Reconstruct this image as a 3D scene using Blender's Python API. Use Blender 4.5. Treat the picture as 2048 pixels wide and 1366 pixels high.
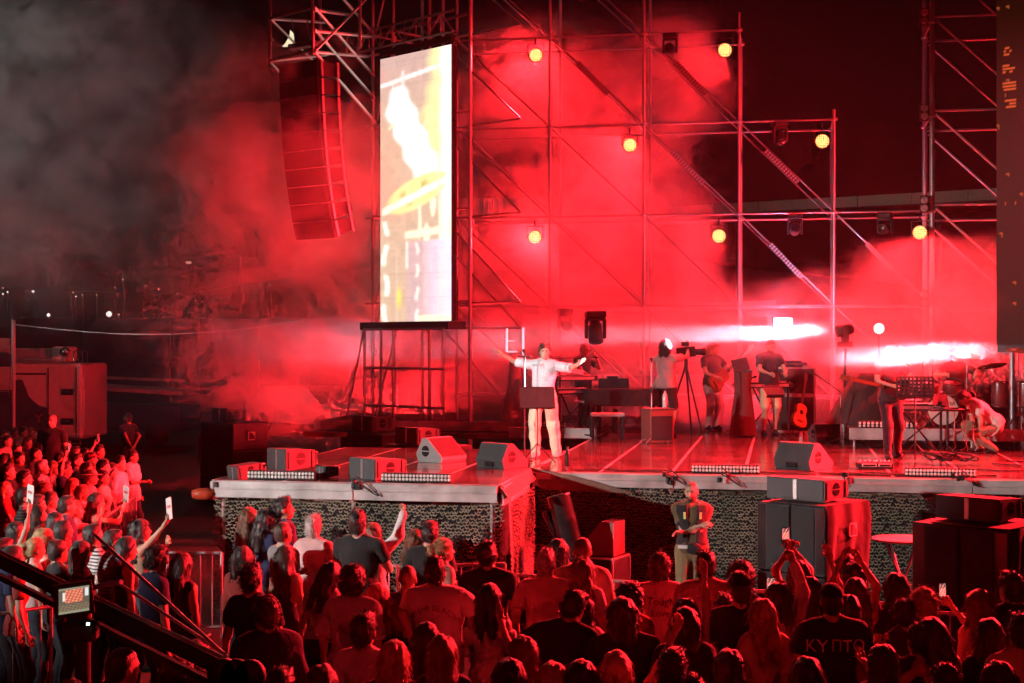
import bpy, bmesh, math, random
import numpy as np
from mathutils import Vector, Matrix, Euler

for _o in list(bpy.data.objects):
    bpy.data.objects.remove(_o)
SC = bpy.context.scene
C = SC.collection
R_ = math.radians

# ------------------------------------------------------------------ camera
# stage axes: X along the stage front, Y into the stage, Z up; ground z = 0
HC, YAW, FPX, CX, CY = 3.66, R_(10.5), 2900.0, 1024.0, 683.0
FWD = Vector((-math.sin(YAW), math.cos(YAW), 0))
RGT = Vector((math.cos(YAW), math.sin(YAW), 0))
cam_d = bpy.data.cameras.new('camera')
cam = bpy.data.objects.new('camera', cam_d); C.objects.link(cam)
cam.location = (0, 0, HC); cam.rotation_euler = (R_(90), 0, YAW)
cam_d.sensor_width = 36; cam_d.lens = 36 * FPX / 2048
cam_d.clip_start = 0.1; cam_d.clip_end = 5000
SC.camera = cam

# ------------------------------------------------------------------ night sky
W = bpy.data.worlds.new('World'); SC.world = W; W.use_nodes = True
_n = W.node_tree; _n.nodes.clear()
_sky = _n.nodes.new('ShaderNodeTexSky'); _sky.sky_type = 'NISHITA'; _sky.sun_disc = False
_sky.sun_elevation = R_(-6); _sky.sun_rotation = R_(200)
_mx = _n.nodes.new('ShaderNodeMixRGB'); _mx.inputs[0].default_value = 0.9
_mx.inputs[2].default_value = (0.028, 0.006, 0.007, 1)          # town glow and thin red haze over the site
_bg = _n.nodes.new('ShaderNodeBackground'); _bg.inputs[1].default_value = 0.10
_wo = _n.nodes.new('ShaderNodeOutputWorld')
_n.links.new(_sky.outputs[0], _mx.inputs[1]); _n.links.new(_mx.outputs[0], _bg.inputs[0]); _n.links.new(_bg.outputs[0], _wo.inputs[0])

# faint moonlight
_s = bpy.data.lights.new('moonlight', 'SUN'); _s.energy = 0.012; _s.angle = R_(0.5); _s.color = (1, .9, .8)
_so = bpy.data.objects.new('moonlight', _s); C.objects.link(_so); _so.rotation_euler = (R_(-62), 0, R_(14))

# front-of-house flood, neutral white, off to the left behind the crowd (its shadow edge falls on the net)
def spot(name, loc, target, watts, size, blend, color, radius=.15, parent=None):
    l = bpy.data.lights.new(name, 'SPOT'); l.energy = watts; l.spot_size = R_(size); l.spot_blend = blend
    l.color = color; l.shadow_soft_size = radius
    o = bpy.data.objects.new(name, l); C.objects.link(o); o.location = loc
    o.rotation_euler = (Vector(target) - Vector(loc)).to_track_quat('-Z', 'Y').to_euler()
    return o
FLOOD = spot('front_flood', (-20.2, 2.0, 5.6), (-1.6, 20.6, 3.1), 20000, 26, .75, (1, .96, .92), .22)
spot('site_flood', (-33, 24, 11), (-19.5, 34.5, 9.5), 9500, 46, .9, (.93, 1, .97), .3)      # lights the drifting smoke at the left

SC.view_settings.view_transform = 'Standard'; SC.view_settings.look = 'None'
SC.view_settings.exposure = 0; SC.view_settings.gamma = 1; SC.view_settings.use_curve_mapping = False
cy = SC.cycles
cy.use_denoising = True
try: cy.denoiser = 'OPENIMAGEDENOISE'
except Exception: pass
cy.use_light_tree = True
cy.max_bounces = 3; cy.diffuse_bounces = 1; cy.glossy_bounces = 2; cy.transmission_bounces = 2
cy.volume_bounces = 0; cy.transparent_max_bounces = 8
cy.sample_clamp_indirect = 4; cy.caustics_reflective = False; cy.caustics_refractive = False
cy.volume_step_rate = 3.0; cy.volume_max_steps = 64
cy.use_adaptive_sampling = True; cy.adaptive_threshold = .1; cy.adaptive_min_samples = 16

FOLLOW = spot('follow_spot', (-7.5, -9.0, 9.5), (-3.6, 22.6, 2.85), 19000, 4.0, .5, (1, .97, .93), .12)     # follow spot on the singer
# ------------------------------------------------------------------ helpers
def ray(px, py): return FWD + RGT * ((px - CX) / FPX) + Vector((0, 0, (CY - py) / FPX))
def atz(px, py, z):
    r = ray(px, py); t = (z - HC) / r.z; return Vector((0, 0, HC)) + r * t
def aty(px, py, Y):
    r = ray(px, py); t = Y / r.y; return Vector((0, 0, HC)) + r * t
def atd(px, py, d): return Vector((0, 0, HC)) + ray(px, py) * d

RED = (1, .015, .023)
_M = {}
def mat(name, col, rough=.6, metal=0, var=.12, scale=8, bump=0, bscale=40, spec=.5, emit=None, estr=0, coat=0, sheen=0):
    if name in _M: return _M[name]
    m = bpy.data.materials.new(name); m.use_nodes = True; nt = m.node_tree
    b = nt.nodes['Principled BSDF']; b.inputs['Roughness'].default_value = rough; b.inputs['Metallic'].default_value = metal
    b.inputs['Specular IOR Level'].default_value = spec; b.inputs['Coat Weight'].default_value = coat
    b.inputs['Sheen Weight'].default_value = sheen
    c = (*col, 1)
    if var:
        tc = nt.nodes.new('ShaderNodeTexCoord'); nz = nt.nodes.new('ShaderNodeTexNoise')
        nz.inputs['Scale'].default_value = scale; nz.inputs['Detail'].default_value = 4
        mr = nt.nodes.new('ShaderNodeMapRange'); mr.inputs[1].default_value = .3; mr.inputs[2].default_value = .7
        mr.inputs[3].default_value = 1 - var; mr.inputs[4].default_value = 1 + var
        ml = nt.nodes.new('ShaderNodeMixRGB'); ml.blend_type = 'MULTIPLY'; ml.inputs[0].default_value = 1; ml.inputs[1].default_value = c
        nt.links.new(tc.outputs['Object'], nz.inputs['Vector']); nt.links.new(nz.outputs[0], mr.inputs[0])
        nt.links.new(mr.outputs[0], ml.inputs[2]); nt.links.new(ml.outputs[0], b.inputs['Base Color'])
        rr = nt.nodes.new('ShaderNodeMapRange'); rr.inputs[3].default_value = max(.02, rough - .1); rr.inputs[4].default_value = min(1, rough + .1)
        nt.links.new(nz.outputs[0], rr.inputs[0]); nt.links.new(rr.outputs[0], b.inputs['Roughness'])
    else: b.inputs['Base Color'].default_value = c
    if bump:
        tc2 = nt.nodes.new('ShaderNodeTexCoord'); n2 = nt.nodes.new('ShaderNodeTexNoise'); n2.inputs['Scale'].default_value = bscale; n2.inputs['Detail'].default_value = 3
        bp = nt.nodes.new('ShaderNodeBump'); bp.inputs['Strength'].default_value = bump; bp.inputs['Distance'].default_value = .02
        nt.links.new(tc2.outputs['Object'], n2.inputs['Vector']); nt.links.new(n2.outputs[0], bp.inputs['Height']); nt.links.new(bp.outputs[0], b.inputs['Normal'])
    if emit:
        b.inputs['Emission Color'].default_value = (*emit, 1); b.inputs['Emission Strength'].default_value = estr
    _M[name] = m
    return m
def attr_mat(name, attr='Col', estr=0, rough=.5):
    if name in _M: return _M[name]
    m = bpy.data.materials.new(name); m.use_nodes = True; nt = m.node_tree; b = nt.nodes['Principled BSDF']
    a = nt.nodes.new('ShaderNodeAttribute'); a.attribute_name = attr; b.inputs['Roughness'].default_value = rough
    if estr:
        nt.links.new(a.outputs['Color'], b.inputs['Emission Color']); b.inputs['Emission Strength'].default_value = estr
        b.inputs['Base Color'].default_value = (.02, .02, .02, 1)
    else: nt.links.new(a.outputs['Color'], b.inputs['Base Color'])
    _M[name] = m; return m

BLACK = mat('black_paint', (.015, .015, .017), .55, var=.25, bump=.1, bscale=160)
BLACKG = mat('black_gloss', (.02, .02, .022), .22, var=.2)
BLACKF = mat('black_cloth', (.016, .016, .018), .9, var=.3, bump=.3, bscale=30)
ALU = mat('aluminium', (.55, .55, .56), .38, .85, var=.15, scale=5, bump=.05)
ALUP = mat('aluminium_pale', (.46, .45, .44), .55, .25, var=.35, scale=3, bump=.12, bscale=14)
STEEL = mat('galvanised_tube', (.46, .46, .47), .42, .8, var=.2, scale=9)
CHROME = mat('chrome', (.7, .7, .7), .15, 1, var=0)
GREYB = mat('grey_speaker', (.06, .06, .063), .6, var=.15, bump=.15, bscale=200)
GRILLE = mat('speaker_grille', (.017, .017, .019), .65, .2, var=.2, scale=40, bump=.25, bscale=300)
WHITE = mat('white_paint', (.78, .77, .75), .5, var=.06)
PAPER = mat('paper', (.55, .53, .52), .8, var=.05)
REDP = mat('red_paint', (.45, .02, .02), .3, var=.15, coat=.4)
WOOD = mat('guitar_wood', (.62, .36, .10), .3, var=.18, scale=3, coat=.3)
RUB = mat('rubber', (.02, .02, .02), .8, var=.1)

def tagit(o, label=None, cat=None, group=None, kind=None):
    if label: o['label'] = label
    if cat: o['category'] = cat
    if group: o['group'] = group
    if kind: o['kind'] = kind
    return o
def thing(name, label, cat, loc=(0, 0, 0), rz=0, group=None, rot=None):
    o = bpy.data.objects.new(name, None); C.objects.link(o); o.location = loc
    o.rotation_euler = rot if rot is not None else (0, 0, rz); o.empty_display_size = .1
    return tagit(o, label, cat, group)
def link(name, me, m, parent=None, loc=None, rot=None, scale=None):
    o = bpy.data.objects.new(name, me); C.objects.link(o)
    if m is not None and me.materials is not None and len(me.materials) == 0: me.materials.append(m)
    elif m is not None and me.materials[0] is not m:
        o.material_slots[0].link = 'OBJECT'; o.material_slots[0].material = m
    if parent is not None: o.parent = parent
    if loc is not None: o.location = loc
    if rot is not None: o.rotation_euler = rot
    if scale is not None: o.scale = scale
    return o

class MB:
    """collects shapes into one mesh"""
    def __init__(s): s.v = []; s.f = []; s.sm = []
    def add(s, vs, fs, smooth=False):
        n = len(s.v); s.v += [tuple(v) for v in vs]
        for f in fs: s.f.append([i + n for i in f]); s.sm.append(smooth)
        return s
    def box(s, c, d, rot=None, bev=.0, taper=1):
        x, y, z = d[0] / 2, d[1] / 2, d[2] / 2
        if bev <= 0:
            vs = [Vector((a * x * (taper if e > 0 else 1), b * y * (taper if e > 0 else 1), e * z)) for e in (-1, 1) for b in (-1, 1) for a in (-1, 1)]
            fs = [(0, 2, 3, 1), (4, 5, 7, 6), (0, 1, 5, 4), (2, 6, 7, 3), (0, 4, 6, 2), (1, 3, 7, 5)]
        else:
            bm = bmesh.new(); bmesh.ops.create_cube(bm, size=1)
            for v in bm.verts: v.co = Vector((v.co.x * d[0], v.co.y * d[1], v.co.z * d[2]))
            bmesh.ops.bevel(bm, geom=bm.edges[:], offset=bev, segments=1, affect='EDGES')
            bm.verts.index_update(); vs = [v.co.copy() for v in bm.verts]; fs = [[v.index for v in f.verts] for f in bm.faces]; bm.free()
        M = rot.to_matrix() if isinstance(rot, Euler) else (Euler(rot).to_matrix() if rot is not None else None)
        c = Vector(c)
        return s.add([(M @ v if M else v) + c for v in vs], fs)
    def tube(s, a, b, r, r2=None, n=8, cap=True):
        a, b = Vector(a), Vector(b); r2 = r if r2 is None else r2
        q = (b - a).to_track_quat('Z', 'Y').to_matrix()
        vs = []
        for p, rr in ((a, r), (b, r2)):
            for k in range(n):
                t = 2 * math.pi * k / n; vs.append(p + q @ Vector((rr * math.cos(t), rr * math.sin(t), 0)))
        s.add(vs, [(k, (k + 1) % n, n + (k + 1) % n, n + k) for k in range(n)], True)
        if cap: s.add(vs[:n], [list(range(n))[::-1]]); s.add(vs[n:], [list(range(n))])
        return s
    def path(s, pts, r, n=6):
        pts = [Vector(p) for p in pts]; vs = []
        for i, p in enumerate(pts):
            t = (pts[min(i + 1, len(pts) - 1)] - pts[max(i - 1, 0)]); q = t.to_track_quat('Z', 'Y').to_matrix()
            for k in range(n):
                g = 2 * math.pi * k / n; vs.append(p + q @ Vector((r * math.cos(g), r * math.sin(g), 0)))
        fs = [(i * n + k, i * n + (k + 1) % n, (i + 1) * n + (k + 1) % n, (i + 1) * n + k) for i in range(len(pts) - 1) for k in range(n)]
        return s.add(vs, fs, True)
    def lathe(s, prof, c=(0, 0, 0), n=20, M=None, smooth=True):
        vs = []; c = Vector(c)
        for r, z in prof:
            for k in range(n):
                t = 2 * math.pi * k / n; v = Vector((r * math.cos(t), r * math.sin(t), z)); vs.append((M @ v if M else v) + c)
        fs = [(i * n + k, i * n + (k + 1) % n, (i + 1) * n + (k + 1) % n, (i + 1) * n + k) for i in range(len(prof) - 1) for k in range(n)]
        return s.add(vs, fs, smooth)
    def prism(s, poly, a, b, axis='x', M=None, c=(0, 0, 0)):
        """poly: 2D outline (counter-clockwise), extruded from a to b along the axis"""
        n = len(poly); vs = []
        for e in (a, b):
            for p, q in poly:
                v = Vector((e, p, q)) if axis == 'x' else (Vector((p, e, q)) if axis == 'y' else Vector((p, q, e)))
                vs.append((M @ v if M else v) + Vector(c))
        s.add(vs, [(k, (k + 1) % n, n + (k + 1) % n, n + k) for k in range(n)]); s.add(vs[:n], [list(range(n))[::-1]]); s.add(vs[n:], [list(range(n))])
        return s
    def mesh(s, name='mesh'):
        me = bpy.data.meshes.new(name); me.from_pydata(s.v, [], s.f)
        me.polygons.foreach_set('use_smooth', s.sm); me.update()
        bm = bmesh.new(); bm.from_mesh(me); bmesh.ops.recalc_face_normals(bm, faces=bm.faces); bm.to_mesh(me); bm.free()
        return me
    def build(s, name, m, parent=None, loc=None, rot=None):
        return link(name, s.mesh(name), m, parent, loc, rot)

_unit = {}
def unit_tube(n=8):
    if n not in _unit:
        _unit[n] = MB().tube((0, 0, 0), (0, 0, 1), 1, n=n).mesh('tube')
        _unit[n].materials.append(STEEL)
    return _unit[n]
def tube_part(name, a, b, r, parent, m=None, n=8):
    """one tube object that shares the unit tube mesh"""
    a, b = Vector(a), Vector(b)
    o = bpy.data.objects.new(name, unit_tube(n)); C.objects.link(o); o.parent = parent
    o.location = a; o.rotation_euler = (b - a).to_track_quat('Z', 'Y').to_euler(); o.scale = (r, r, (b - a).length)
    if m is not None and m is not STEEL: o.material_slots[0].link = 'OBJECT'; o.material_slots[0].material = m
    return o
def copy_tree(o, parent=None):
    c = o.copy(); C.objects.link(c)
    if parent is not None: c.parent = parent
    for ch in list(o.children): copy_tree(ch, c)
    return c
def text_mesh(body, size, depth=.0):
    cu = bpy.data.curves.new('lettering', 'FONT'); cu.body = body; cu.size = size; cu.align_x = 'CENTER'; cu.align_y = 'CENTER'; cu.extrude = depth; cu.resolution_u = 3
    ob = bpy.data.objects.new('lettering', cu); C.objects.link(ob)
    dg = bpy.context.evaluated_depsgraph_get(); me = bpy.data.meshes.new_from_object(ob.evaluated_get(dg))
    bpy.data.objects.remove(ob); return me
# ------------------------------------------------------------------ figures: one smooth-blended surface per body, polygonised with surface nets
A3 = lambda *v: np.array(v, dtype=np.float64)
def nrm(v): return v / (np.linalg.norm(v) + 1e-9)
def rotm(x=0, y=0, z=0): return np.array(Euler((R_(x), R_(y), R_(z))).to_matrix())

class Prim:
    __slots__ = ('t', 'a', 'b', 'ra', 'rb', 'k', 'sub', 'R')
    def __init__(s, t, a, b, ra, rb, k, sub=False, R=None): s.t, s.a, s.b, s.ra, s.rb, s.k, s.sub, s.R = t, a, b, ra, rb, k, sub, R
    def box(s):
        if s.t == 'c':
            r = max(s.ra, s.rb); return np.minimum(s.a, s.b) - r, np.maximum(s.a, s.b) + r
        r = np.abs(s.R) @ s.ra if s.R is not None else s.ra
        return s.a - r, s.a + r
    def grow(s, d, k=None):
        return Prim(s.t, s.a, s.b, s.ra + d, (s.rb + d if s.t == 'c' else None), s.k if k is None else k, s.sub, s.R)
def cone(a, b, ra, rb, k=.03, sub=False): return Prim('c', np.array(a, float), np.array(b, float), ra, rb, k, sub)
def ell(c, r, k=.03, sub=False, R=None): return Prim('e', np.array(c, float), None, np.array(r, float), None, k, sub, R)

def sdf_grid(prims, lo, hi, h):
    n = np.maximum(np.ceil((hi - lo) / h).astype(int) + 1, 3)
    ax = [(lo[i] + h * np.arange(n[i])).astype(np.float32) for i in range(3)]
    F = np.full(n, 1.0, np.float32)
    for p in prims:
        bl, bh = p.box(); m = p.k + 2.5 * h
        i0 = np.maximum(np.floor((bl - m - lo) / h).astype(int), 0); i1 = np.minimum(np.ceil((bh + m - lo) / h).astype(int) + 1, n)
        if (i1 <= i0).any(): continue
        sl = tuple(slice(i0[i], i1[i]) for i in range(3))
        X = ax[0][sl[0]][:, None, None]; Y = ax[1][sl[1]][None, :, None]; Z = ax[2][sl[2]][None, None, :]
        x, y, z = X - p.a[0], Y - p.a[1], Z - p.a[2]
        if p.t == 'c':
            ab = p.b - p.a; L = ab @ ab + 1e-12
            t = np.clip((x * ab[0] + y * ab[1] + z * ab[2]) / L, 0, 1)
            d = np.sqrt((x - t * ab[0]) ** 2 + (y - t * ab[1]) ** 2 + (z - t * ab[2]) ** 2) - (p.ra + t * (p.rb - p.ra))
        else:
            if p.R is not None:
                R = p.R; x, y, z = (R[0, 0] * x + R[1, 0] * y + R[2, 0] * z, R[0, 1] * x + R[1, 1] * y + R[2, 1] * z, R[0, 2] * x + R[1, 2] * y + R[2, 2] * z)
            r = p.ra; k0 = np.sqrt((x / r[0]) ** 2 + (y / r[1]) ** 2 + (z / r[2]) ** 2) + 1e-6
            k1 = np.sqrt((x / r[0] ** 2) ** 2 + (y / r[1] ** 2) ** 2 + (z / r[2] ** 2) ** 2) + 1e-6
            d = k0 * (k0 - 1) / k1
        f = F[sl]; k = max(p.k, 1e-4)
        if p.sub:
            d = -d; q = np.clip(.5 - .5 * (d - f) / k, 0, 1); F[sl] = d + (f - d) * q + k * q * (1 - q)
        else:
            q = np.clip(.5 + .5 * (d - f) / k, 0, 1); F[sl] = d + (f - d) * q - k * q * (1 - q)
    return F, ax
_CO = [(a, b, c) for a in (0, 1) for b in (0, 1) for c in (0, 1)]
_ED = [(p, q) for p in _CO for q in _CO if sum(q) - sum(p) == 1 and all(q[i] >= p[i] for i in range(3))]
def nets(F, lo, h):
    F = F.copy()
    for s in ((0,), (-1,)):
        F[s[0], :, :] = np.maximum(F[s[0], :, :], h * .2); F[:, s[0], :] = np.maximum(F[:, s[0], :], h * .2); F[:, :, s[0]] = np.maximum(F[:, :, s[0]], h * .2)
    I = F < 0; nx, ny, nz = F.shape
    cnt = np.zeros((nx - 1, ny - 1, nz - 1), np.int8)
    for a, b, c in _CO: cnt += I[a:nx - 1 + a, b:ny - 1 + b, c:nz - 1 + c]
    act = (cnt > 0) & (cnt < 8); idx = np.argwhere(act)
    if len(idx) == 0: return np.zeros((0, 3)), np.zeros((0, 4), int)
    vid = np.full(act.shape, -1, np.int64); vid[act] = np.arange(len(idx))
    acc = np.zeros((len(idx), 3)); c = np.zeros(len(idx))
    for p, q in _ED:
        f0 = F[idx[:, 0] + p[0], idx[:, 1] + p[1], idx[:, 2] + p[2]]; f1 = F[idx[:, 0] + q[0], idx[:, 1] + q[1], idx[:, 2] + q[2]]
        m = (f0 < 0) != (f1 < 0); t = np.where(m, f0 / np.where(m, f0 - f1, 1), 0)
        for i in range(3): acc[:, i] += m * (p[i] + t * (q[i] - p[i]))
        c += m
    V = lo + (idx + acc / c[:, None]) * h
    Q = []
    for axn in range(3):
        u, w = (axn + 1) % 3, (axn + 2) % 3
        s0 = [slice(None)] * 3; s1 = [slice(None)] * 3; s0[axn] = slice(0, -1); s1[axn] = slice(1, None)
        d = I[tuple(s0)] != I[tuple(s1)]; e = np.argwhere(d)
        ok = (e[:, u] > 0) & (e[:, w] > 0) & (e[:, u] < F.shape[u] - 1) & (e[:, w] < F.shape[w] - 1); e = e[ok]
        if len(e) == 0: continue
        def g(du, dw):
            k = e.copy(); k[:, u] += du; k[:, w] += dw; return vid[k[:, 0], k[:, 1], k[:, 2]]
        q = np.stack([g(-1, -1), g(0, -1), g(0, 0), g(-1, 0)], 1)
        fl = ~I[e[:, 0], e[:, 1], e[:, 2]]; q[fl] = q[fl][:, ::-1]; Q.append(q)
    return V, np.concatenate(Q)
def skin_of(prims, h, cut=None, lo=None, hi=None, noise=None):
    b = [p.box() for p in prims if not p.sub]
    l = np.min([x[0] for x in b], 0) - 2 * h - .01; u = np.max([x[1] for x in b], 0) + 2 * h + .01
    if lo is not None: l = np.maximum(l, lo)
    if hi is not None: u = np.minimum(u, hi)
    F, ax = sdf_grid(prims, l, u, h)
    X, Y, Z = ax[0][:, None, None], ax[1][None, :, None], ax[2][None, None, :]
    if noise is not None: F = F + noise(X, Y, Z)
    if cut is not None: F = cut(F, X, Y, Z)
    return nets(F, l, h)
def np_mesh(name, V, Q, cols=None, T=None):
    me = bpy.data.meshes.new(name); nq = len(Q); nt = 0 if T is None else len(T)
    me.vertices.add(len(V)); me.vertices.foreach_set('co', np.asarray(V, np.float32).ravel())
    me.loops.add(nq * 4 + nt * 3); li = Q.ravel() if T is None else np.concatenate([Q.ravel(), T.ravel()])
    me.loops.foreach_set('vertex_index', li.astype(np.int32)); me.polygons.add(nq + nt)
    st = np.arange(nq) * 4 if T is None else np.concatenate([np.arange(nq) * 4, nq * 4 + np.arange(nt) * 3])
    me.polygons.foreach_set('loop_start', st.astype(np.int32))
    me.polygons.foreach_set('use_smooth', np.ones(nq + nt, bool)); me.update(calc_edges=True)
    if cols is not None:
        a = me.color_attributes.new('Col', 'FLOAT_COLOR', 'POINT'); a.data.foreach_set('color', np.asarray(cols, np.float32).ravel())
    return me
def join_np(parts):
    V = []; Q = []; n = 0
    for v, q in parts:
        if len(v) == 0: continue
        V.append(v); Q.append(q + n); n += len(v)
    return np.concatenate(V), np.concatenate(Q)
def ik(a, t, l1, l2, pole):
    d = t - a; L = min(np.linalg.norm(d), .998 * (l1 + l2)); L = max(L, abs(l1 - l2) + .01); u = nrm(d)
    x = (l1 * l1 - l2 * l2 + L * L) / (2 * L); hh = math.sqrt(max(l1 * l1 - x * x, 0)); p = pole - (pole @ u) * u
    return a + u * x + nrm(p) * hh, a + u * L

ARMS = {  # hand target from the shoulder (person's right side), elbow pole, finger curl
    'down': ((.09, .03, -.535), (.5, -1, 0), .35), 'up': ((.06, .10, .50), (1, -.1, -.2), .25), 'upin': ((-.06, .14, .48), (1, .1, -.3), .15),
    'phone': ((-.12, .36, .16), (.8, -.1, -1), .75), 'phoneup': ((-.13, .22, .42), (1, .2, -.5), .75), 'fold': ((-.30, .17, -.20), (.9, -.2, -1), .4),
    'front': ((-.12, .30, -.22), (.8, -.5, -.6), .55), 'clap': ((-.15, .30, .06), (.9, -.2, -1), .1), 'spread': ((.50, .10, .03), (0, -1, -.3), .05),
    'hip': ((.10, -.02, -.40), (1, -.6, 0), .6), 'back': ((-.12, -.18, -.42), (.8, -1, 0), .5), 'keys': ((-.05, .38, -.30), (.8, -.6, -.5), .45),
    'over': ((.34, .14, .02), (0, -.4, -1), .3), 'point': ((.02, .16, .50), (1, 0, -.4), .6), 'face': ((-.14, .20, .10), (.7, -.1, -1), .7)}
SKINM = None
def skin_mat():
    m = attr_mat('skin', 'Col', 0, .52); b = m.node_tree.nodes['Principled BSDF']; b.inputs['Subsurface Weight'].default_value = 0.0
    return m
def cloth_mat(col, kind='plain'):
    nm = 'cloth_%s_%02x%02x%02x' % (kind, *[int(255 * c) for c in col])
    if nm in _M: return _M[nm]
    m = mat(nm, col, .88, var=.12, scale=6, bump=.85, bscale=13, sheen=.15)
    if kind == 'stripe':
        nt = m.node_tree; b = nt.nodes['Principled BSDF']; wv = nt.nodes.new('ShaderNodeTexWave'); wv.inputs['Scale'].default_value = 9
        wv.bands_direction = 'Z'; tc = nt.nodes.new('ShaderNodeTexCoord'); nt.links.new(tc.outputs['Object'], wv.inputs['Vector'])
        rp = nt.nodes.new('ShaderNodeValToRGB'); rp.color_ramp.interpolation = 'CONSTANT'; rp.color_ramp.elements[0].color = (*col, 1)
        rp.color_ramp.elements[1].position = .6; rp.color_ramp.elements[1].color = (.05, .05, .06, 1)
        nt.links.new(wv.outputs[0], rp.inputs[0]); nt.links.new(rp.outputs[0], b.inputs['Base Color'])
    return m
def hair_mat(col):
    nm = 'hair_%02x%02x%02x' % tuple(int(255 * c) for c in col)
    if nm in _M: return _M[nm]
    m = mat(nm, col, .42, var=.35, scale=22, spec=.6, sheen=.2); nt = m.node_tree; b = nt.nodes['Principled BSDF']
    tc = nt.nodes.new('ShaderNodeTexCoord'); mp = nt.nodes.new('ShaderNodeMapping'); mp.inputs['Scale'].default_value = (1, 1, .12)
    nz = nt.nodes.new('ShaderNodeTexNoise'); nz.inputs['Scale'].default_value = 120; nz.inputs['Detail'].default_value = 2
    bp = nt.nodes.new('ShaderNodeBump'); bp.inputs['Strength'].default_value = .8; bp.inputs['Distance'].default_value = .01
    nt.links.new(tc.outputs['Object'], mp.inputs['Vector']); nt.links.new(mp.outputs[0], nz.inputs['Vector']); nt.links.new(nz.outputs[0], bp.inputs['Height']); nt.links.new(bp.outputs[0], b.inputs['Normal'])
    return m
SKINS = [(.52, .33, .24), (.45, .27, .19), (.58, .39, .30), (.38, .22, .15)]
HAIR = dict(black=(.012, .010, .010), dark=(.022, .014, .011), brown=(.05, .026, .014), auburn=(.13, .045, .015), blond=(.42, .27, .12), dirty=(.19, .11, .05), grey=(.42, .40, .38), ginger=(.28, .09, .03))
HAND_SEGS = [(-.030, .072, .034, .030), (-.010, .082, .038, .033), (.011, .080, .036, .031), (.030, .070, .028, .025)]

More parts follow.
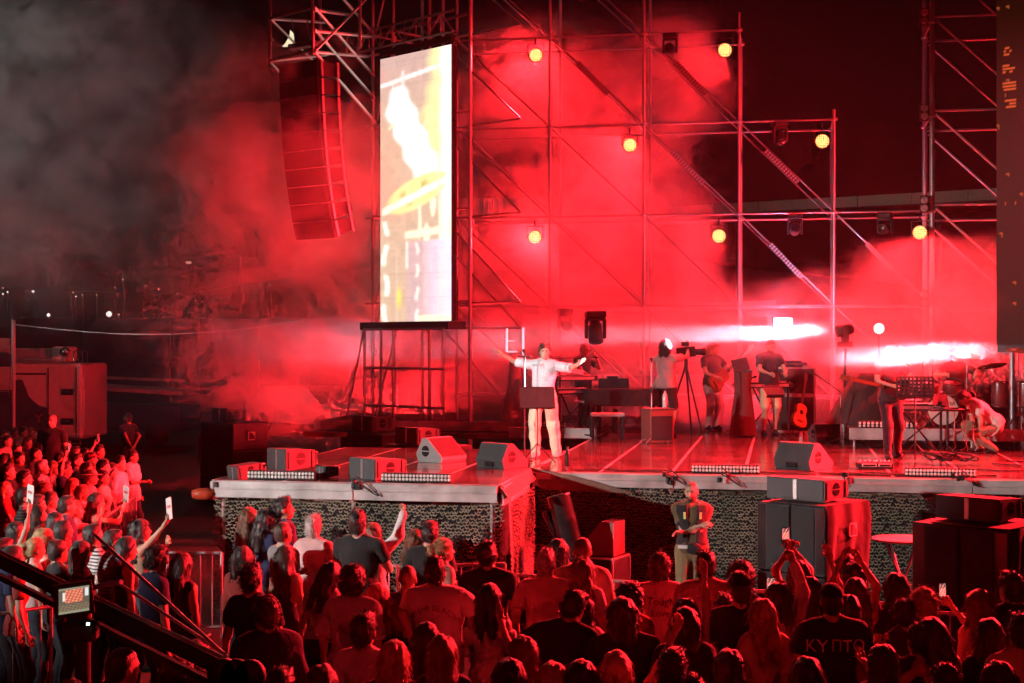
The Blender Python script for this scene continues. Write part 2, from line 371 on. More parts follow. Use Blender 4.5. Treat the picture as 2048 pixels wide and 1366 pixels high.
def person(loc, H=1.75, yaw=0, sex='m', hair='short', hcol='dark', top='tee', tcol=(.02, .02, .02), tkind='plain', bot='jeans', bcol=(.03, .035, .05),
           R='down', L='down', lean=0, side=0, twist=0, head=(0, 0, 0), w=1.0, skin=0, lod=1, label='', group=None, feet=None, pel=(0, 0, 0), seed=0, beard=False, glasses=False, cap=None, fine_hands=False, shoe=(.02, .02, .02), sleeve=None, hem=None, vest=None):
    rnd = random.Random(seed); hem_ = hem
    root = thing('person', label, 'person', loc, yaw, group); root.scale = (H / 1.75,) * 3
    fem = sex == 'f'; w = w * (.93 if fem else 1.0)
    pel = np.array(pel, float); piv = A3(0, 0, .97) + pel
    Rt = rotm(-lean, side, twist); tp = lambda v: piv + Rt @ (np.array(v, float) - A3(0, 0, .97))
    hb, hs, hh = (.040, .0165, .0105) if lod == 0 else ((.033, .0125, .0080) if not fine_hands else (.020, .0085, .0055))
    # torso
    ch, wa, pe = ((.143, .100), (.116, .086), (.162, .114)) if fem else ((.160, .110), (.136, .100), (.158, .112))
    sx = .105 if fem else .125; sj = .150 if fem else .178
    torso = [ell(tp((0, 0, 1.285)), (ch[0] * w, ch[1] * w, .185), .05, R=Rt), ell(tp((0, 0, 1.10)), (wa[0] * w, wa[1] * w, .17), .06, R=Rt),
             ell(piv + A3(0, -.005, -.02), (pe[0] * w, pe[1] * w, .135), .05), cone(tp((-sx * w, -.005, 1.412)), tp((sx * w, -.005, 1.412)), .062, .062, .05)]
    if fem: torso += [ell(tp((s * .06, .078, 1.275)), (.056, .05, .058), .03) for s in (-1, 1)]
    trap = [cone(tp((s * .028, -.012, 1.49)), tp((s * .12 * w, -.01, 1.43)), .042, .048, .03) for s in (-1, 1)]
    # head
    nb = tp((0, -.008, 1.475)); Rh = Rt @ rotm(head[1], head[2], head[0]); hc = nb + Rh @ A3(0, .022, .150); hp = lambda v: hc + Rh @ np.array(v, float)
    hd = [cone(tp((0, -.012, 1.44)), hp((0, -.02, -.05)), .058 * (.88 if fem else 1), .053 * (.88 if fem else 1), .025), ell(hp((0, -.012, .03)), (.077, .098, .092), .02, R=Rh), ell(hp((0, .022, -.035)), (.061, .072, .082), .03, R=Rh),
          ell(hp((0, .045, -.083)), (.040, .042, .030), .025, R=Rh), cone(hp((0, .090, .006)), hp((0, .112, -.034)), .009, .014, .012), cone(hp((-.035, .080, .024)), hp((.035, .080, .024)), .012, .012, .014),
          cone(hp((-.016, .087, -.062)), hp((.016, .087, -.062)), .008, .008, .008)]
    hd += [ell(hp((s * .077, -.006, -.012)), (.011, .021, .032), .008, R=Rh) for s in (-1, 1)]
    hd += [ell(hp((s * .031, .094, .004)), (.016, .014, .012), .012, sub=True) for s in (-1, 1)]
    # arms
    arms = []; sl_u = []; sl_f = []; hands = []; wr_pts = []
    for s, spec in ((1, R), (-1, L)):
        if isinstance(spec, str): tg, pole, curl = ARMS[spec]
        else: tg, pole, curl = spec
        m = A3(s, 1, 1); jit = A3(*[rnd.uniform(-.02, .02) for _ in range(3)])
        S = tp((s * sj * w, -.005, 1.410)); T = S + Rt @ (np.array(tg) * m + jit); E, Wp = ik(S, T, .285, .255, Rt @ (np.array(pole, float) * m))
        arms += [ell(S, (.058 * w, .056 * w, .060), .04, R=Rt), cone(S, E, .050 * w, .040, .03), cone(E, Wp, .041, .026, .02)]
        sl_u.append((S, E)); sl_f.append((E, Wp)); wr_pts.append(Wp)
        fd = nrm(Wp - E); up = fd @ Rt[:, 2]
        hint = Rt @ (A3(-s * .6, .5, 0) if up > .2 else A3(-.3 * s, 1, .6)); ld = nrm(hint - (hint @ fd) * fd); pn = np.cross(fd, ld) * s
        hp_ = [cone(Wp - fd * .03, Wp + fd * .01, .025, .023, .01), cone(Wp + fd * .02 - ld * .014, Wp + fd * .078 - ld * .022, .019, .014, .014), cone(Wp + fd * .02 + ld * .010, Wp + fd * .078 + ld * .022, .020, .014, .014)]
        for q, (lo_, st, l1, l2) in enumerate(HAND_SEGS):
            b0 = Wp + fd * st - ld * -lo_ * -1; sp = lo_ * (.35 if curl < .2 else .1)
            c1 = curl * 1.1 + .12; d1 = nrm(fd * math.cos(c1) + pn * math.sin(c1) + ld * sp * 4); c2 = c1 + curl * 1.3 + .15
            d2 = nrm(fd * math.cos(c2) + pn * math.sin(c2) + ld * sp * 3)
            hp_ += [cone(b0, b0 + d1 * l1, .0098, .0088, .005), cone(b0 + d1 * l1, b0 + d1 * l1 + d2 * l2, .0088, .0072, .004)]
        t0 = Wp + fd * .022 + ld * .026; t1 = t0 + nrm(fd * .7 + ld * (.8 - .5 * curl) + pn * (.25 + .5 * curl)) * .040
        hp_ += [cone(t0, t1, .0125, .0105, .008), cone(t1, t1 + nrm(fd + pn * (.2 + .7 * curl) - ld * .2 * curl) * .032, .0105, .0082, .005)]
        hands.append(hp_)
    # legs
    feet = feet or ((.105, 0, 0), (-.105, 0, 0)); legs = []; shoes = []; lg = []
    for s, f in zip((1, -1), feet):
        hj = piv + A3(s * .092 * w, 0, -.06); an = A3(f[0], f[1], f[2] + .085); kn, an2 = ik(hj, an, .435, .415, A3(s * .15, 1, .1)); an = an2
        fa = R_(f[3]) if len(f) > 3 else -s * .18
        fx = A3(math.sin(-fa), math.cos(fa), 0)
        lg.append((hj, kn, an)); legs += [cone(hj, kn, .088 * w, .058, .04), cone(kn, an, .056, .038, .03), ell(kn * .65 + an * .35 + A3(0, -.018, 0), (.050, .052, .10), .03)]
        ft = [cone(an + A3(0, 0, -.03), an - fx * .035 + A3(0, 0, -.045), .038, .036, .02), cone(an - fx * .03 + A3(0, 0, -.05), an + fx * .14 + A3(0, 0, -.06), .034, .026, .02), cone(an + fx * .02 + A3(0, 0, 0), an + fx * .12 + A3(0, 0, -.05), .035, .025, .02)]
        legs += ft; shoes.append([p.grow(.008) for p in ft])
    flat = lambda F, X, Y, Z: np.maximum(F, .0 - Z + 0 * X)
    # body: coarse below the neck, fine for head and hands, all from the same surface
    allp = torso + trap + hd[:1] + arms + legs
    zc = nb + Rt @ A3(0, 0, .012); nz = Rt[:, 2]
    def below(F, X, Y, Z):
        h_ = (X - zc[0]) * nz[0] + (Y - zc[1]) * nz[1] + (Z - zc[2]) * nz[2]; r2 = (X - zc[0]) ** 2 + (Y - zc[1]) ** 2 + (Z - zc[2]) ** 2
        return np.where(r2 < .105 ** 2, np.maximum(F, h_), F)
    above = lambda F, X, Y, Z: np.maximum(F, -((X - zc[0]) * nz[0] + (Y - zc[1]) * nz[1] + (Z - zc[2]) * nz[2]) - .02)
    V0, Q0 = skin_of(allp, hb, below)
    V1, Q1 = skin_of(hd + trap, hs, above, lo=hc - .17, hi=hc + .17)
    hv = [skin_of(h_, hh) for h_ in hands]
    V, Q = join_np([(V0, Q0), (V1, Q1)] + hv)
    sk = np.array(SKINS[skin % 4]) * rnd.uniform(.9, 1.08)
    cols = np.ones((len(V), 4)); cols[:, :3] = sk
    lc = (V - hc) @ Rh
    def dab(c, r, col, k=.006):
        d = np.sqrt((((lc - np.array(c)) / np.array(r)) ** 2).sum(1)); t = np.clip((1.25 - d) / .5, 0, 1)[:, None]
        cols[:, :3] = cols[:, :3] * (1 - t) + np.array(col) * t
    hcl = HAIR.get(hcol, HAIR['dark'])
    if hair == 'bald':
        t_ = np.clip((lc[:, 2] * .66 - lc[:, 1] * .75 + .012) / .03, 0, 1)[:, None] * (.62 * (np.abs(lc[:, 2]) < .2))[:, None]; cols[:, :3] = cols[:, :3] * (1 - t_) + np.array(hcl) * t_
    for s in (-1, 1):
        dab((s * .031, .092, .004), (.014, .02, .007), (.03, .02, .018)); dab((s * .034, .095, .026), (.022, .02, .006), np.array(hcl) * .9 + .01)
    dab((0, .10, -.062), (.022, .03, .009), sk * np.array([.8, .5, .5]))
    if beard:
        d = lc; b_ = (d[:, 1] > -.005) & (d[:, 2] < -.045) & (d[:, 2] > -.135) & ~((abs(d[:, 0]) < .02) & (abs(d[:, 2] + .062) < .008))
        cols[b_, :3] = np.array(hcl) * .8 + sk * .12
    link('body', np_mesh('body', V, Q, cols), skin_mat(), root)
    # clothes
    ph = rnd.uniform(0, 6)
    fold = lambda X, Y, Z: .007 * np.sin(23 * Z + 9 * X + ph) * np.sin(14 * X + 11 * Y + 3 * Z + ph) + .003 * np.sin(37 * X + 17 * Z + 2 * ph)
    hc_ = (.018 if fine_hands else .028) if lod else .034
    bf, bz = Rt, piv
    def tz(X, Y, Z): return (X - bz[0]) * bf[0, 2] + (Y - bz[1]) * bf[1, 2] + (Z - bz[2]) * bf[2, 2]      # height along the torso
    if top != 'none':
        g = .016 if fem else .020
        loose = {'tee': .0, 'big': .022, 'tank': -.006, 'strap': -.008, 'shirt': .006, 'long': .004, 'jacket': .02, 'dress': 0, 'vest': .012, 'offshoulder': .004}[top]
        P = [p.grow(g + loose, .05) for p in torso]
        hem = {'tee': -.10, 'big': -.17, 'tank': -.02, 'strap': -.03, 'shirt': -.08, 'long': -.08, 'jacket': -.08, 'dress': -.5, 'vest': -.08, 'offshoulder': -.08}[top]
        hem = hem if hem_ is None else hem_
        if top in ('tee', 'big', 'shirt', 'long', 'jacket', 'dress', 'vest'): P += [p.grow(.012) for p in trap]
        if hem < -.05: P += [cone(piv + A3(s * .05 * w, 0, .02), piv + A3(s * .06 * w, 0, hem - .05), .125 * w + loose, .135 * w + loose, .05) for s in (-1, 1)]
        if top == 'dress': P += [cone(piv + A3(0, 0, -.05), piv + A3(0, 0, -.5), .15, .24, .05)]
        fr = sleeve or {'tee': .62, 'big': .85, 'shirt': .6}.get(top)
        cuts = []
        for (S, E), (E2, Wp) in zip(sl_u, sl_f):
            if fr:
                e = S + (E - S) * fr; P += [cone(S, S + (E - S) * .15, .066 * w + loose * .5, .062, .035)]; cuts.append((S, e, nrm(E - S)))
            elif top in ('long', 'jacket'): P += [cone(S, E, .066 * w + loose * .6, .056 + loose * .5, .03), cone(E, E2 + (Wp - E2) * .93, .056 + loose * .5, .040 + loose * .4, .03)]
            elif top == 'offshoulder': P += [cone(S * .75 + E * .25, E, .075, .06, .04)]
            elif top == 'vest': P += [cone(S, S + (E - S) * .12, .06, .06, .03)]
        if top in ('tank', 'strap'):
            wd = .022 if top == 'strap' else .034
            for s in (-1, 1):
                P += [cone(tp((s * .085 * w, -.085, 1.33)), tp((s * .078 * w, -.03, 1.475)), wd, wd, .02), cone(tp((s * .078 * w, -.03, 1.475)), tp((s * .08 * w, .085, 1.33)), wd, wd, .02)]
        def cutf(F, X, Y, Z):
            z_ = tz(X, Y, Z)
            F = np.maximum(F, hem - z_ if hem > -.3 else (piv[2] + hem) - Z)
            if top in ('tank', 'strap'):
                body = z_ - (.375 if top == 'tank' else .33); st = np.abs((X - piv[0]) * bf[0, 0] + (Y - piv[1]) * bf[1, 0] + (Z - piv[2]) * bf[2, 0]); st = np.abs(st - .08 * w) - (.024 if top == 'tank' else .014)
                F = np.maximum(F, np.minimum(body, st))
            if top == 'offshoulder': F = np.maximum(F, z_ - .40)
            return F
        PP = [skin_of(P, hc_, cutf, noise=fold)]
        for S, e, n_ in cuts:
            PP.append(skin_of([cone(S, e + n_ * .03, .066 * w + loose * .5, .070 + loose * .9, .035)], hc_ * .9, lambda F, X, Y, Z: np.maximum(F, (X - e[0]) * n_[0] + (Y - e[1]) * n_[1] + (Z - e[2]) * n_[2]), noise=fold))
        V2, Q2 = join_np(PP)
        nm = {'dress': 'dress', 'vest': 'vest', 'jacket': 'jacket', 'shirt': 'shirt', 'long': 'shirt'}.get(top, 'top')
        sh = link(nm, np_mesh(nm, V2, Q2), cloth_mat(tcol, tkind), root)
        root_shirt = sh
    else: sh = None
    if vest:
        P = [p.grow(.040, .05) for p in torso] + [p.grow(.03) for p in trap]
        def vcut(F, X, Y, Z):
            z_ = tz(X, Y, Z); lx = (X - piv[0]) * bf[0, 0] + (Y - piv[1]) * bf[1, 0] + (Z - piv[2]) * bf[2, 0]; ly = (X - piv[0]) * bf[0, 1] + (Y - piv[1]) * bf[1, 1] + (Z - piv[2]) * bf[2, 1]
            F = np.maximum(np.maximum(F, .0 - z_), z_ - .50); F = np.maximum(F, np.abs(lx) - .200)
            return np.maximum(F, np.minimum(ly - .0, .040 + .06 * np.clip(z_ - .25, 0, 1) - np.abs(lx)) if True else F)
        Vv, Qv = skin_of(P, .018, vcut); vo = link('vest', np_mesh('vest', Vv, Qv), cloth_mat((.014, .014, .016)), root)
        HV = mat('hi_vis_strip', (.62, .85, .28), .45, var=.05)
        for s in (-1, 1):
            b = MB(); b.box(tp((s * .098, .148, 1.345)), (.028, .008, .085), Euler((R_(-10), 0, s * R_(-14)))); b.build('reflective_strip', HV, vo)
            b = MB(); b.box(tp((s * .10, .03, 1.492)), (.05, .03, .010), Euler((0, s * R_(20), 0))); b.build('reflective_strip', PAPER, vo)
        if vest == 'pouch':
            Vp, Qp = skin_of([ell(piv + A3(-.02, .145, -.03), (.10, .045, .075), .01)], .012); po = link('belt_pouch', np_mesh('belt_pouch', Vp, Qp), BLACKF, root); MB().box(piv + A3(.12, .14, -.01), (.12, .015, .04), (0, 0, R_(-20))).build('belt_strip', PAPER, root)
    if bot != 'none':
        P = [torso[1].grow(.010), torso[2].grow(.014)]; end = {'jeans': 1, 'trousers': 1, 'shorts': .1, 'skirt': 0, 'wide': 1}[bot]
        for hj, kn, an in lg:
            ex = .014 if bot == 'jeans' else .028
            if bot == 'skirt': P += [cone(piv + A3(0, 0, -.05), piv + A3(0, 0, -.38), .16, .21, .05)]
            elif bot == 'shorts': P += [cone(hj, hj * .12 + kn * .88, .10 * w, .088, .04)]
            else: P += [cone(hj, kn, .088 * w + ex, .060 + ex, .04), cone(kn, an + A3(0, 0, -.015), .060 + ex, .048 + ex, .04), ell(kn, (.058 + ex,) * 3, .03), ell(kn * .65 + an * .35 + A3(0, -.018, 0), (.052 + ex, .054 + ex, .12), .03)]
        V3, Q3 = skin_of(P, hc_ * 1.4, lambda F, X, Y, Z: np.maximum(F, Z - piv[2] - .06), noise=fold)
        link('skirt' if bot == 'skirt' else ('shorts' if bot == 'shorts' else 'trousers'), np_mesh('trousers', V3, Q3), cloth_mat(bcol), root)
    for sp in shoes:
        V4, Q4 = skin_of(sp, (.016 if fine_hands else .028) if lod else .034, flat); link('shoe', np_mesh('shoe', V4, Q4), mat('shoe_%02x%02x' % (int(255 * shoe[0]), int(255 * shoe[1])), shoe, .5), root)
    # hair
    if hair != 'bald':
        g = {'buzz': .0045, 'short': .013, 'long': .016, 'bob': .022, 'curly': .03, 'curlylong': .026, 'pony': .010, 'bun': .011, 'side': .017, 'afro': .045, 'mid': .02}[hair]
        P = [ell(hp((0, -.014, .032)), (.077 + g * (.45 if hair in ('short', 'buzz') else 1), .098 + g, .092 + g), .02, R=Rh), ell(hp((0, -.045, -.03)), (.066 + g * .8, .060 + g, .07 + g * .5), .03, R=Rh)]
        ln = 0
        if hair == 'short': P += [ell(hp((0, .04, .105)), (.06, .05, .03), .02, R=Rh)]
        if hair in ('long', 'curlylong', 'side'):
            ln = .27 + rnd.uniform(-.03, .06); wv = .012 if hair == 'curlylong' else 0
            for s in (-1, 1):
                P += [cone(hp((s * .035, -.055, 0)), hp((s * .045, -.095, -.15)), .062, .055 + wv, .04), cone(hp((s * .045, -.095, -.15)), hp((s * .05, -.125 + .02 * lean / 20, -ln - .02)), .055 + wv, .034 + wv, .04),
                      cone(hp((s * .070, -.005, .03)), hp((s * .082, -.025, -.16)), .030 + wv, .030 + wv, .03), cone(hp((s * .082, -.025, -.16)), hp((s * .075, -.06, -ln + .04)), .030 + wv, .02 + wv, .03)]
        if hair in ('bob', 'mid'):
            ln = .13 if hair == 'bob' else .19
            for s in (-1, 1): P += [cone(hp((s * .045, -.05, 0)), hp((s * .05, -.07, -ln + .02)), .06, .052, .04), cone(hp((s * .072, .0, .03)), hp((s * .080, .0, -ln + .03)), .034, .034, .03)]
        if hair == 'curly': P += [ell(hp((s * .05, -.05, -.06)), (.05, .05, .06), .03, R=Rh) for s in (-1, 1)]
        if hair == 'pony': P += [cone(hp((0, -.10, .06)), hp((0, -.145, .03)), .022, .034, .02), cone(hp((0, -.145, .03)), hp((0, -.13, -.16)), .034, .030, .03), cone(hp((0, -.13, -.16)), hp((0, -.115, -.24)), .030, .012, .03)]
        if hair == 'bun': P += [ell(hp((0, -.085, .095)), (.04, .04, .036), .02)]
        fz = {'curly': .012, 'curlylong': .010, 'afro': .014, 'short': .006, 'side': .008, 'long': .007, 'bob': .006, 'mid': .006}.get(hair, .003)
        fq = 70 if hair in ('curly', 'curlylong', 'afro') else 55
        prt = rnd.uniform(-.03, .03)
        def hn(X, Y, Z):
            px_ = (X - hc[0]) * Rh[0, 0] + (Y - hc[1]) * Rh[1, 0] + (Z - hc[2]) * Rh[2, 0]
            return (.011 * np.exp(-((px_ - prt) / .011) ** 2) if ln else 0) + fz * np.sin(fq * X + ph) * np.sin(fq * Y + 1.3 * ph) * np.sin(fq * (.45 if ln else 1) * Z + ph) + .002 * np.sin(150 * X + 90 * Y + ph)
        hz = {'buzz': -.01, 'afro': .01}.get(hair, 0)
        def hcut(F, X, Y, Z):
            x, y, z = X - hc[0], Y - hc[1], Z - hc[2]; lx = x * Rh[0, 0] + y * Rh[1, 0] + z * Rh[2, 0]; ly = x * Rh[0, 1] + y * Rh[1, 1] + z * Rh[2, 1]; lz = x * Rh[0, 2] + y * Rh[1, 2] + z * Rh[2, 2]
            pl = ly * .75 - lz * .66 - .017 - hz
            if ln: return np.maximum(F, ly - .03 - .75 * np.maximum(lz, -.05))
            return np.maximum(F, pl)
        V5, Q5 = skin_of(P, hs * (1.15 if lod else 1.2), hcut, noise=hn)
        T = None
        ns = {0: 60, 1: 620}[lod] if hair not in ('buzz',) else 0
        if ns and len(V5):
            rs = np.random.RandomState(seed + 5); pk = rs.randint(0, len(V5), ns); P0 = V5[pk]; o = P0 - (hc + Rh @ A3(0, -.02, .0)); o[:, 2] *= .35 if ln else 1; o /= np.linalg.norm(o, axis=1)[:, None] + 1e-6
            cur = {'curly': 1.3, 'curlylong': 1.1, 'afro': 1.3}.get(hair, .55); dn = A3(0, 0, -1.0 if ln else -.15)
            D = o * .6 * cur + dn + rs.normal(0, .35 * cur, (ns, 3)); D /= np.linalg.norm(D, axis=1)[:, None]
            Ln = (rs.uniform(.02, .09, ns) * (1.0 if ln else .45))[:, None]; sd = np.cross(D, rs.normal(0, 1, (ns, 3))); sd /= np.linalg.norm(sd, axis=1)[:, None] + 1e-6
            wd = .0021
            Pm = P0 + D * Ln * .55 + o * .004; Pe = P0 + D * Ln + rs.normal(0, .006, (ns, 3))
            n0 = len(V5); V5 = np.concatenate([V5, P0 - sd * wd, P0 + sd * wd, Pm - sd * wd, Pm + sd * wd, Pe]); a = n0 + np.arange(ns)
            Q5 = np.concatenate([Q5, np.stack([a, a + ns, a + 3 * ns, a + 2 * ns], 1)]); T = np.stack([a + 2 * ns, a + 3 * ns, a + 4 * ns], 1)
        link('hair', np_mesh('hair', V5, Q5, T=T), hair_mat(hcl), root)
    if cap:
        P = [ell(hp((0, -.012, .045)), (.092, .113, .092), .02, R=Rh)]
        V6, Q6 = skin_of(P, .011, lambda F, X, Y, Z: np.maximum(F, -((X - hc[0]) * Rh[0, 2] + (Y - hc[1]) * Rh[1, 2] + (Z - hc[2]) * Rh[2, 2] - .05)))
        P = [ell(hp((0, .10, .052)), (.075, .085, .008), .01, R=Rh @ rotm(-8))] if cap[0] == 'cap' else [ell(hp((0, -.01, .05)), (.165, .185, .008), .01, R=Rh)]
        V7, Q7 = skin_of(P, .008); ck = link('hat', np_mesh('hat', V6, Q6), cloth_mat(cap[1]), root); link('brim', np_mesh('brim', V7, Q7), cloth_mat(cap[1]), ck)
    if glasses:
        b = MB()
        for s in (-1, 1):
            c0 = hp((s * .032, .108, .004)); b.path([c0 + Rh @ A3(.024 * math.cos(t), 0, .018 * math.sin(t)) for t in [i * math.pi / 5 for i in range(11)]], .0028, 4); b.tube(hp((s * .056, .105, .008)), hp((s * .082, .0, .004)), .003, n=4)
        b.tube(hp((-.01, .112, .008)), hp((.01, .112, .008)), .003, n=4); b.build('glasses', BLACKG, root)
    root['_w'] = 0; del root['_w']
    sc = H / 1.75; Mw = Matrix.Translation(Vector(loc)) @ Matrix.Rotation(yaw, 4, 'Z') @ Matrix.Scale(sc, 4)
    info = dict(root=root, hand_r=Mw @ Vector(wr_pts[0]), hand_l=Mw @ Vector(wr_pts[1]), shirt=sh, M=Mw, hc=Vector(hc), Rh=Rh, Rt=Rt, piv=piv, tp=tp, hp=hp, wr=wr_pts, el=[sl_f[0][0], sl_f[1][0]])
    return info
# ------------------------------------------------------------------ ground
def ground_mat():
    m = mat('asphalt', (.055, .053, .052), .62, var=.35, scale=1.3, bump=.4, bscale=60); return m
g = MB(); g.add([(-900, -60, 0), (900, -60, 0), (900, 2600, 0), (-900, 2600, 0)], [(0, 1, 2, 3)])
tagit(g.build('ground', ground_mat()), 'dark asphalt ground of the open-air venue', 'ground', kind='structure')

# ------------------------------------------------------------------ stage
ZS, YM, YW, XW, XR, YB = 1.83, 20.2, 18.2, -3.5, 8.5, 32.2        # deck height, main front, wing front, wing right side, right end, back
XL = -7.4
def deck_mat():
    m = mat('deck_ply', (.10, .075, .07), .17, var=.55, scale=1.6, bump=.10, bscale=5, spec=.6, coat=.5)
    m.node_tree.nodes['Principled BSDF'].inputs['Coat Roughness'].default_value = .12
    return m
DECK = deck_mat()
stage = thing('stage', 'raised concert stage with dark glossy deck and aluminium edge', 'stage', (0, YM, 0))
def rel(v): return (v[0], v[1] - YM, v[2])
pm = MB().box((0, 0, -.02), (.955, 1.955, .04), bev=.004).mesh('deck_panel'); pm.materials.append(DECK)
def deck(x0, x1, y0, y1):
    nx, ny = round(x1 - x0), round((y1 - y0) / 2)
    for i in range(nx):
        for j in range(ny):
            sx, sy = (x1 - x0) / nx, (y1 - y0) / ny
            link('deck_panel', pm, None, stage, rel((x0 + (i + .5) * sx, y0 + (j + .5) * sy, ZS)), scale=(sx, sy / 2, 1))
    b = MB()
    for i in range(nx + 1): x = x0 + (x1 - x0) * i / nx; b.box(rel((x, (y0 + y1) / 2, ZS - .053)), (.05, y1 - y0 - .02, .1))
    for j in range(ny + 1): y = y0 + (y1 - y0) * j / ny; b.box(rel(((x0 + x1) / 2, y, ZS - .0545)), (x1 - x0 - .02, .05, .1))
    tagit(b.build('deck_frame', mat('deck_edge', (.30, .28, .27), .4, .3, var=.5, scale=2), stage), kind='stuff')
deck(XW, XR, YM, YB - .0)
deck(XL, XW - .03, YW, YM + 4.0)
def fascia(a, b, y, zt=ZS - .012, h=.225, n=4, face=-1):
    L = (b - a) / n
    for k in range(n):
        x0 = a + k * L
        m = MB(); m.box(rel((x0 + L / 2, y, zt - h * .22)), (L - .012, .05, h * .42), bev=.006)
        m.box(rel((x0 + L / 2, y + .012, zt - h * .71)), (L - .012, .045, h * .54), bev=.006)
        m.box(rel((x0 + L / 2, y - .012 * 1, zt - h * .44)), (L - .02, .05, .014)); m.build('edge_beam', ALUP, stage)
        m = MB(); m.box(rel((x0 + .04, y - .03, zt - .05)), (.05, .03, .07), bev=.004); m.box(rel((x0 + .04, y - .045, zt - .03)), (.02, .03, .02)); m.build('clamp', BLACK, stage)
fascia(XL + .02, XW - .05, YW - .03, n=2)
fascia(XW + .05, XR, YM - .03, n=6, h=.20)
m = MB()     # side beams of the wing
for x in (XL - .03, XW - .005):
    m = MB(); m.box(rel((x, (YW + YM) / 2 + (2 if x < -5 else 0), ZS - .15)), (.045, (6 if x < -5 else 1.96), .25), bev=.006); m.build('edge_beam', ALUP, stage)
for x, y in [(XL + .1, YW + .1), (-5.5, YW + .1), (XW - .15, YW + .1), (-1.5, YM + .12), (.5, YM + .12), (2.5, YM + .12), (4.5, YM + .12), (6.5, YM + .12), (XL + .1, YM + 2), (XL + .1, YM + 3.9)]:
    tube_part('leg', rel((x, y, 0)), rel((x, y, ZS - .12)), .03, stage)
# dark lining behind the net
m = MB(); m.box(rel(((XL + XW) / 2, YW + .12, .78)), (XW - XL - .1, .02, 1.52)); m.build('net_lining', BLACKF, stage)
m = MB(); m.box(rel(((XR + XW) / 2, YM + .10, .78)), (XR - XW - .1, .02, 1.52)); m.build('net_lining', BLACKF, stage)
m = MB(); m.box(rel((XW - .12, (YW + YM) / 2, .78)), (.02, YM - YW - .1, 1.52)); m.build('net_lining', BLACKF, stage)
# camouflage net: hanging die-cut leaves, too many to pick apart
def camo_mat():
    m = mat('camo_leaf', (.2, .2, .13), .75); nt = m.node_tree; b = nt.nodes['Principled BSDF']
    nz = nt.nodes.new('ShaderNodeTexNoise'); nz.inputs['Scale'].default_value = 1.7; nz.inputs['Detail'].default_value = 3
    tc = nt.nodes.new('ShaderNodeTexCoord'); nt.links.new(tc.outputs['Object'], nz.inputs['Vector'])
    rp = nt.nodes.new('ShaderNodeValToRGB'); e = rp.color_ramp.elements; e[0].position = .42; e[0].color = (.17, .18, .12, 1); e[1].position = .58; e[1].color = (.28, .24, .17, 1)
    nt.links.new(nz.outputs[0], rp.inputs[0]); nt.links.new(rp.outputs[0], b.inputs['Base Color']); return m
CAMO = camo_mat()
def net(p0, p1, n, ztop, zbot=.03, pitch=.052):
    """U-shaped die-cut strands along p0 -> p1, hanging off the lining along n"""
    rs = random.Random(int(p0[0] * 7)); p0, p1, n = Vector(p0), Vector(p1), Vector(n); u = (p1 - p0).normalized(); L = (p1 - p0).length
    vs = []; fs = []; rp = pitch * .82; rows = int((ztop - zbot) / rp); cols = int(L / pitch); Z = Vector((0, 0, 1)); K = 4
    for r in range(rows + 1):
        for c in range(cols):
            s = (c + .5 + (.5 if r % 2 else 0) + rs.uniform(-.22, .22)) * pitch; z = zbot + r * rp + rs.uniform(-.011, .011) + .03 * math.sin(s * 1.7) * r / rows
            if s > L - .01 or rs.random() < .07: continue
            o = p0 + u * s + n * (.03 * math.sin(s * 3.1 + z * 2) + .02 * math.sin(s * 7 + 1)) + Z * z; sk = rs.uniform(-.25, .25); i0 = len(vs); w = rs.uniform(.24, .36); out = rs.uniform(.010, .030)
            for k in range(K + 1):
                t = math.pi * (k / K); ca, sa = math.cos(t), math.sin(t)
                for e, dn in ((.54, 0), (.54 - w * (.45 + .55 * sa), 1)):
                    q = o + u * (-ca * pitch * e + sk * sa * pitch * .3) + Z * (-sa * pitch * e * 1.15 + pitch * .3) + n * (out * sa * (1 - .5 * dn)); vs.append((q.x, q.y - YM, q.z))
            fs += [(i0 + 2 * k, i0 + 2 * k + 2, i0 + 2 * k + 3, i0 + 2 * k + 1) for k in range(K)]
    me = bpy.data.meshes.new('camouflage_net'); me.from_pydata(vs, [], fs); me.update()
    return tagit(link('camouflage_net', me, CAMO, stage), kind='stuff')
net((XL, YW + .02, 0), (XW + .02, YW + .02, 0), (0, -1, 0), 1.60)
net((XW + .05, YW + .03, 0), (XW + .05, YM, 0), (1, 0, 0), 1.63)
net((XW + .1, YM + .02, 0), (6.2, YM + .02, 0), (0, -1, 0), 1.64)
# tarpaulin flap folded over the inner corner of the deck edge
c = MB(); y0 = YW - .02
P = [(XW - .02, YW - .02, ZS - .02), (XW + .10, YW - .05, ZS - .17), (XW + .12, YM - .03, ZS - .10), (XW + .02, YM - .02, ZS + .05), (XW + .6, YM - .09, ZS - .04), (XW + 1.5, YM - .1, ZS - .27), (XW + .2, YM - .1, ZS - .24)]
c.add([rel(p) for p in P] + [rel((p[0] - .01, p[1] + .01, p[2] - .012)) for p in P], [(0, 1, 2, 3), (3, 2, 6, 4), (4, 6, 5), (7, 10, 9, 8), (10, 11, 13, 9), (11, 12, 13), (0, 7, 8, 1), (3, 10, 7, 0), (4, 11, 10, 3)])
c.build('tarpaulin', mat('tarpaulin', (.16, .10, .07), .55, bump=.3, bscale=6), stage)
# red float hanging on the wing's left corner
m = MB(); m.lathe([(.0, -.16), (.05, -.15), (.075, -.08), (.08, .05), (.05, .13), (0, .16)], n=14)
o = m.build('canister', mat('orange_plastic', (.5, .07, .03), .35), None, (XL - .12, YW - .05, ZS - .19), (0, R_(90), R_(10)))
tagit(o, 'small red rounded canister at the left corner of the stage edge', 'canister')

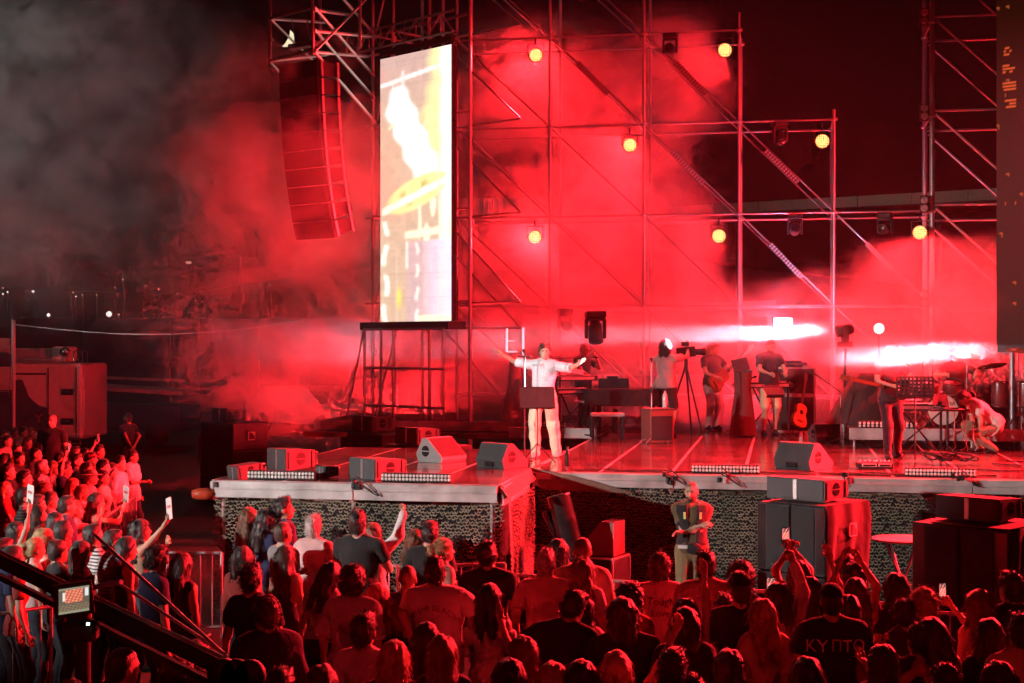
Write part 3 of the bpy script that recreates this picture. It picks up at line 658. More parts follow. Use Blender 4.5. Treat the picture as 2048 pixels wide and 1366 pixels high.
# rear riser with pale front
def riser(x0, x1, y0, y1, z1, label, n):
    t = thing('riser', label, 'riser', ((x0 + x1) / 2, (y0 + y1) / 2, ZS + .003))
    L = (x1 - x0) / n
    for k in range(n):
        xm = x0 + (k + .5) * L - (x0 + x1) / 2
        m = MB(); m.box((xm, 0, z1 - .025), (L - .012, y1 - y0, .05), bev=.004); m.build('deck_panel', DECK, t)
        m = MB(); m.box((xm, -(y1 - y0) / 2 - .02, z1 - .10), (L - .014, .03, .20), bev=.004); m.build('edge_beam', ALUP, t)
        for s in (-1, 1):
            for q in (-1, 1): tube_part('leg', (xm + s * (L / 2 - .1), q * ((y1 - y0) / 2 - .1), 0), (xm + s * (L / 2 - .1), q * ((y1 - y0) / 2 - .1), z1 - .05), .024, t)
    return t
riser(-9.4, -5.3, 28.9, 31.6, .20, 'low pale-edged riser at the back left beyond the wing', 2)
riser(-5.25, -3.5, 28.0, 29.8, .14, 'low pale platform step behind the singer on the left', 1)
riser(1.15, 7.6, 25.6, 30.2, .34, 'drum riser with pale front edge at the right', 3)
m = MB(); m.box((0, 0, 0), (5.9, 6.5, .1)); 
o = m.build('deck_panel', DECK, None, (-6.6, 28.2, ZS - .06)); o.name = 'side_deck'; tagit(o, 'dark side deck continuing the stage floor at the back left', 'deck', kind='structure')
o.location.y = 30.4; o.scale = (1, .66, 1)

# ------------------------------------------------------------------ scaffold wall
YS = 31.6; LV = [2.45, 4.43, 6.41, 8.39, 10.37, 12.35, 14.3]
cx_ = [aty(p, 683, YS).x for p in (914, 1100, 1288, 1478, 1668, 1864)]
scaf = thing('scaffold', 'tall stepped galvanised scaffold wall behind the band', 'scaffold', (cx_[0], YS, 0))
def sr(x, y, z): return (x - cx_[0], y - YS, z)
tops = [14.4, 14.4, 14.4, 10.75, 8.6, 14.4]; YB2 = YS + 1.57
for x, tp_ in zip(cx_, tops):
    for y in (YS, YB2):
        tube_part('upright', sr(x, y, 0), sr(x, y, tp_ - (.25 if y > YS else 0)), .031 if x < cx_[5] else .055, scaf)
couple = MB().lathe([(.0, -.035), (.075, -.03), (.082, 0), (.075, .03), (0, .035)], n=8).mesh('coupler'); couple.materials.append(STEEL)
for zi, z in enumerate(LV):
    for i in range(5):
        lim = min(tops[i], tops[i + 1]) if i < 4 else (6.5)
        if z > lim: continue
        for y in (YS, YB2):
            tube_part('ledger', sr(cx_[i] + .04, y, z), sr(cx_[i + 1] - .04, y, z), .021, scaf)
            zl = LV[zi - 1] if zi else 0.45
            if zi and not (i == 4 and y > YS): tube_part('brace', sr(cx_[i] + .06, y - .05, z - .06), sr(cx_[i + 1] - .06, y - .05, zl + .06), .019, scaf)
    for x, tp_ in zip(cx_, tops):
        if z < tp_: tube_part('transom', sr(x, YS, z + .03), sr(x, YB2, z + .03), .024, scaf); link('coupler', couple, None, scaf, sr(x, YS, z)); link('coupler', couple, None, scaf, sr(x, YB2, z))
for i in (3, 4):   # braces that climb to the stepped tops
    z = LV[4 if i == 3 else 3]
# right-hand bay beyond the tall column, running behind the dark screen
xr2 = cx_[5] + 2.07
for z in LV[1:]:
    for y, dz in ((YS, 0), (YB2, -.05)):
        tube_part('ledger', sr(cx_[5] + .05, y, z + .12 + dz * 4), sr(xr2, y, z + .12 + dz * 4), .028, scaf)
        tube_part('brace', sr(cx_[5] + .08, y, z + .05 + dz * 4), sr(xr2, y, z - 1.85 + dz * 4), .028, scaf)
tube_part('upright', sr(xr2, YS, 0), sr(xr2, YS, 14.4), .05, scaf); tube_part('upright', sr(xr2, YB2, 0), sr(xr2, YB2, 14.4), .05, scaf)

# ------------------------------------------------------------------ red par lamps (lit), with their own light
def led_face_mat():
    m = mat('lit_led_face', (.02, .02, .02), .4, var=0); nt = m.node_tree; b = nt.nodes['Principled BSDF']
    tc = nt.nodes.new('ShaderNodeTexCoord'); vo = nt.nodes.new('ShaderNodeTexVoronoi'); vo.inputs['Scale'].default_value = 26; vo.inputs['Randomness'].default_value = .25
    nt.links.new(tc.outputs['Object'], vo.inputs['Vector'])
    rp = nt.nodes.new('ShaderNodeValToRGB'); e = rp.color_ramp.elements; e[0].position = .24; e[0].color = (1, .90, .30, 1); e[1].position = .56; e[1].color = (1, .16, .02, 1)
    nt.links.new(vo.outputs['Distance'], rp.inputs[0]); nt.links.new(rp.outputs[0], b.inputs['Emission Color']); b.inputs['Emission Strength'].default_value = 1.7
    return m
LEDF = led_face_mat()
def par_lamp(p, aim, watts, label, size=110, lit=True, blend=.6, group='red par lamps on the scaffold'):
    t = thing('par_lamp', label, 'stage lamp', p, group=group)
    d = (Vector(aim) - Vector(p)).normalized(); q = d.to_track_quat('-Y', 'Z'); t.rotation_mode = 'QUATERNION'; t.rotation_quaternion = q
    Rx = Matrix.Rotation(R_(90), 3, 'X')
    MB().lathe([(0, -.20), (.09, -.19), (.13, -.10), (.160, .0), (.160, .045), (.150, .045), (.145, .02), (0, .02)], n=20, M=Rx).build('housing', BLACK, t)
    MB().lathe([(.146, .024), (.10, .030), (0, .034)], n=20, M=Rx).build('lens', LEDF if lit else BLACKG, t)
    y = MB()
    for s in (-1, 1): y.box((s * .175, .03, .1), (.012, .04, .26))
    y.box((0, .03, .235), (.36, .04, .012)); y.tube((0, .03, .24), (0, .03, .36), .016, n=6); y.build('yoke', BLACK, t)
    if lit and watts:
        l = bpy.data.lights.new('lamp_light', 'SPOT'); l.energy = watts; l.spot_size = R_(size); l.spot_blend = blend; l.color = RED; l.shadow_soft_size = .14
        o = bpy.data.objects.new('lamp_light', l); C.objects.link(o); o.parent = t; o.location = (0, -.07, 0); o.rotation_euler = (R_(-90), 0, 0); o.rotation_euler = Vector((0, -1, 0)).to_track_quat('-Z', 'Y').to_euler()
    return t
PAR_W = 5000
for (px, py, lab) in [(1072, 110, 'lit red par lamp, highest one left of the bright sky gap'), (1450, 100, 'lit red par lamp at the top of the taller stepped column'), (1260, 290, 'lit red par lamp in the middle of the scaffold, second level'),
                      (1645, 282, 'lit red par lamp near the top of the shorter stepped column'), (1070, 474, 'lit red par lamp on the third level, right of the tall screen'), (1438, 472, 'dimmer lit par lamp showing its grid of diodes, third level'),
                      (1840, 465, 'lit red par lamp beside the tall right-hand column')]:
    p = aty(px, py, YS - .18)
    par_lamp(p, (p.x * .2 - 2.5, 8, 1.0), PAR_W * (.45 if px == 1438 else 1), lab)

# unlit moving heads hanging on the ledgers
def moving_head(p, label, rx=10, rz=0, up=False, group='dark moving-head lamps', sc=1.0):
    t = thing('moving_head_lamp', label, 'stage lamp', p, rz, group); t.scale = (sc,) * 3; s = 1 if up else -1
    MB().box((0, 0, s * .05), (.30, .24, .10), bev=.015).build('base', BLACK, t)
    y = MB(); y.box((0, 0, s * .125), (.30, .10, .05), bev=.01)
    for k in (-1, 1): y.box((k * .14, 0, s * .27), (.045, .10, .30), bev=.012)
    y.build('yoke', BLACK, t)
    M = Euler((R_(90 + rx), 0, 0)).to_matrix()
    h = MB().lathe([(0, -.17), (.08, -.16), (.105, -.1), (.11, .05), (.115, .16), (.10, .17), (.09, .15), (0, .15)], (0, 0, s * .32), n=16, M=M).build('head', BLACK, t)
    MB().lathe([(.09, .152), (.05, .162), (0, .165)], (0, 0, s * .32), n=16, M=M).build('lens', BLACKG, t)
    return t
for px, lv, lab in [(1130, 1, 'dark moving head hanging low behind the keyboards'), (1560, 3, 'dark moving head on the upper ledger of the right bay'),
                    (1590, 2, 'dark moving head on the middle ledger near the shorter column'), (1770, 2, 'dark moving head on the middle ledger, rightmost bay'), (1340, 4, 'dark moving head hung from the topmost ledger')]:
    p = aty(px, 683, YS - .15); moving_head((p.x, p.y, LV[lv] - .05), lab, rx=random.Random(px).uniform(-20, 60), rz=random.Random(px + 1).uniform(-.6, .6))
moving_head(aty(1191, 622, 29.6), 'large dark moving head hanging in front of the pale truck', 70, .3, sc=1.35)

# LED pixel battens clamped to the braces
def batten(a, b, label, group, n=14, w=.11):
    a, b = Vector(a), Vector(b); t = thing('led_batten', label, 'led batten', a, group=group); d = b - a; q = d.to_track_quat('X', 'Z').to_matrix()
    m = MB(); L = d.length
    rotq = q.to_euler(); m.box(q @ Vector((L / 2, 0, 0)), (L, .06, w), rotq); m.build('housing', BLACK, t)
    e = MB()
    for k in range(n):
        for s in (-1, 1): e.box(q @ Vector(((k + .5) * L / n, -.034, s * w * .24)), (L / n * .62, .012, w * .34), rotq)
    tagit(e.build('diode_cells', mat('diode_lens', (.55, .45, .44), .25, var=.1), t), kind='stuff'); return t
for (x0, y0, x1, y1, lab) in [(1154, 125, 1215, 188, 'slanted pixel batten on the brace below the top left lamp'), (1349, 123, 1410, 188, 'slanted pixel batten on the brace left of the tallest step'), (1345, 304, 1407, 369, 'slanted pixel batten on the brace right of the middle lamp'),
                              (1531, 301, 1596, 366, 'slanted pixel batten against the black sky, left of the short column'), (1540, 488, 1604, 556, 'slanted pixel batten above the bright beam'), (1733, 487, 1790, 545, 'slanted pixel batten fading into the right-hand smoke')]:
    batten(aty(x0, y0, YS - .1), aty(x1, y1, YS - .1), lab, 'slanted pixel battens on the scaffold braces')
for y0, y1, lab in [(60, 160, 'upright pixel batten at the top right corner of the tall screen'), (560, 655, 'upright pixel batten beside the lower right edge of the tall screen')]:
    batten(aty(911, y1, YS - .15), aty(911, y0, YS - .15), lab, 'upright pixel battens by the screen', 18, .1)

# pairs of blinders on the tall right column
for py, lab in [(32, 'pair of round blinders at the top of the tall right column'), (224, 'pair of round blinders second from the top of the right column'), (408, 'pair of round blinders beside the pale roof edge, right column'), (597, 'lowest pair of blinders on the right column, in smoke')]:
    p = aty(1849, py, YS - .2); t = thing('blinder', lab, 'stage lamp', p, group='paired blinders on the right column')
    MB().box((0, .06, 0), (.17, .12, .36), bev=.01).build('housing', BLACK, t)
    Rx = Matrix.Rotation(R_(90), 3, 'X')
    for s in (-1, 1): MB().lathe([(.078, .0), (.072, .02), (.04, .012), (0, .008)], (0, 0, s * .085), n=14, M=Rx).build('reflector', mat('blinder_glass', (.75, .70, .70), .12, .6, var=0), t)

# ------------------------------------------------------------------ tall LED screen at the left, showing a close view of drums
def screen_cols(u, v):
    """picture on the screen: u 0..1 left to right, v 0..1 bottom to top"""
    c = np.zeros((len(u), 3)); c[:] = (.66, .44, .31)
    def blend(m, col):
        m = np.clip(m, 0, 1)[:, None]; c[:] = c * (1 - m) + np.array(col) * m
    sm = lambda x, a, b: np.clip((x - a) / (b - a), 0, 1)
    n = .5 + .25 * np.sin(u * 17 + v * 31) + .25 * np.sin(u * 41 - v * 23); w = .03 * np.sin(v * 27) + .02 * np.sin(v * 61 + u * 9)
    blend(sm(v, .70, 1.0) * .8, (.58, .36, .34))
    blend(sm(u + w - .5 * np.maximum(v - .8, 0), .58, .70) * sm(v, .50, .56) * .9, (.86, .80, .38))          # lit curtain
    blend(sm(u + w * .3, .83, .88), (.98, .97, .86))
    blend((np.abs(v - (.895 + .045 * u)) < .007) * (u < .95), (.98, .90, .86)); blend((np.abs(u - .17 - (v - .86) * .6) < .014) * (v > .80) * (v < .90), (.9, .72, .66)); blend((np.abs(u - .33) < .016) * (v > .87) * (v < .94), (.9, .74, .68))
    t = np.clip(((u - .27) * .40 + (.80 - v) * 1.0) / (.40 * .40 + .26), 0, 1.0); dx = u - (.27 + .44 * t); dy = (v - (.80 - .27 * t)) * 2.3
    arm = np.hypot(dx, dy); blend(sm(.20 - .02 * np.sin(v * 70) - arm, 0, .05), (1.0, .99, .93))               # forearm and hand
    blend(sm(.13 - np.hypot((u - .33), (v - .795) * 2.2), 0, .04), (1, 1, .95)); blend((np.abs(v - .745 - .22 * (u - .2)) < .005) * (u > .12) * (u < .34), (.95, .88, .55))
    cyv = np.hypot((u - .52) / .46, (v - .475 - .10 * (u - .5)) / .062); blend(sm(1.0 - cyv, 0, .12), (.90, .80, .34)); blend(sm(.75 - cyv, 0, .3) * sm(n, .35, .8) * .8, (.52, .40, .12))
    blend((np.abs(v - .412 - .11 * u) < .010 + .006 * n) * (u > .03), (1, .96, .80)); blend((u > .55) * (v < .45) * (v > .30) * sm(n + .2 * np.sin(u * 60), .5, .62), (1, .95, .66))
    drum = (u > .38) * (v < .30); blend(drum * .9, (.66, .42, .42)); blend(drum * sm(u, .60, .92), (.80, .72, .98)); blend(drum * (np.abs(u - .72) < .10) * .35, (.9, .62, .62))
    blend(((np.abs(v - .315 - .02 * u) < .013)) * (u > .36), (.98, .92, .66)); blend((np.abs(v - .012) < .010) * (u > .5), (.98, .94, .6))
    blend((np.abs(u - .53 + .012 * np.sin(v * 90)) < .016) * (v < .29) * sm(np.sin(v * 75), -.5, 0), (1, .93, .82)); blend((np.abs(u - .385) < .012) * (v < .30) * (v > .2), (1, .93, .82))
    blend(((np.abs(u - .075 + .03 * np.sin(v * 35)) < .034)) * (v < .38) * sm(np.sin(v * 55 + 3 * u), -.75, -.4), (1, .94, .80)); blend(sm(.055 - np.hypot(u - .27, (v - .09) * 1.0), 0, .04), (.95, .70, .12)); blend((np.abs(u - .24) < .010) * (v < .28) * .7, (.85, .65, .5))
    blend((np.abs(u - .845 + .03 * v) < .010) * (v < .98), (.90, .72, .50)); return np.clip(c, 0, 1)
def emissive_grid(name, P00, P10, P01, P11, nu, nv, fn, m, parent, soft=0):
    u, v = np.meshgrid(np.linspace(0, 1, nu), np.linspace(0, 1, nv)); u = u.ravel(); v = v.ravel()
    a, b, c_, d = (np.array(p) for p in (P00, P10, P01, P11))
    V = a * ((1 - u) * (1 - v))[:, None] + b * (u * (1 - v))[:, None] + c_ * ((1 - u) * v)[:, None] + d * (u * v)[:, None]
    i = np.arange(nu * nv).reshape(nv, nu); Q = np.stack([i[:-1, :-1].ravel(), i[:-1, 1:].ravel(), i[1:, 1:].ravel(), i[1:, :-1].ravel()], 1)
    col = np.ones((len(u), 4)); cc = fn(u, v)
    if soft:
        g3 = cc.reshape(nv, nu, 3)
        for _ in range(soft): q = np.pad(g3, ((1, 1), (1, 1), (0, 0)), 'edge'); g3 = (q[1:-1, 1:-1] * 2 + q[:-2, 1:-1] + q[2:, 1:-1] + q[1:-1, :-2] + q[1:-1, 2:]) / 6
        rg = np.random.RandomState(7); lo_ = np.kron(rg.uniform(-1, 1, (nv // 8 + 1, nu // 6 + 1)), np.ones((8, 6)))[:nv, :nu]
        g3 = g3 * (1 + .05 * lo_[:, :, None] + .04 * rg.normal(0, 1, (nv, nu, 1))) * (1 - .10 * ((np.arange(nv) % (nv // 11)) == 0))[:, None, None]; cc = g3.reshape(-1, 3)
    col[:, :3] = cc
    return link(name, np_mesh(name, V, Q, col), m, parent)
SA = atd(765, 640, 31.2); SB = atd(907, 645, 29.6); SZ0, SZ1 = 4.08, 9.72
scr = thing('led_screen', 'tall bright LED screen showing a close view of a drum kit', 'screen', (SA.x, SA.y, 0))
sx_, sy_ = SB.x - SA.x, SB.y - SA.y; sl = math.hypot(sx_, sy_); ux, uy = sx_ / sl, sy_ / sl; nx_, ny_ = uy, -ux     # nx,ny: towards the viewer
f = lambda k, z, o=0: (ux * k + nx_ * o, uy * k + ny_ * o, z)
emissive_grid('picture', f(0, SZ0, .06), f(sl, SZ0, .06), f(0, SZ1, .06), f(sl, SZ1, .06), 80, 260, screen_cols, attr_mat('screen_picture', 'Col', 1.35, .4), scr, 3)
rz_ = math.atan2(uy, ux)
for r in range(11):        # cabinets behind the picture
    for cidx in range(4):
        m = MB(); m.box(f(sl * (cidx + .5) / 4, SZ0 + (r + .5) * (SZ1 - SZ0) / 11, -.02), (sl / 4 - .006, .12, (SZ1 - SZ0) / 11 - .006), (0, 0, rz_)); m.build('cabinet', BLACK, scr)
m = MB(); m.box(f(sl * .42, SZ0 - .09, .0), (sl * 1.25, .5, .16), (0, 0, rz_)); m.build('footing_beam', BLACK, scr)
# screen tower: uprights, ledgers and platform under the screen
tw = thing('screen_tower', 'scaffold tower carrying the tall screen, left of the band', 'scaffold', (SA.x, SA.y, 0))
def tf(k, o, z): return (ux * k + nx_ * o, uy * k + ny_ * o, z)
for k in (-.75, -.05, sl * .5, sl + .12):
    for o in ((-.35, -1.8) if k < 1 else (-.35,)): tube_part('upright', tf(k, o, 0), tf(k, o, 14.2), .034, tw)
for z in (2.0, 3.95, 4.5, 6.4, 8.4, 10.4, 12.4):
    for o in (-.35, -1.8):
        tube_part('ledger', tf(-1.0, o, z), tf(sl + .15, o, z), .024, tw)
    for k in (-.75, -.05): tube_part('transom', tf(k, -.35, z), tf(k, -1.8, z), .024, tw)
    tube_part('brace', tf(-.75, -.42, z), tf(-.05, -.42, min(z + 1.9, 14)), .022, tw); tube_part('brace', tf(-.05, -1.85, z + 1.9), tf(sl + .1, -1.85, z), .022, tw)
for k in (-.30, .25): tube_part('upright', tf(k, .25, ZS), tf(k, .25, 3.95), .03, tw)
for z in (2.3, 3.1, 3.92): tube_part('ledger', tf(-.32, .25, z), tf(sl, .25, z), .024, tw)
tube_part('brace', tf(-.3, .28, 3.9), tf(-.9, .28, ZS + .1), .022, tw)
# lattice beam over the screen
tr = thing('lattice_beam', 'lattice truss running along the top of the tall screen', 'truss', (SA.x, SA.y, SZ1 + .25))
for dz in (0, .42):
    tube_part('chord', f(-1.1, dz, .1), f(sl + .1, dz, .1), .026, tr); tube_part('chord', f(-1.1, dz, -.35), f(sl + .1, dz, -.35), .026, tr)
for k in range(9):
    a = -1.1 + k * (sl + 1.2) / 9; b = a + (sl + 1.2) / 9; tube_part('web', f(a, 0 if k % 2 else .42, .1), f(b, .42 if k % 2 else 0, .1), .016, tr); tube_part('web', f(a, 0, .1), f(a, .42, .1), .014, tr)
m = MB(); m.box(f(sl * .5, -.12, .02), (sl * 1.02, .1, .12), (0, 0, rz_)); m.build('hanging_bar', BLACK, tr)

# ------------------------------------------------------------------ cantilever frame with hanging line array
can = thing('cantilever_frame', 'cantilevered scaffold frame holding the hanging loudspeakers', 'scaffold', atd(540, 683, 26.6) * 1)
o0 = Vector(can.location); 
def cp(px, py, d): return atd(px, py, d) - o0
DL, DR = 26.6, 25.6
for px, d, b0, top in ((540, DL, 128, -60), (625, DR, 110, -60), (640, 29.3, 95, -60), (720, 28.4, 95, -60)): tube_part('upright', cp(px, b0, d), cp(px, top, d), .034, can)
for yl, yr in ((37, 15), (122, 100)): tube_part('ledger', cp(540, yl, DL), cp(625, yr, DR), .03, can)
tube_part('ledger', cp(540, 80, DL), cp(546, 80, DL), .03, can)
for y0, x1, y1, d1 in ((62, 758, 74, 31.6), (104, 735, 113, 31.2), (20, 700, 30, 31)): tube_part('ledger', cp(628, y0, DR), cp(x1, y1, d1), .032, can)
for y0, x1, y1, d1 in ((14, 748, 152, 31.8), (58, 748, 196, 31.8), (103, 752, 246, 31.8), (-70, 748, 68, 31.8)): tube_part('brace', cp(628, y0, DR), cp(x1, y1, d1), .032, can)
tube_part('brace', cp(630, 102, DR), cp(760, -30, 30), .026, can); tube_part('brace', cp(541, 38, DL), cp(640, 135, 29), .024, can); tube_part('brace', cp(541, 125, DL), cp(640, 230, 29.5), .024, can)
tube_part('ledger', cp(541, 38, DL), cp(650, 45, 29.3), .026, can); tube_part('ledger', cp(541, 122, DL), cp(655, 110, 29.3), .026, can)
m = MB(); a_, b_ = cp(582, 97, 26.8), cp(634, 84, 26.4); m.box((a_ + b_) / 2, ((b_ - a_).length, .16, .09), (0, 0, math.atan2((b_ - a_).y, (b_ - a_).x))); m.build('fly_bar', ALU, can)
for k, px in enumerate((592, 622)): tube_part('chain', cp(px - 8, 40, 26.6), cp(px, 92, 26.6), .012, can, CHROME)
fdir = Vector((SA.x - 0, 0, 0)); arr = thing('line_array', 'curved hanging line array of black loudspeaker cabinets at the upper left', 'loudspeaker', atd(620, 128, 26.6))
pos = Vector((0, 0, 0)); ang = 2.0; yaw_a = YAW + R_(-38)
cab = MB(); cab.prism([(-.30, -.16), (.28, -.10), (.28, .10), (-.30, .16)], -.52, .52, 'x').mesh
cabm = MB(); cabm.prism([(-.30, -.155), (.28, -.105), (.28, .105), (-.30, .155)], -.50, .50, 'x'); CABM = cabm.mesh('cabinet'); CABM.materials.append(BLACK)
gr = MB(); gr.box((0, -.305, 0), (.96, .012, .285)); GRM = gr.mesh('grille'); GRM.materials.append(GRILLE)
hw = MB()
hw.box((0, 0, 0), (.02, .05, .29)); HWM = hw.mesh('rigging_rail'); HWM.materials.append(ALU)
p_ = Vector((0, 0, -.16))
for k in range(10):
    e = (R_(ang), 0, yaw_a)
    c_ = link('cabinet', CABM, None, arr, p_.copy(), e); link('grille', GRM, None, c_); [link('rigging_rail', HWM, None, c_, (s * .515, y, 0)) for s in (-1, 1) for y in (-.2, .2)]
    Re = Euler(e).to_matrix(); p_ = p_ + Re @ Vector((0, .012 * 0, -.158)); ang += .7 + .22 * k; Re2 = Euler((R_(ang), 0, yaw_a)).to_matrix(); p_ = p_ + Re2 @ Vector((0, 0, -.158))

# ------------------------------------------------------------------ dark LED wall at the right edge, seen at a slant
rs_ = thing('dark_led_wall', 'tall dark LED wall at the right edge with a few glowing orange lines', 'screen', aty(1993, 683, 29.0))
w0 = Vector(rs_.location); 
def dk(k, z): return (k * .86, -k * .5, z - w0.z)
def dark_cols(u, v):
    c = np.zeros((len(u), 3)); c[:] = (.006, .003, .001)
    gu = np.floor(u * 40); gv = np.floor(v * 150); h = np.abs(np.sin(gu * 12.9898 + gv * 78.233) * 43758.5453) % 1
    m = (((v - .50) / .07) ** 2 + ((u - .09 - .25 * (.53 - v)) / .05) ** 2 < 1) & (((u * 40) % 1 > .72) | ((v * 150) % 1 > .75)) & (h > .25)
    c[m] = (.75, .10, .02); m2 = (h > .985) & (((u * 40) % 1 > .55) | ((v * 150) % 1 > .6)); c[m2] = (.35, .08, .02); return c
emissive_grid('picture', dk(0, 3.6), dk(2.6, 3.6), dk(0, 13.6), dk(2.6, 13.6), 120, 330, dark_cols, attr_mat('dark_picture', 'Col', 1.0, .9), rs_)
m = MB(); a, b = Vector(dk(0, 3.5)), Vector(dk(2.6, 3.5)); q = math.atan2((b - a).y, (b - a).x); mid = (a + b) / 2 + Vector((.05, .09, 5.05)); m.box(mid, ((b - a).length, .12, 10.2), (0, 0, q)); m.build('cabinet_back', BLACK, rs_)
for k in (.2, 2.4):
    a = Vector(dk(k, 0)); tube_part('upright', (a.x + .15, a.y + .35, -w0.z), (a.x + .15, a.y + .35, 10), .05, rs_)
# ------------------------------------------------------------------ loudspeakers
SPK = R_(-35)
def logo(parent, c, s, face='x'):
    """square badge with a curved stroke, on a +x face"""
    b = MB(); t = s * .09
    def bar(y0, z0, y1, z1): b.box((c[0], c[1] + (y0 + y1) / 2, c[2] + (z0 + z1) / 2), (.004, abs(y1 - y0) + t, abs(z1 - z0) + t))
    h = s / 2
    bar(-h, -h, h, -h); bar(-h, h, h, h); bar(-h, -h, -h, h); bar(h, -h, h, h)
    b.prism([(-.05 * s, h), (h, h), (h, -.1 * s), (.32 * s, .1 * s), (.12 * s, .30 * s)], c[0] - .002, c[0] + .003, 'x', c=(0, c[1], c[2]))
    return b.build('badge', PAPER, parent)
def round_badge(parent, c, r, sgn=1):
    """dark disc split by a bar, on a side face"""
    b = MB()
    for s in (-1, 1):
        pts = [(r * math.cos(t), s * (r * math.sin(t)) + s * r * .12) for t in [math.pi * k / 8 for k in range(9)]]
        if s < 0: pts = pts[::-1]
        b.prism(pts, c[0] - .002, c[0] + .004 * sgn, 'x', c=(0, c[1], c[2]))
    return b.build('handle_recess', BLACKG, parent)
def fill_box(p, label, w=.62, d=.50, h=.30, rz=SPK, tilt=0, group='small loudspeakers set on the stage edge and on the subwoofers'):
    t = thing('loudspeaker', label, 'loudspeaker', p, group=group, rot=(R_(tilt), 0, rz)); tp_ = .16
    b = MB(); z0, z1 = 0, h; k = h * tp_
    vs = [(-w / 2, -d / 2, z0), (w / 2, -d / 2, z0), (w / 2, d / 2, z0 + k), (-w / 2, d / 2, z0 + k), (-w / 2, -d / 2, z1), (w / 2, -d / 2, z1), (w / 2, d / 2, z1 - k * .6), (-w / 2, d / 2, z1 - k * .6)]
    b.add(vs, [(0, 3, 2, 1), (4, 5, 6, 7), (0, 1, 5, 4), (1, 2, 6, 5), (2, 3, 7, 6), (3, 0, 4, 7)]); b.build('cabinet', GREYB, t)
    for s in (-1, 1): MB().box((s * w * .26, -d / 2 - .008, h / 2), (w * .44, .014, h * .9), bev=.004).build('grille', mat('fill_grille', (.07, .07, .073), .55, .2, var=.15, scale=50, bump=.25, bscale=300), t)
    MB().box((0, -d / 2 - .010, h / 2), (w * .07, .014, h * .9), bev=.003).build('front_strip', ALU, t)
    round_badge(t, (w / 2 + .002, 0, h / 2 + .01), h * .26)
    r = MB(); r.path([(w / 2 - .03, d / 2 + .0, h * .25), (w / 2 - .03, d / 2 + .05, h * .25), (w / 2 - .03, d / 2 + .05, h * .8), (w / 2 - .03, d / 2, h * .8)], .010, 5); r.build('carry_rail', ALU, t)
    for y in (-d * .3, d * .3): MB().box((w / 2 + .006, y * 1.35, h * .5), (.012, .03, h * .75)).build('rigging_bar', BLACK, t)
    return t
def subs(p, label, cols, rows, w, d, h, rz=SPK, cover=False, grp='stacked subwoofers'):
    t = thing('subwoofer_stack', label, 'loudspeaker', p, rz, grp)
    for r in range(rows):
        for c in range(cols):
            x = (c - (cols - 1) / 2) * w
            cb = MB().box((x, 0, (r + .5) * h), (w - .012, d, h - .012), bev=.012).build('cabinet', BLACK, t)
            MB().box((x + w * (.14 if c % 2 == 0 else -.14), -d / 2 - .006, (r + .5) * h), (w * .66, .014, h * .93), bev=.004).build('grille', GRILLE, cb)
            MB().box((x - w * (.34 if c % 2 == 0 else -.34), -d / 2 + .012, (r + .5) * h), (w * .24, .03, h * .93), bev=.004).build('port', BLACKG, cb)
            MB().lathe([(0, -.01), (.02, 0), (0, .012)], (x, -d / 2 - .012, r * h + .09), n=8, M=Matrix.Rotation(R_(90), 3, 'X')).build('badge_stud', ALU, cb)
    if cover:
        rs = random.Random(4); n = 24; V = []; W_ = cols * w / 2
        for j in range(9):
            for i in range(n + 1):
                y = -d / 2 + d * i / n; z = rows * h + .012 - rows * h * .97 * j / 8
                V.append((W_ + .02 + .035 * math.sin(y * 16 + j * .5) * (.25 + j / 8) + .02 * math.sin(y * 31) * j / 8, y + .03 * math.sin(j * 1.3), z))
        F = [(j * (n + 1) + i, j * (n + 1) + i + 1, (j + 1) * (n + 1) + i + 1, (j + 1) * (n + 1) + i) for j in range(8) for i in range(n)]
        b = MB(); b.add(V, F, True); b.build('cover_cloth', mat('dark_cloth', (.05, .03, .03), .75, bump=.4, bscale=8), t)
        MB().box((W_ * .2, 0, rows * h + .008), (cols * w * .8, d * 1.02, .012)).build('cover_top', mat('dark_cloth', (.05, .03, .03)), t)
        logo(t, (W_ + .075, .02, rows * h - .30), .15); MB().box((W_ + .08, .02, rows * h - .66), (.006, .20, .20), (0, 0, R_(3))).build('paper_sheet', PAPER, t)
    else: logo(t, (cols * w / 2 + .006, .02, rows * h - .30), .17)
    return t
def wedge(p, rz, label, w=.62, d=.52, h=.36, m=None):
    t = thing('floor_monitor', label, 'floor monitor', p, rz, 'wedge monitors on the stage floor')
    prof = [(-d / 2, 0), (d * .42, 0), (d / 2, .12), (d * .26, h * .97), (d * .16, h), (d * .04, h * .97), (-d / 2 - .02, .09), (-d / 2 - .02, .05)]
    MB().prism(prof, -w / 2, w / 2, 'x').build('cabinet', GREYB if m is None else m, t)
    a = Vector((0, -d / 2 - .02, .09)); b = Vector((0, d * .04, h * .97)); mid = (a + b) / 2; ang = math.atan2(b.z - a.z, b.y - a.y)
    MB().box(mid + Vector((0, -math.sin(ang), math.cos(ang))) * .004, (w * .92, (b - a).length * .95, .012), (ang, 0, 0)).build('grille', GRILLE, t)
    for s in (-1, 1): round_badge(t, (s * (w / 2 + .002), .06, h * .45), .075, s)
    MB().box((0, d / 2 + .003, .06), (w * .3, .012, .07)).build('socket_panel', BLACKG, t)
    return t
g = lambda px, py: atz(px, py, ZS + .003)
subs(atz(468, 1003, 0), 'tall stack of subwoofers farthest left, half lost in red smoke', 1, 3, 1.35, .95, .61)
subs(Vector((-8.0, 28.4, 0)), 'second stack of subwoofers with a pale square badge, behind the wing', 1, 3, 1.35, .95, .61)
subs(Vector((-6.3, 25.6, 0)), 'nearest left stack of subwoofers just behind the wing deck', 1, 3, 1.3, .95, .60)
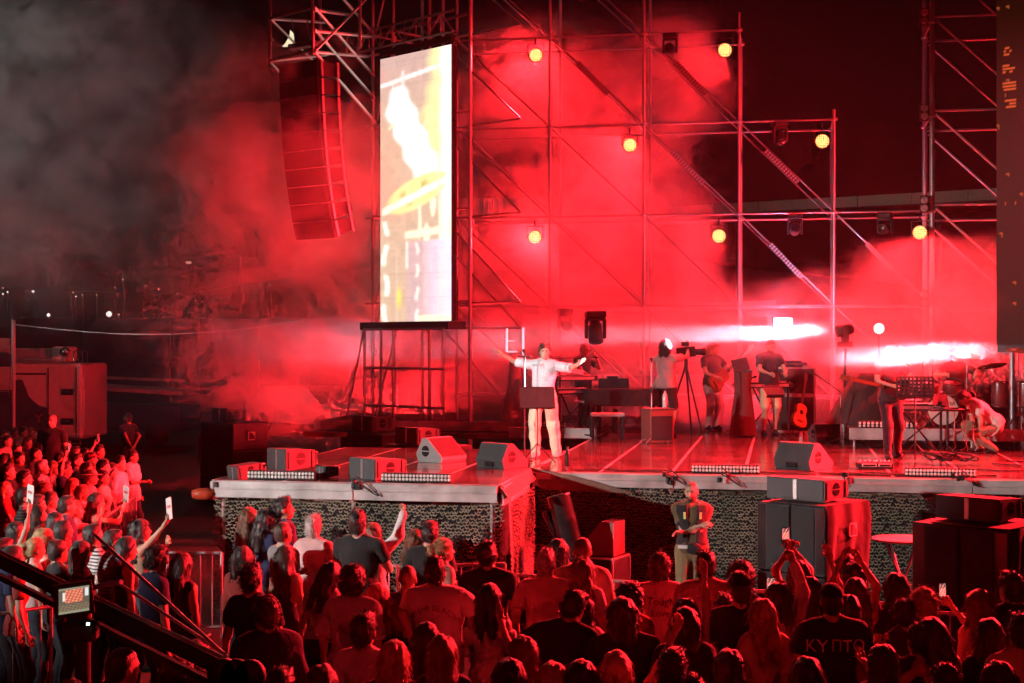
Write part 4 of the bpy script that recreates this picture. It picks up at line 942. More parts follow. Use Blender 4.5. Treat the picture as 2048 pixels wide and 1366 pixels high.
fill_box(Vector(atz(468, 1003, 0)) + Vector((-.12, -.0, 1.84)), 'small loudspeaker on top of the farthest left subwoofers', .6, .5, .3)
fill_box(Vector((-8.15, 28.4, 1.84)), 'small loudspeaker on top of the second subwoofer stack', .66, .5, .32)
fill_box(Vector((-6.5, 25.6, 1.81)), 'small loudspeaker on the subwoofers just behind the wing', .62, .5, .30)
R1 = atd(1624, 1200, 17.9); R1.z = 0
subs(R1, 'large black subwoofer stack with a red cloth cover in front of the stage', 2, 2, .50, .92, .845, cover=True)
fill_box(R1 + Vector((-.06, .0, 1.72)), 'wide low loudspeaker on top of the covered subwoofer stack', .84, .5, .27)
R2 = atd(1962, 1250, 15.6); R2.z = 0
subs(R2, 'nearest subwoofer stack at the right edge of the picture', 2, 2, .56, .95, .86, cover=True)
fill_box(R2 + Vector((-.02, .05, 1.75)), 'low loudspeaker on the subwoofer stack at the right edge', .74, .5, .25)
fill_box(g(578, 940) + Vector((0, .1, 0)), 'tall-fronted loudspeaker on the left of the wing deck', .46, .50, .31)
fill_box(g(748, 958) + Vector((0, .15, 0)), 'loudspeaker at the wing edge between the two light bars', .56, .5, .28)
fill_box(g(652, 955) + Vector((0, .05, 0)), 'tiny loudspeaker between the two larger ones on the wing', .20, .22, .16)
fill_box(g(487, 953) + Vector((0, .1, 0)), 'small tilted loudspeaker at the left corner of the wing', .26, .40, .17, SPK, 6)
wedge(g(877, 924) + Vector((0, .15, 0)), R_(62), 'pale wedge monitor turned side-on, left of the singer', .56, .50, .37, mat('pale_grey_box', (.26, .25, .24), .6))
wedge(g(1000, 935) + Vector((0, .1, 0)), R_(145), 'dark wedge monitor at the inner corner, left of the singer', .56, .50, .36)
wedge(g(1606, 937) + Vector((0, .1, 0)), R_(143), 'wedge monitor at the front edge above the covered subwoofers', .62, .56, .38)
wedge(g(1648, 884), R_(205), 'dark wedge monitor behind, right of the leaning guitar', .5, .46, .34)

# ------------------------------------------------------------------ two-row light bars lying on the deck edge
def light_bar(p0, p1, label, n=20, h=.115):
    a, b = Vector(p0), Vector(p1); b.z = a.z; d = b - a; L = d.length; t = thing('light_bar', label, 'light bar', a, math.atan2(d.y, d.x), 'two-row light bars on the deck edges')
    MB().box((L / 2, .04, h / 2), (L, .09, h), bev=.006).build('housing', BLACK, t)
    lm = _M.get('lens_mesh_')
    if lm is None:
        lm = MB().lathe([(.024, 0), (.021, .008), (.012, .013), (0, .014)], n=10, M=Matrix.Rotation(R_(90), 3, 'X')).mesh('lens'); lm.materials.append(mat('bar_lens', (.8, .76, .72), .2, var=.05)); _M['lens_mesh_'] = lm
    for k in range(n):
        for z in (.30, .70): link('lens', lm, None, t, ((k + .5) * L / n, -.007, h * z), scale=(min(1, L / n / .052),) * 3)
    return t
light_bar(aty(495, 960, YW + .12) * 1, aty(630, 960, YW + .12), 'light bar at the left end of the wing edge')
light_bar(aty(762, 964, YW + .10), aty(902, 964, YW + .10), 'light bar at the right end of the wing edge')
light_bar(aty(1383, 943, YM + .12), aty(1520, 943, YM + .12), 'light bar on the main stage edge above the guard')
light_bar(aty(1810, 947, YM + .10), aty(1953, 947, YM + .10), 'light bar on the main stage edge at the right')
for o in [o for o in bpy.data.objects if o.name.startswith('light_bar')]: o.location.z = ZS + .004
for x0, x1, Y, z, lab in [(-4.9, -4.1, 27.9, ZS + .15, 'dim light bar on the low step behind the singer'), (1.3, 2.3, 25.55, ZS + .35, 'light bar on the drum riser, half hidden by the guitarist'), (4.0, 5.1, 25.55, ZS + .35, 'light bar on the drum riser at the far right')]:
    light_bar((x0, Y, z), (x1, Y, z), lab, 14)

# ------------------------------------------------------------------ stands
def music_stand(p, label, rz, hh=1.05, dw=.50, dh=.33, tilt=-22, holes=False):
    t = thing('music_stand', label, 'music stand', p, rz, 'music stands')
    MB().tube((0, 0, .25), (0, 0, hh), .011, n=8).build('pole', BLACK, t)
    for k in range(3):
        a = 2 * math.pi * k / 3 + .5; MB().tube((0, 0, .30), (.30 * math.cos(a), .30 * math.sin(a), .01), .009, n=6).build('leg', BLACK, t)
    R0 = Euler((R_(tilt), 0, 0)).to_matrix(); c = Vector((0, -.02, hh + dh * .40)); b = MB()
    if holes:
        n, mrows = 9, 5
        for r in range(mrows + 1): b.box(c + R0 @ Vector((0, 0, -dh / 2 + r * dh / mrows)), (dw, .006, dh / mrows * .55), (R_(tilt), 0, 0))
        for k in range(n + 1): b.box(c + R0 @ Vector((-dw / 2 + k * dw / n, .002, 0)), (dw / n * .55, .006, dh), (R_(tilt), 0, 0))
    else: b.box(c, (dw, .006, dh), (R_(tilt), 0, 0))
    b.build('desk', BLACK, t); MB().box(c + R0 @ Vector((0, -.035, -dh / 2)), (dw, .07, .006), (R_(tilt), 0, 0)).build('ledge', BLACK, t)
    return t
def mic_stand(p, label, hh=1.5, boom=None, round_base=False, rz=0, m=None):
    m = m or BLACK; t = thing('microphone_stand', label, 'microphone stand', p, rz, 'microphone stands')
    MB().tube((0, 0, .03), (0, 0, hh), .011, n=8).build('pole', m, t); MB().tube((0, 0, hh * .62), (0, 0, hh * .70), .018, n=8).build('clutch', BLACK, t)
    if round_base: MB().lathe([(0, 0), (.13, 0), (.13, .015), (.03, .035), (0, .04)], n=16).build('base', m, t)
    else:
        for k in range(3):
            a = 2 * math.pi * k / 3 + .3; MB().tube((0, 0, .10), (.32 * math.cos(a), .32 * math.sin(a), .012), .010, n=6).build('leg', m, t)
    e = Vector((0, 0, hh))
    if boom: b = Vector(boom); MB().tube(e - b * .25, e + b, .008, n=6).build('boom', m, t); e = e + b; d = b.normalized()
    else: d = Vector((0, -.5, .5)).normalized()
    MB().lathe([(.010, -.09), (.013, .0), (.022, .02), (.025, .045), (.015, .065), (0, .07)], e + d * .06, n=10, M=d.to_track_quat('Z', 'Y').to_matrix()).build('microphone', BLACKG, t)
    return t
FACE = YAW      # turn towards the camera
music_stand(g(1075, 926), 'black solid music stand in front of the singer', math.pi + FACE + .1, .86, .53, .33, 24)
mic_stand(g(1049, 922), 'straight microphone stand with a small tray left of the singer', 1.62, None, True)
t = thing('tray_clamp', 'small flat tray clamped on the microphone stand left of the singer', 'tray', g(1049, 922) + Vector((0, 0, 1.60)))
MB().box((0, 0, 0), (.20, .14, .015), bev=.004).build('tray', BLACK, t); MB().tube((0, 0, -.1), (0, 0, 0), .014).build('post', BLACK, t)
mic_stand(g(1120, 870), 'boom microphone stand reaching in front of the keyboard player', 1.50, (.62, .1, .02), False)
music_stand(g(1548, 892), 'perforated music stand left of the amplifiers', math.pi + FACE + .3, .88, .34, .24, 52, True)
music_stand(g(1830, 925), 'large perforated music stand beside the guitarist', math.pi + FACE - .25, 1.02, .52, .32, 30, True)
mic_stand(g(1682, 888), 'chrome boom microphone stand right of the leaning guitar', .92, (-.42, 0, .30), False, m=CHROME)
mic_stand(aty(1313, 830, 25.4) * Vector((1, 1, 0)) + Vector((0, 0, ZS)) if False else g(1303, 886), 'tall tripod stand in front of the red box', 1.45, None, False, m=ALU)
mic_stand(g(1470, 868), 'slim chrome stand beside the bass player', 1.0, (.3, 0, .1), False, m=CHROME)
mic_stand(g(1865, 865), 'tall chrome cymbal-side microphone stand by the drums', 1.75, (.35, 0, -.1), False, m=CHROME)
def bottle(p, label, m, s=1.0, group='bottles on the stage'):
    t = thing('bottle', label, 'bottle', p, group=group); t.scale = (s,) * 3
    MB().lathe([(0, 0), (.034, 0), (.036, .02), (.036, .16), (.030, .19), (.014, .225), (.013, .24)], n=14).build('vessel', m, t); MB().lathe([(.016, .24), (.016, .262), (0, .264)], n=12).build('cap', BLACK, t)
PETM = mat('clear_plastic', (.75, .75, .76), .15, var=.1)
bottle(g(1135, 931), 'tall black bottle standing right of the singer', BLACKG, 1.05); bottle(g(1602, 890), 'left of two clear bottles near the leaning guitar', PETM); bottle(g(1613, 889), 'right of two clear bottles near the leaning guitar', PETM)
bottle(g(1328, 885) + Vector((0, .2, .62)), 'clear bottle on top of the red box', PETM, 1.25)

# ------------------------------------------------------------------ instruments and cases
def case(p, w, d, h, label, rz=0, m=None, edges=True, cat='flight case', knobs=0):
    t = thing('flight_case' if cat == 'flight case' else 'amplifier', label, cat, p, rz)
    MB().box((0, 0, h / 2), (w, d, h), bev=.01).build('body', m or BLACK, t)
    if edges:
        e = .028
        for sx in (-1, 1):
            for sy in (-1, 1): MB().box((sx * w / 2, sy * d / 2, h / 2), (e, e, h - .03)).build('edge_trim', ALU, t)
        for z in (0.012, h - .005):
            for sy in (-1, 1): MB().box((0, sy * d / 2, z), (w + .01, e, e)).build('edge_trim', ALU, t)
            for sx in (-1, 1): MB().box((sx * w / 2, 0, z), (e, d - .035, e)).build('edge_trim', ALU, t)
    for k in range(knobs): MB().lathe([(.02, 0), (.018, .02), (0, .022)], (w * (-.3 + .6 * k / max(1, knobs - 1)), -d / 2, h * .8), n=8, M=Matrix.Rotation(R_(90), 3, 'X')).build('knob', CHROME, t)
    MB().box((0, -d / 2 - .008, h * .45), (w * .86, .012, h * .72)).build('front_panel', GRILLE, t)
    return t
ap = atz(1590, 862, ZS + .003); ap = Vector((ap.x, ap.y, ZS + .004))
case(ap, .80, .55, .72, 'lower flight case with pale metal edges under the amplifier', FACE - .25)
case(ap + Vector((0, 0, .75)), .80, .52, .54, 'upper amplifier with pale edges stacked on the flight case', FACE - .25, cat='amplifier', knobs=2)
t = thing('equipment_pile', 'small pile of folded gear on top of the amplifier', 'gear', ap + Vector((0, 0, 1.31)))
for k, (x, y, w_, h_) in enumerate([(-.1, 0, .5, .04), (.02, .02, .42, .05), (-.05, -.02, .3, .04)]): MB().box((x, y, .02 + .045 * k), (w_, .3, h_), (0, 0, .1 * k), bev=.01).build('folded_item', BLACKF, t)
c_ = case(g(1313, 886) + Vector((0, .2, 0)), .46, .42, .60, 'plain red-lit box left of the bass player', FACE + .3, mat('red_box', (.20, .05, .045), .5), False, 'amplifier')
MB().box((0, 0, .61), (.5, .46, .015)).build('lid', GREYB, c_)
# digital grand piano
pp = g(1240, 872); pn_ = thing('piano', 'black shallow grand piano seen from its curved side', 'piano', pp, FACE + .1); pn_.scale = (.96,) * 3
out_ = [(-.78, -.35), (-.70, -.42), (.55, -.42), (.75, -.30), (.78, .0), (.70, .30), (.3, .42), (-.1, .62), (-.5, .66), (-.78, .5)]
MB().prism(out_, .62, .93, 'z').build('case', BLACKG, pn_); MB().prism([(x * 1.02, y * 1.02) for x, y in out_], .932, .955, 'z').build('lid', BLACKG, pn_)
for x, y in ((-.62, -.28), (.62, -.22), (-.35, .5)): MB().tube((x, y, 0), (x, y, .62), .035, .05, n=10).build('leg', BLACKG, pn_)
MB().box((-.12, .05, 1.06), (.62, .03, .20), (R_(-18), 0, 0)).build('music_desk', BLACKG, pn_); MB().box((-.1, 0, .30), (.05, .3, .5)).build('pedal_lyre', BLACK, pn_)
kb = MB(); [kb.box((-.80, -.3 + .036 * k, .70), (.13, .033, .02)) for k in range(22)]; tagit(kb.build('keys', WHITE, pn_), kind='stuff')
t = thing('piano_bench', 'low bench with pale seat edge tucked under the piano', 'bench', g(1215, 880), FACE); MB().box((0, 0, .47), (.62, .32, .06), bev=.01).build('seat', mat('bench_pad', (.3, .25, .25), .6), t)
for s in (-1, 1):
    for q in (-1, 1): MB().box((s * .27, q * .12, .22), (.04, .04, .44)).build('leg', BLACKG, t)
t = thing('tablet', 'white tablet propped on the piano', 'tablet', pp + Vector((-.18, .15, .95))); MB().box((0, 0, .13), (.30, .012, .21), (R_(-18), 0, FACE), bev=.004).build('body', WHITE, t); MB().box((.02, -.016, .135), (.22, .006, .14), (R_(-18), 0, FACE)).build('screen', BLACKG, t)
t = thing('paper_roll', 'pale slanted roll leaning on the piano end', 'paper roll', pp + Vector((.62, .1, .93))); MB().tube((0, 0, 0), (.10, 0, .22), .022, n=10).build('roll', PAPER, t)
def keyboard(p, label, rz, w=1.1, hh=.92, tiers=1, grp='keyboards on stands'):
    t = thing('keyboard', label, 'keyboard', p, rz, grp)
    for k in range(tiers):
        z = hh + .26 * k; y = .10 * k
        MB().box((0, y, z), (w, .34, .10), bev=.012).build('body', BLACK, t)
        kk = MB(); [kk.box((-w / 2 + .06 + i * (w - .12) / 30, y - .10, z + .056), ((w - .12) / 30 * .85, .15, .014)) for i in range(31)]; tagit(kk.build('keys', WHITE, t), kind='stuff')
        MB().box((0, y + .175, z), (w * .8, .012, .05)).build('back_panel', ALU, t)
        MB().box((w * .1, y + .08, z + .056), (w * .5, .12, .01)).build('control_panel', GREYB, t)
    for s in (-1, 1): MB().tube((s * .33, -.2, .02), (-s * .33, .2, hh - .05), .016, n=6).build('stand_tube', BLACK, t); MB().tube((s * .33, -.25, .015), (s * .33, .25, .015), .014, n=6).build('stand_foot', BLACK, t); MB().box((s * w * .42, .12, hh / 2 + .1 * tiers), (.03, .05, hh + .2 * (tiers - 1))).build('stand_post', BLACK, t)
    return t
kp = g(1140, 872); keyboard(kp, 'two-tier keyboard rig behind the singer', math.pi + FACE + .55, .95, .86, 2)
t = thing('sheet_pages', 'white pages fanned on the upper keyboard', 'sheets', kp + Vector((0, -.02, 1.19))); MB().box((0, 0, .05), (.34, .22, .006), (R_(20), R_(-8), .3)).build('page', PAPER, t); MB().box((.12, -.02, .06), (.30, .2, .006), (R_(24), R_(9), .1)).build('page', PAPER, t)
k2 = atd(1528, 755, 28.2); keyboard(Vector((k2.x, k2.y, ZS)), 'single keyboard in front of the player in the dark shirt', math.pi + FACE + .3, 1.1, .98, 1)
t = thing('laptop', 'open laptop on a cloth-draped stand near the bright beam', 'laptop', Vector((atd(1486, 740, 28.0).x, atd(1486, 740, 28.0).y, ZS)), FACE - .2)
MB().box((0, 0, 1.26), (.36, .25, .02), bev=.004).build('keyboard_half', GREYB, t); MB().box((-.05, .02, 1.38), (.34, .018, .25), (R_(-18), R_(-10), R_(30)), bev=.004).build('screen_half', BLACK, t)
b = MB(); b.lathe([(.17, 1.245), (.16, .9), (.22, .4), (.27, .02)], n=14); b.build('draped_stand', mat('red_brown_cloth', (.14, .04, .04), .85, bump=.5, bscale=9), t)
def guitar(p, label, rot, m=WOOD, elec=False, sc=1.0):
    t = thing('guitar', label, 'guitar', p, rot=rot); t.scale = (sc,) * 3; prof = [(0, -.245), (.10, -.24), (.17, -.20), (.19, -.12), (.165, -.03), (.125, .03), (.125, .07), (.14, .14), (.125, .20), (.07, .235), (0, .24)]
    if elec: prof = [(x * .85, z * .85) for x, z in prof]
    poly = [(x, z) for x, z in prof] + [(-x, z) for x, z in prof[-2:0:-1]]; th = .02 if elec else .045
    MB().prism(poly, -th, th, 'y').build('body', m, t); MB().box((0, -.012, .50), (.052, .024, .58)).build('neck', mat('dark_wood', (.10, .05, .025), .4), t)
    MB().box((0, .0, .85), (.075, .018, .16), (R_(-10), 0, 0)).build('headstock', mat('dark_wood', (.1, .05, .025)), t); MB().box((0, -th - .006, -.13), (.14, .012, .022)).build('bridge', mat('dark_wood', (.1, .05, .025)), t)
    if not elec: MB().lathe([(.048, 0), (0, .002)], (0, -th - .003, .06), n=18, M=Matrix.Rotation(R_(90), 3, 'X')).build('sound_hole', BLACK, t)
    for s in (-1, 1):
        for k in range(3): MB().tube((s * .035, 0, .80 + .045 * k), (s * .058, 0, .80 + .045 * k), .007, n=5).build('tuner', CHROME, t)
    return t
gp = g(1602, 862) + Vector((0, -.75, 0)); guitar(gp + Vector((-.04, -.05, .36)), 'honey-coloured acoustic guitar leaning on a stand by the amplifiers', (R_(-12), R_(22), FACE + .5), sc=.98)
t = thing('guitar_stand', 'small black stand under the honey-coloured guitar', 'guitar stand', gp); MB().tube((0, .18, .5), (-.05, -.12, .05), .012).build('post', BLACK, t)
for s in (-1, 1): MB().tube((0, .1, .3), (s * .18, -.16, .012), .011).build('leg', BLACK, t)
guitar(g(1868, 890) + Vector((0, .3, .30)), 'dark guitar standing behind the cable table', (R_(-10), R_(4), FACE), BLACKG, False, .85)
# effects boxes at the front edge
for (px, lab, w_) in [(1735, 'left effects box with pale buttons at the stage edge', .30), (1766, 'right effects box with a framed display at the stage edge', .26)]:
    t = thing('effects_box', lab, 'effects box', g(px, 937), FACE); MB().box((0, 0, .05), (w_, .20, .09), (R_(6), 0, 0), bev=.008).build('body', BLACK, t); MB().box((0, -.105, .055), (w_ * .7, .012, .045)).build('display', PAPER, t); MB().box((0, -.112, .055), (w_ * .6, .012, .03)).build('display_glass', BLACKG, t)
    for k in range(4): MB().lathe([(.014, 0), (.012, .02), (0, .022)], (-w_ * .35 + k * w_ * .23, .02, .10), n=8).build('knob', ALU, t)
# table with cables next to the crouching technician
tb = g(1895, 905); t = thing('small_table', 'small black equipment table with dangling cables', 'table', tb, FACE); MB().box((0, 0, .70), (.62, .34, .03), bev=.006).build('top', BLACK, t); MB().tube((0, 0, .05), (0, 0, .7), .02).build('column', BLACK, t)
for k in range(4): a = k * math.pi / 2 + .4; MB().tube((0, 0, .10), (.26 * math.cos(a), .26 * math.sin(a), .012), .014).build('leg', BLACK, t)
t = thing('laptop', 'laptop with red-lit lid on the equipment table', 'laptop', tb + Vector((-.02, .0, .72)), FACE + .5); MB().box((0, 0, .012), (.34, .24, .018), bev=.004).build('keyboard_half', GREYB, t); MB().box((0, .13, .12), (.34, .014, .23), (R_(-14), 0, 0), bev=.004).build('screen_half', BLACKG, t)
rs = random.Random(8)
def cable(pts, label, r=.008, m=RUB, group=None): tagit(MB().path(pts, r, 5).build('cable', m), label, 'cable', group)
for k in range(4):
    a = tb + Vector((.1 + .1 * k, -.1, .70)); b_ = tb + Vector((.05 + .12 * k, -.22, .05)); mid = (a + b_) / 2 + Vector((.1 * math.sin(k * 2), -.1, -.12))
    cable([a, a * .6 + mid * .4, mid, mid * .5 + b_ * .5 + Vector((.04, 0, -.05)), b_], ['white cable hanging from the left of the equipment table', 'second white cable hanging from the equipment table', 'third pale cable hanging from the equipment table', 'rightmost pale cable hanging from the equipment table'][k], .007, PAPER, 'cables hanging from the equipment table')
t = thing('cable_heap', 'tangled heap of dark cables under the equipment table', 'cables', g(1895, 928)); 
for k in range(16):
    pts = []; c0 = Vector((rs.uniform(-.28, .28), rs.uniform(-.1, .12), 0)); r0 = rs.uniform(.08, .2); tl = rs.uniform(-.9, .9); a0 = rs.uniform(0, 6)
    for q in range(15):
        a = a0 + q * .44; pts.append(c0 + Vector((r0 * math.cos(a), r0 * .6 * math.sin(a), .04 + .13 * abs(math.sin(a * .5 + tl)))))
    MB().path(pts, .011, 5).build('cable_loop', RUB, t)
NTH = ['first', 'second', 'third', 'fourth', 'fifth', 'sixth', 'seventh', 'eighth', 'ninth', 'tenth', 'eleventh', 'twelfth']; CY_ = sorted([YM + rs.uniform(.1, .5) for _ in range(6)] + [rs.uniform(21, 26) for _ in range(6)])
for k in range(12):   # cables lying along the deck
    x0 = rs.uniform(-3, 4.3); y0 = CY_[k]; L = rs.uniform(1.2, 2.6)
    cable([(x0 + L * q / 14, y0 + .10 * math.sin(q * .9 + k) + .05 * math.sin(q * 2.3 + k), ZS + .012) for q in range(15)], 'black cable snaking over the stage floor, %s of twelve from front to back' % NTH[k], .009, RUB, 'loose cables lying on the stage floor')
for k, px in enumerate((716, 1338, 1445, 1690, 1917)):
    Y = (YW if px < 1000 else YM) - .07; p = aty(px, 955 if px > 1000 else 972, Y); t = thing('cable_joint', ['bundle of black plugs hanging below the wing edge', 'black clamp and plugs on the fascia left of the guard', 'pale fuse box on the fascia above the guard', 'bundle of thin cables on the fascia by the covered subwoofers', 'black junction box on the fascia at the far right'][k], 'plugs', p)
    for q in range(4): MB().box((rs.uniform(-.08, .08), 0, rs.uniform(-.07, .05)), (.05, .05, .07), (rs.uniform(-.4, .4), 0, rs.uniform(-.6, .6)), bev=.008).build('plug', PAPER if px == 1445 and q < 2 else BLACK, t)
    MB().path([(-.02 + .30 * math.sin(math.pi * q / 10) * (1 if k != 3 else .1), -.02, .05 - .22 * math.sin(math.pi * q / 10) + .01 * q) for q in range(11)], .008, 5).build('lead', RUB, t)

# drum kit on the riser
def drum(t, c, r, h, rot, m, name='tom'):
    M = Euler(rot).to_matrix(); b = MB().lathe([(0, 0), (r * .98, 0), (r, .01), (r, h - .01), (r * .98, h), (0, h)], c, n=22, M=M).build(name, m, t)
    for z in (0.0, h): MB().lathe([(r * 1.0, z - .014), (r * 1.05, z - .012), (r * 1.05, z + .012), (r * 1.0, z + .014)], c, n=22, M=M).build('hoop', CHROME, b)
    return b
ZD = ZS + .345; dkp = aty(1886, 790, 26.2); DK = thing('drum_kit', 'drum kit with a white bass drum head on the right riser', 'drum kit', (dkp.x, 26.2, ZD), FACE)
WHD = mat('drum_head', (.75, .70, .62), .5, var=.05); DKM = mat('drum_shell', (.16, .03, .03), .3)
bd = drum(DK, (0, .0, .29), .275, .42, (R_(-90), 0, 0), DKM, 'bass_drum'); MB().lathe([(.262, .0), (0, .004)], (0, -.008, .29), n=24, M=Matrix.Rotation(R_(90), 3, 'X')).build('drum_head', WHD, DK)
me = text_mesh('YAMAHA', .105); o = link('lettering', me, mat('lettering_dark', (.12, .05, .04), .6), DK, (0, -.016, .40), (R_(90), 0, 0))
drum(DK, (-.20, .12, .60), .15, .16, (R_(18), 0, 0), DKM); drum(DK, (.18, .12, .60), .16, .17, (R_(18), 0, 0), DKM); drum(DK, (.58, .25, .12), .21, .36, (0, 0, 0), DKM, 'floor_tom'); drum(DK, (-.52, .35, .52), .18, .14, (R_(6), 0, 0), CHROME, 'snare')
for x, y, z, r, tl in [(-.75, .1, 1.10, .22, 14), (-.35, .0, 1.28, .24, 20), (.42, .0, 1.24, .25, 18), (.95, .3, 1.05, .26, -14), (1.35, .1, 1.32, .22, 12), (-.80, .5, .85, .18, 0)]:
    cy0 = MB().lathe([(r, 0), (r * .5, .022), (.05, .03), (.035, .05), (0, .052)], (x, y, z), n=24, M=Euler((R_(tl), R_(tl * .4), 0)).to_matrix()).build('cymbal', mat('brass', (.75, .52, .2), .25, .9, var=.1), DK)
    MB().tube((x, y, .2), (x, y, z), .012, n=6).build('cymbal_stand', CHROME, DK)
    for k in range(3): a = k * 2.094 + x; MB().tube((x, y, .28), (x + .2 * math.cos(a), y + .2 * math.sin(a), .01), .010, n=5).build('stand_leg', CHROME, DK)
for x in (1.05, 1.5): drum(DK, (x, .2, .35), .14, .42, (R_(4), 0, 0), DKM, 'tall_drum')
t = thing('covered_gear', 'equipment under a dark sloping cloth behind the guitarist', 'covered gear', Vector((aty(1722, 790, 27).x, 27, ZD)))
V = []; n = 18
for j in range(7):
    for i in range(n): a = 2 * math.pi * i / n; q = j / 6; V.append((.15 + (.18 + .42 * q + .03 * math.sin(a * 5)) * math.cos(a) - .2 * q, (.12 + .3 * q + .02 * math.sin(a * 7)) * math.sin(a), .92 - .92 * q ** 1.3))
F = [(j * n + i, j * n + (i + 1) % n, (j + 1) * n + (i + 1) % n, (j + 1) * n + i) for j in range(6) for i in range(n)] + [tuple(range(n))]
b = MB(); b.add(V, F, True); b.build('cloth', mat('dark_red_cloth', (.07, .03, .03), .85, bump=.5, bscale=8), t)
keyboard(Vector((aty(1838, 800, 24.9).x, 24.9, ZS)), 'pale mixing keyboard behind the large music stand', math.pi + FACE, .78, .74, 1)

# video camera on a tripod
cp_ = Vector((aty(1372, 700, 28.3).x, 28.3, ZS + .003)); VC = thing('video_camera', 'broadcast video camera on a tall tripod behind the bass player', 'video camera', cp_, FACE)
for k in range(3): a = 2.094 * k + 1.2; MB().tube((0, 0, 1.38), (.45 * math.cos(a), .45 * math.sin(a), .01), .022, .016, n=6).build('leg', BLACK, VC)
MB().tube((0, 0, 1.30), (0, 0, 1.5), .035).build('pan_head', BLACK, VC); MB().box((0, 0, 1.62), (.36, .16, .20), (0, R_(-6), 0), bev=.015).build('camera_body', BLACK, VC)
MB().lathe([(0, 0), (.06, 0), (.065, .1), (.075, .2), (.06, .21), (0, .19)], (.17, 0, 1.63), n=14, M=Matrix.Rotation(R_(90), 3, 'Y')).build('lens', BLACKG, VC); MB().box((-.02, 0, 1.78), (.14, .10, .08), bev=.01).build('viewfinder', BLACK, VC); MB().tube((0, 0, 1.55), (-.4, -.05, 1.40), .012).build('pan_handle', BLACK, VC)
tagit(riser(-1.0, 1.1, 28.9, 31.2, .22, 'low riser under the bass player and the video camera', 1) if False else VC)

# white LED tubes forming a small frame left of the singer
t = thing('led_tube_frame', 'small frame of bright white light tubes left of the singer', 'light tubes', Vector((aty(1030, 700, 29.2).x, 29.2, ZS)))
LT = mat('lit_tube', (.8, .8, .8), .4, var=0, emit=(1, .55, .68), estr=1.2)
for (x0, z0, x1, z1, nm) in [(-.17, 1.62, -.17, 2.10, 0), (.17, 1.55, .17, 2.12, 0), (-.15, 1.62, .04, 1.62, 1), (-.15, 1.84, .0, 1.84, 1)]: MB().tube((x0, 0, z0), (x1, 0, z1), .022 if not nm else .012, n=8).build('tube', LT, t)
b = MB(); b.lathe([(.10, 1.5), (.16, .9), (.34, .08), (.36, .0)], n=16); b.build('draped_plinth', mat('pale_cloth', (.6, .5, .48), .8, bump=.5, bscale=9), t)

# ------------------------------------------------------------------ bright white beam lamps among the band (lit)
def beam_lamp(p, tgt, watts, label, size=5.0, col=(.80, .76, 1)):
    t = moving_head((p[0], p[1], p[2] - .32), label, up=True, group='lit white beam lamps'); t.rotation_euler = (0, 0, math.atan2(tgt[1] - p[1], tgt[0] - p[0]) + math.pi / 2)
    d = (Vector(tgt) - Vector(p)).normalized(); o = spot('lamp_light', Vector(p) + d * .25, tgt, watts, size, .12, col, .13)
    return t
b1 = aty(1690, 660, 28.4); beam_lamp(b1, aty(1380, 670, 28.0), 230000, 'moving head sending the left white beam across the stage', 6.5)
b2 = aty(2105, 692, 22.35); beam_lamp(b2, aty(1640, 720, 22.2), 480000, 'moving head sending the right white beam across the guitarist', 4.6)
t = thing('lamp_stand', 'tripod stand under the right beam lamp, outside the picture', 'lamp stand', (b2.x, b2.y, ZS)); MB().tube((0, 0, .2), (0, 0, b2.z - ZS - .34), .025).build('pole', BLACK, t)
for k in range(3): MB().tube((0, 0, .5), (.4 * math.cos(2.094 * k), .4 * math.sin(2.094 * k), .01), .018).build('leg', BLACK, t)
t = thing('lamp_stand', 'tripod stand under the left beam lamp behind the amplifiers', 'lamp stand', (b1.x, b1.y, ZS)); MB().tube((0, 0, .2), (0, 0, b1.z - ZS - .34), .025).build('pole', BLACK, t)
for k in range(3): MB().tube((0, 0, .5), (.4 * math.cos(2.094 * k), .4 * math.sin(2.094 * k), .01), .018).build('leg', BLACK, t)
t = thing('strobe_lamp', 'small round white lamp glowing through the right-hand smoke', 'stage lamp', aty(1758, 657, 30.5)); MB().lathe([(0, -.08), (.09, -.06), (.10, 0), (.085, .02), (0, .03)], n=16, M=Matrix.Rotation(R_(90), 3, 'X')).build('lens', mat('lit_white', (.8, .8, .8), .4, var=0, emit=(1, .95, .95), estr=6), t); MB().tube((0, .05, -.05), (0, .05, -1.5), .015).build('pole', BLACK, t)
t = thing('strobe_lamp', 'blue-white strobe panel glowing above the keyboard player', 'stage lamp', aty(1566, 645, 30.4), FACE); MB().box((0, .05, 0), (.42, .1, .22), bev=.01).build('housing', BLACK, t)
for k in range(3): MB().box((0, -.006, -.06 + .06 * k), (.36, .012, .035)).build('tube', mat('lit_blue', (.8, .8, .8), .4, var=0, emit=(.25, .45, 1), estr=.9), t)
l = bpy.data.lights.new('lamp_light', 'SPOT'); l.energy = 700; l.color = (.5, .55, 1); l.spot_size = R_(150); l.shadow_soft_size = .15; o = bpy.data.objects.new('lamp_light', l); C.objects.link(o); o.parent = t; o.location = (0, -.1, 0); o.rotation_euler = (R_(90), 0, 0)

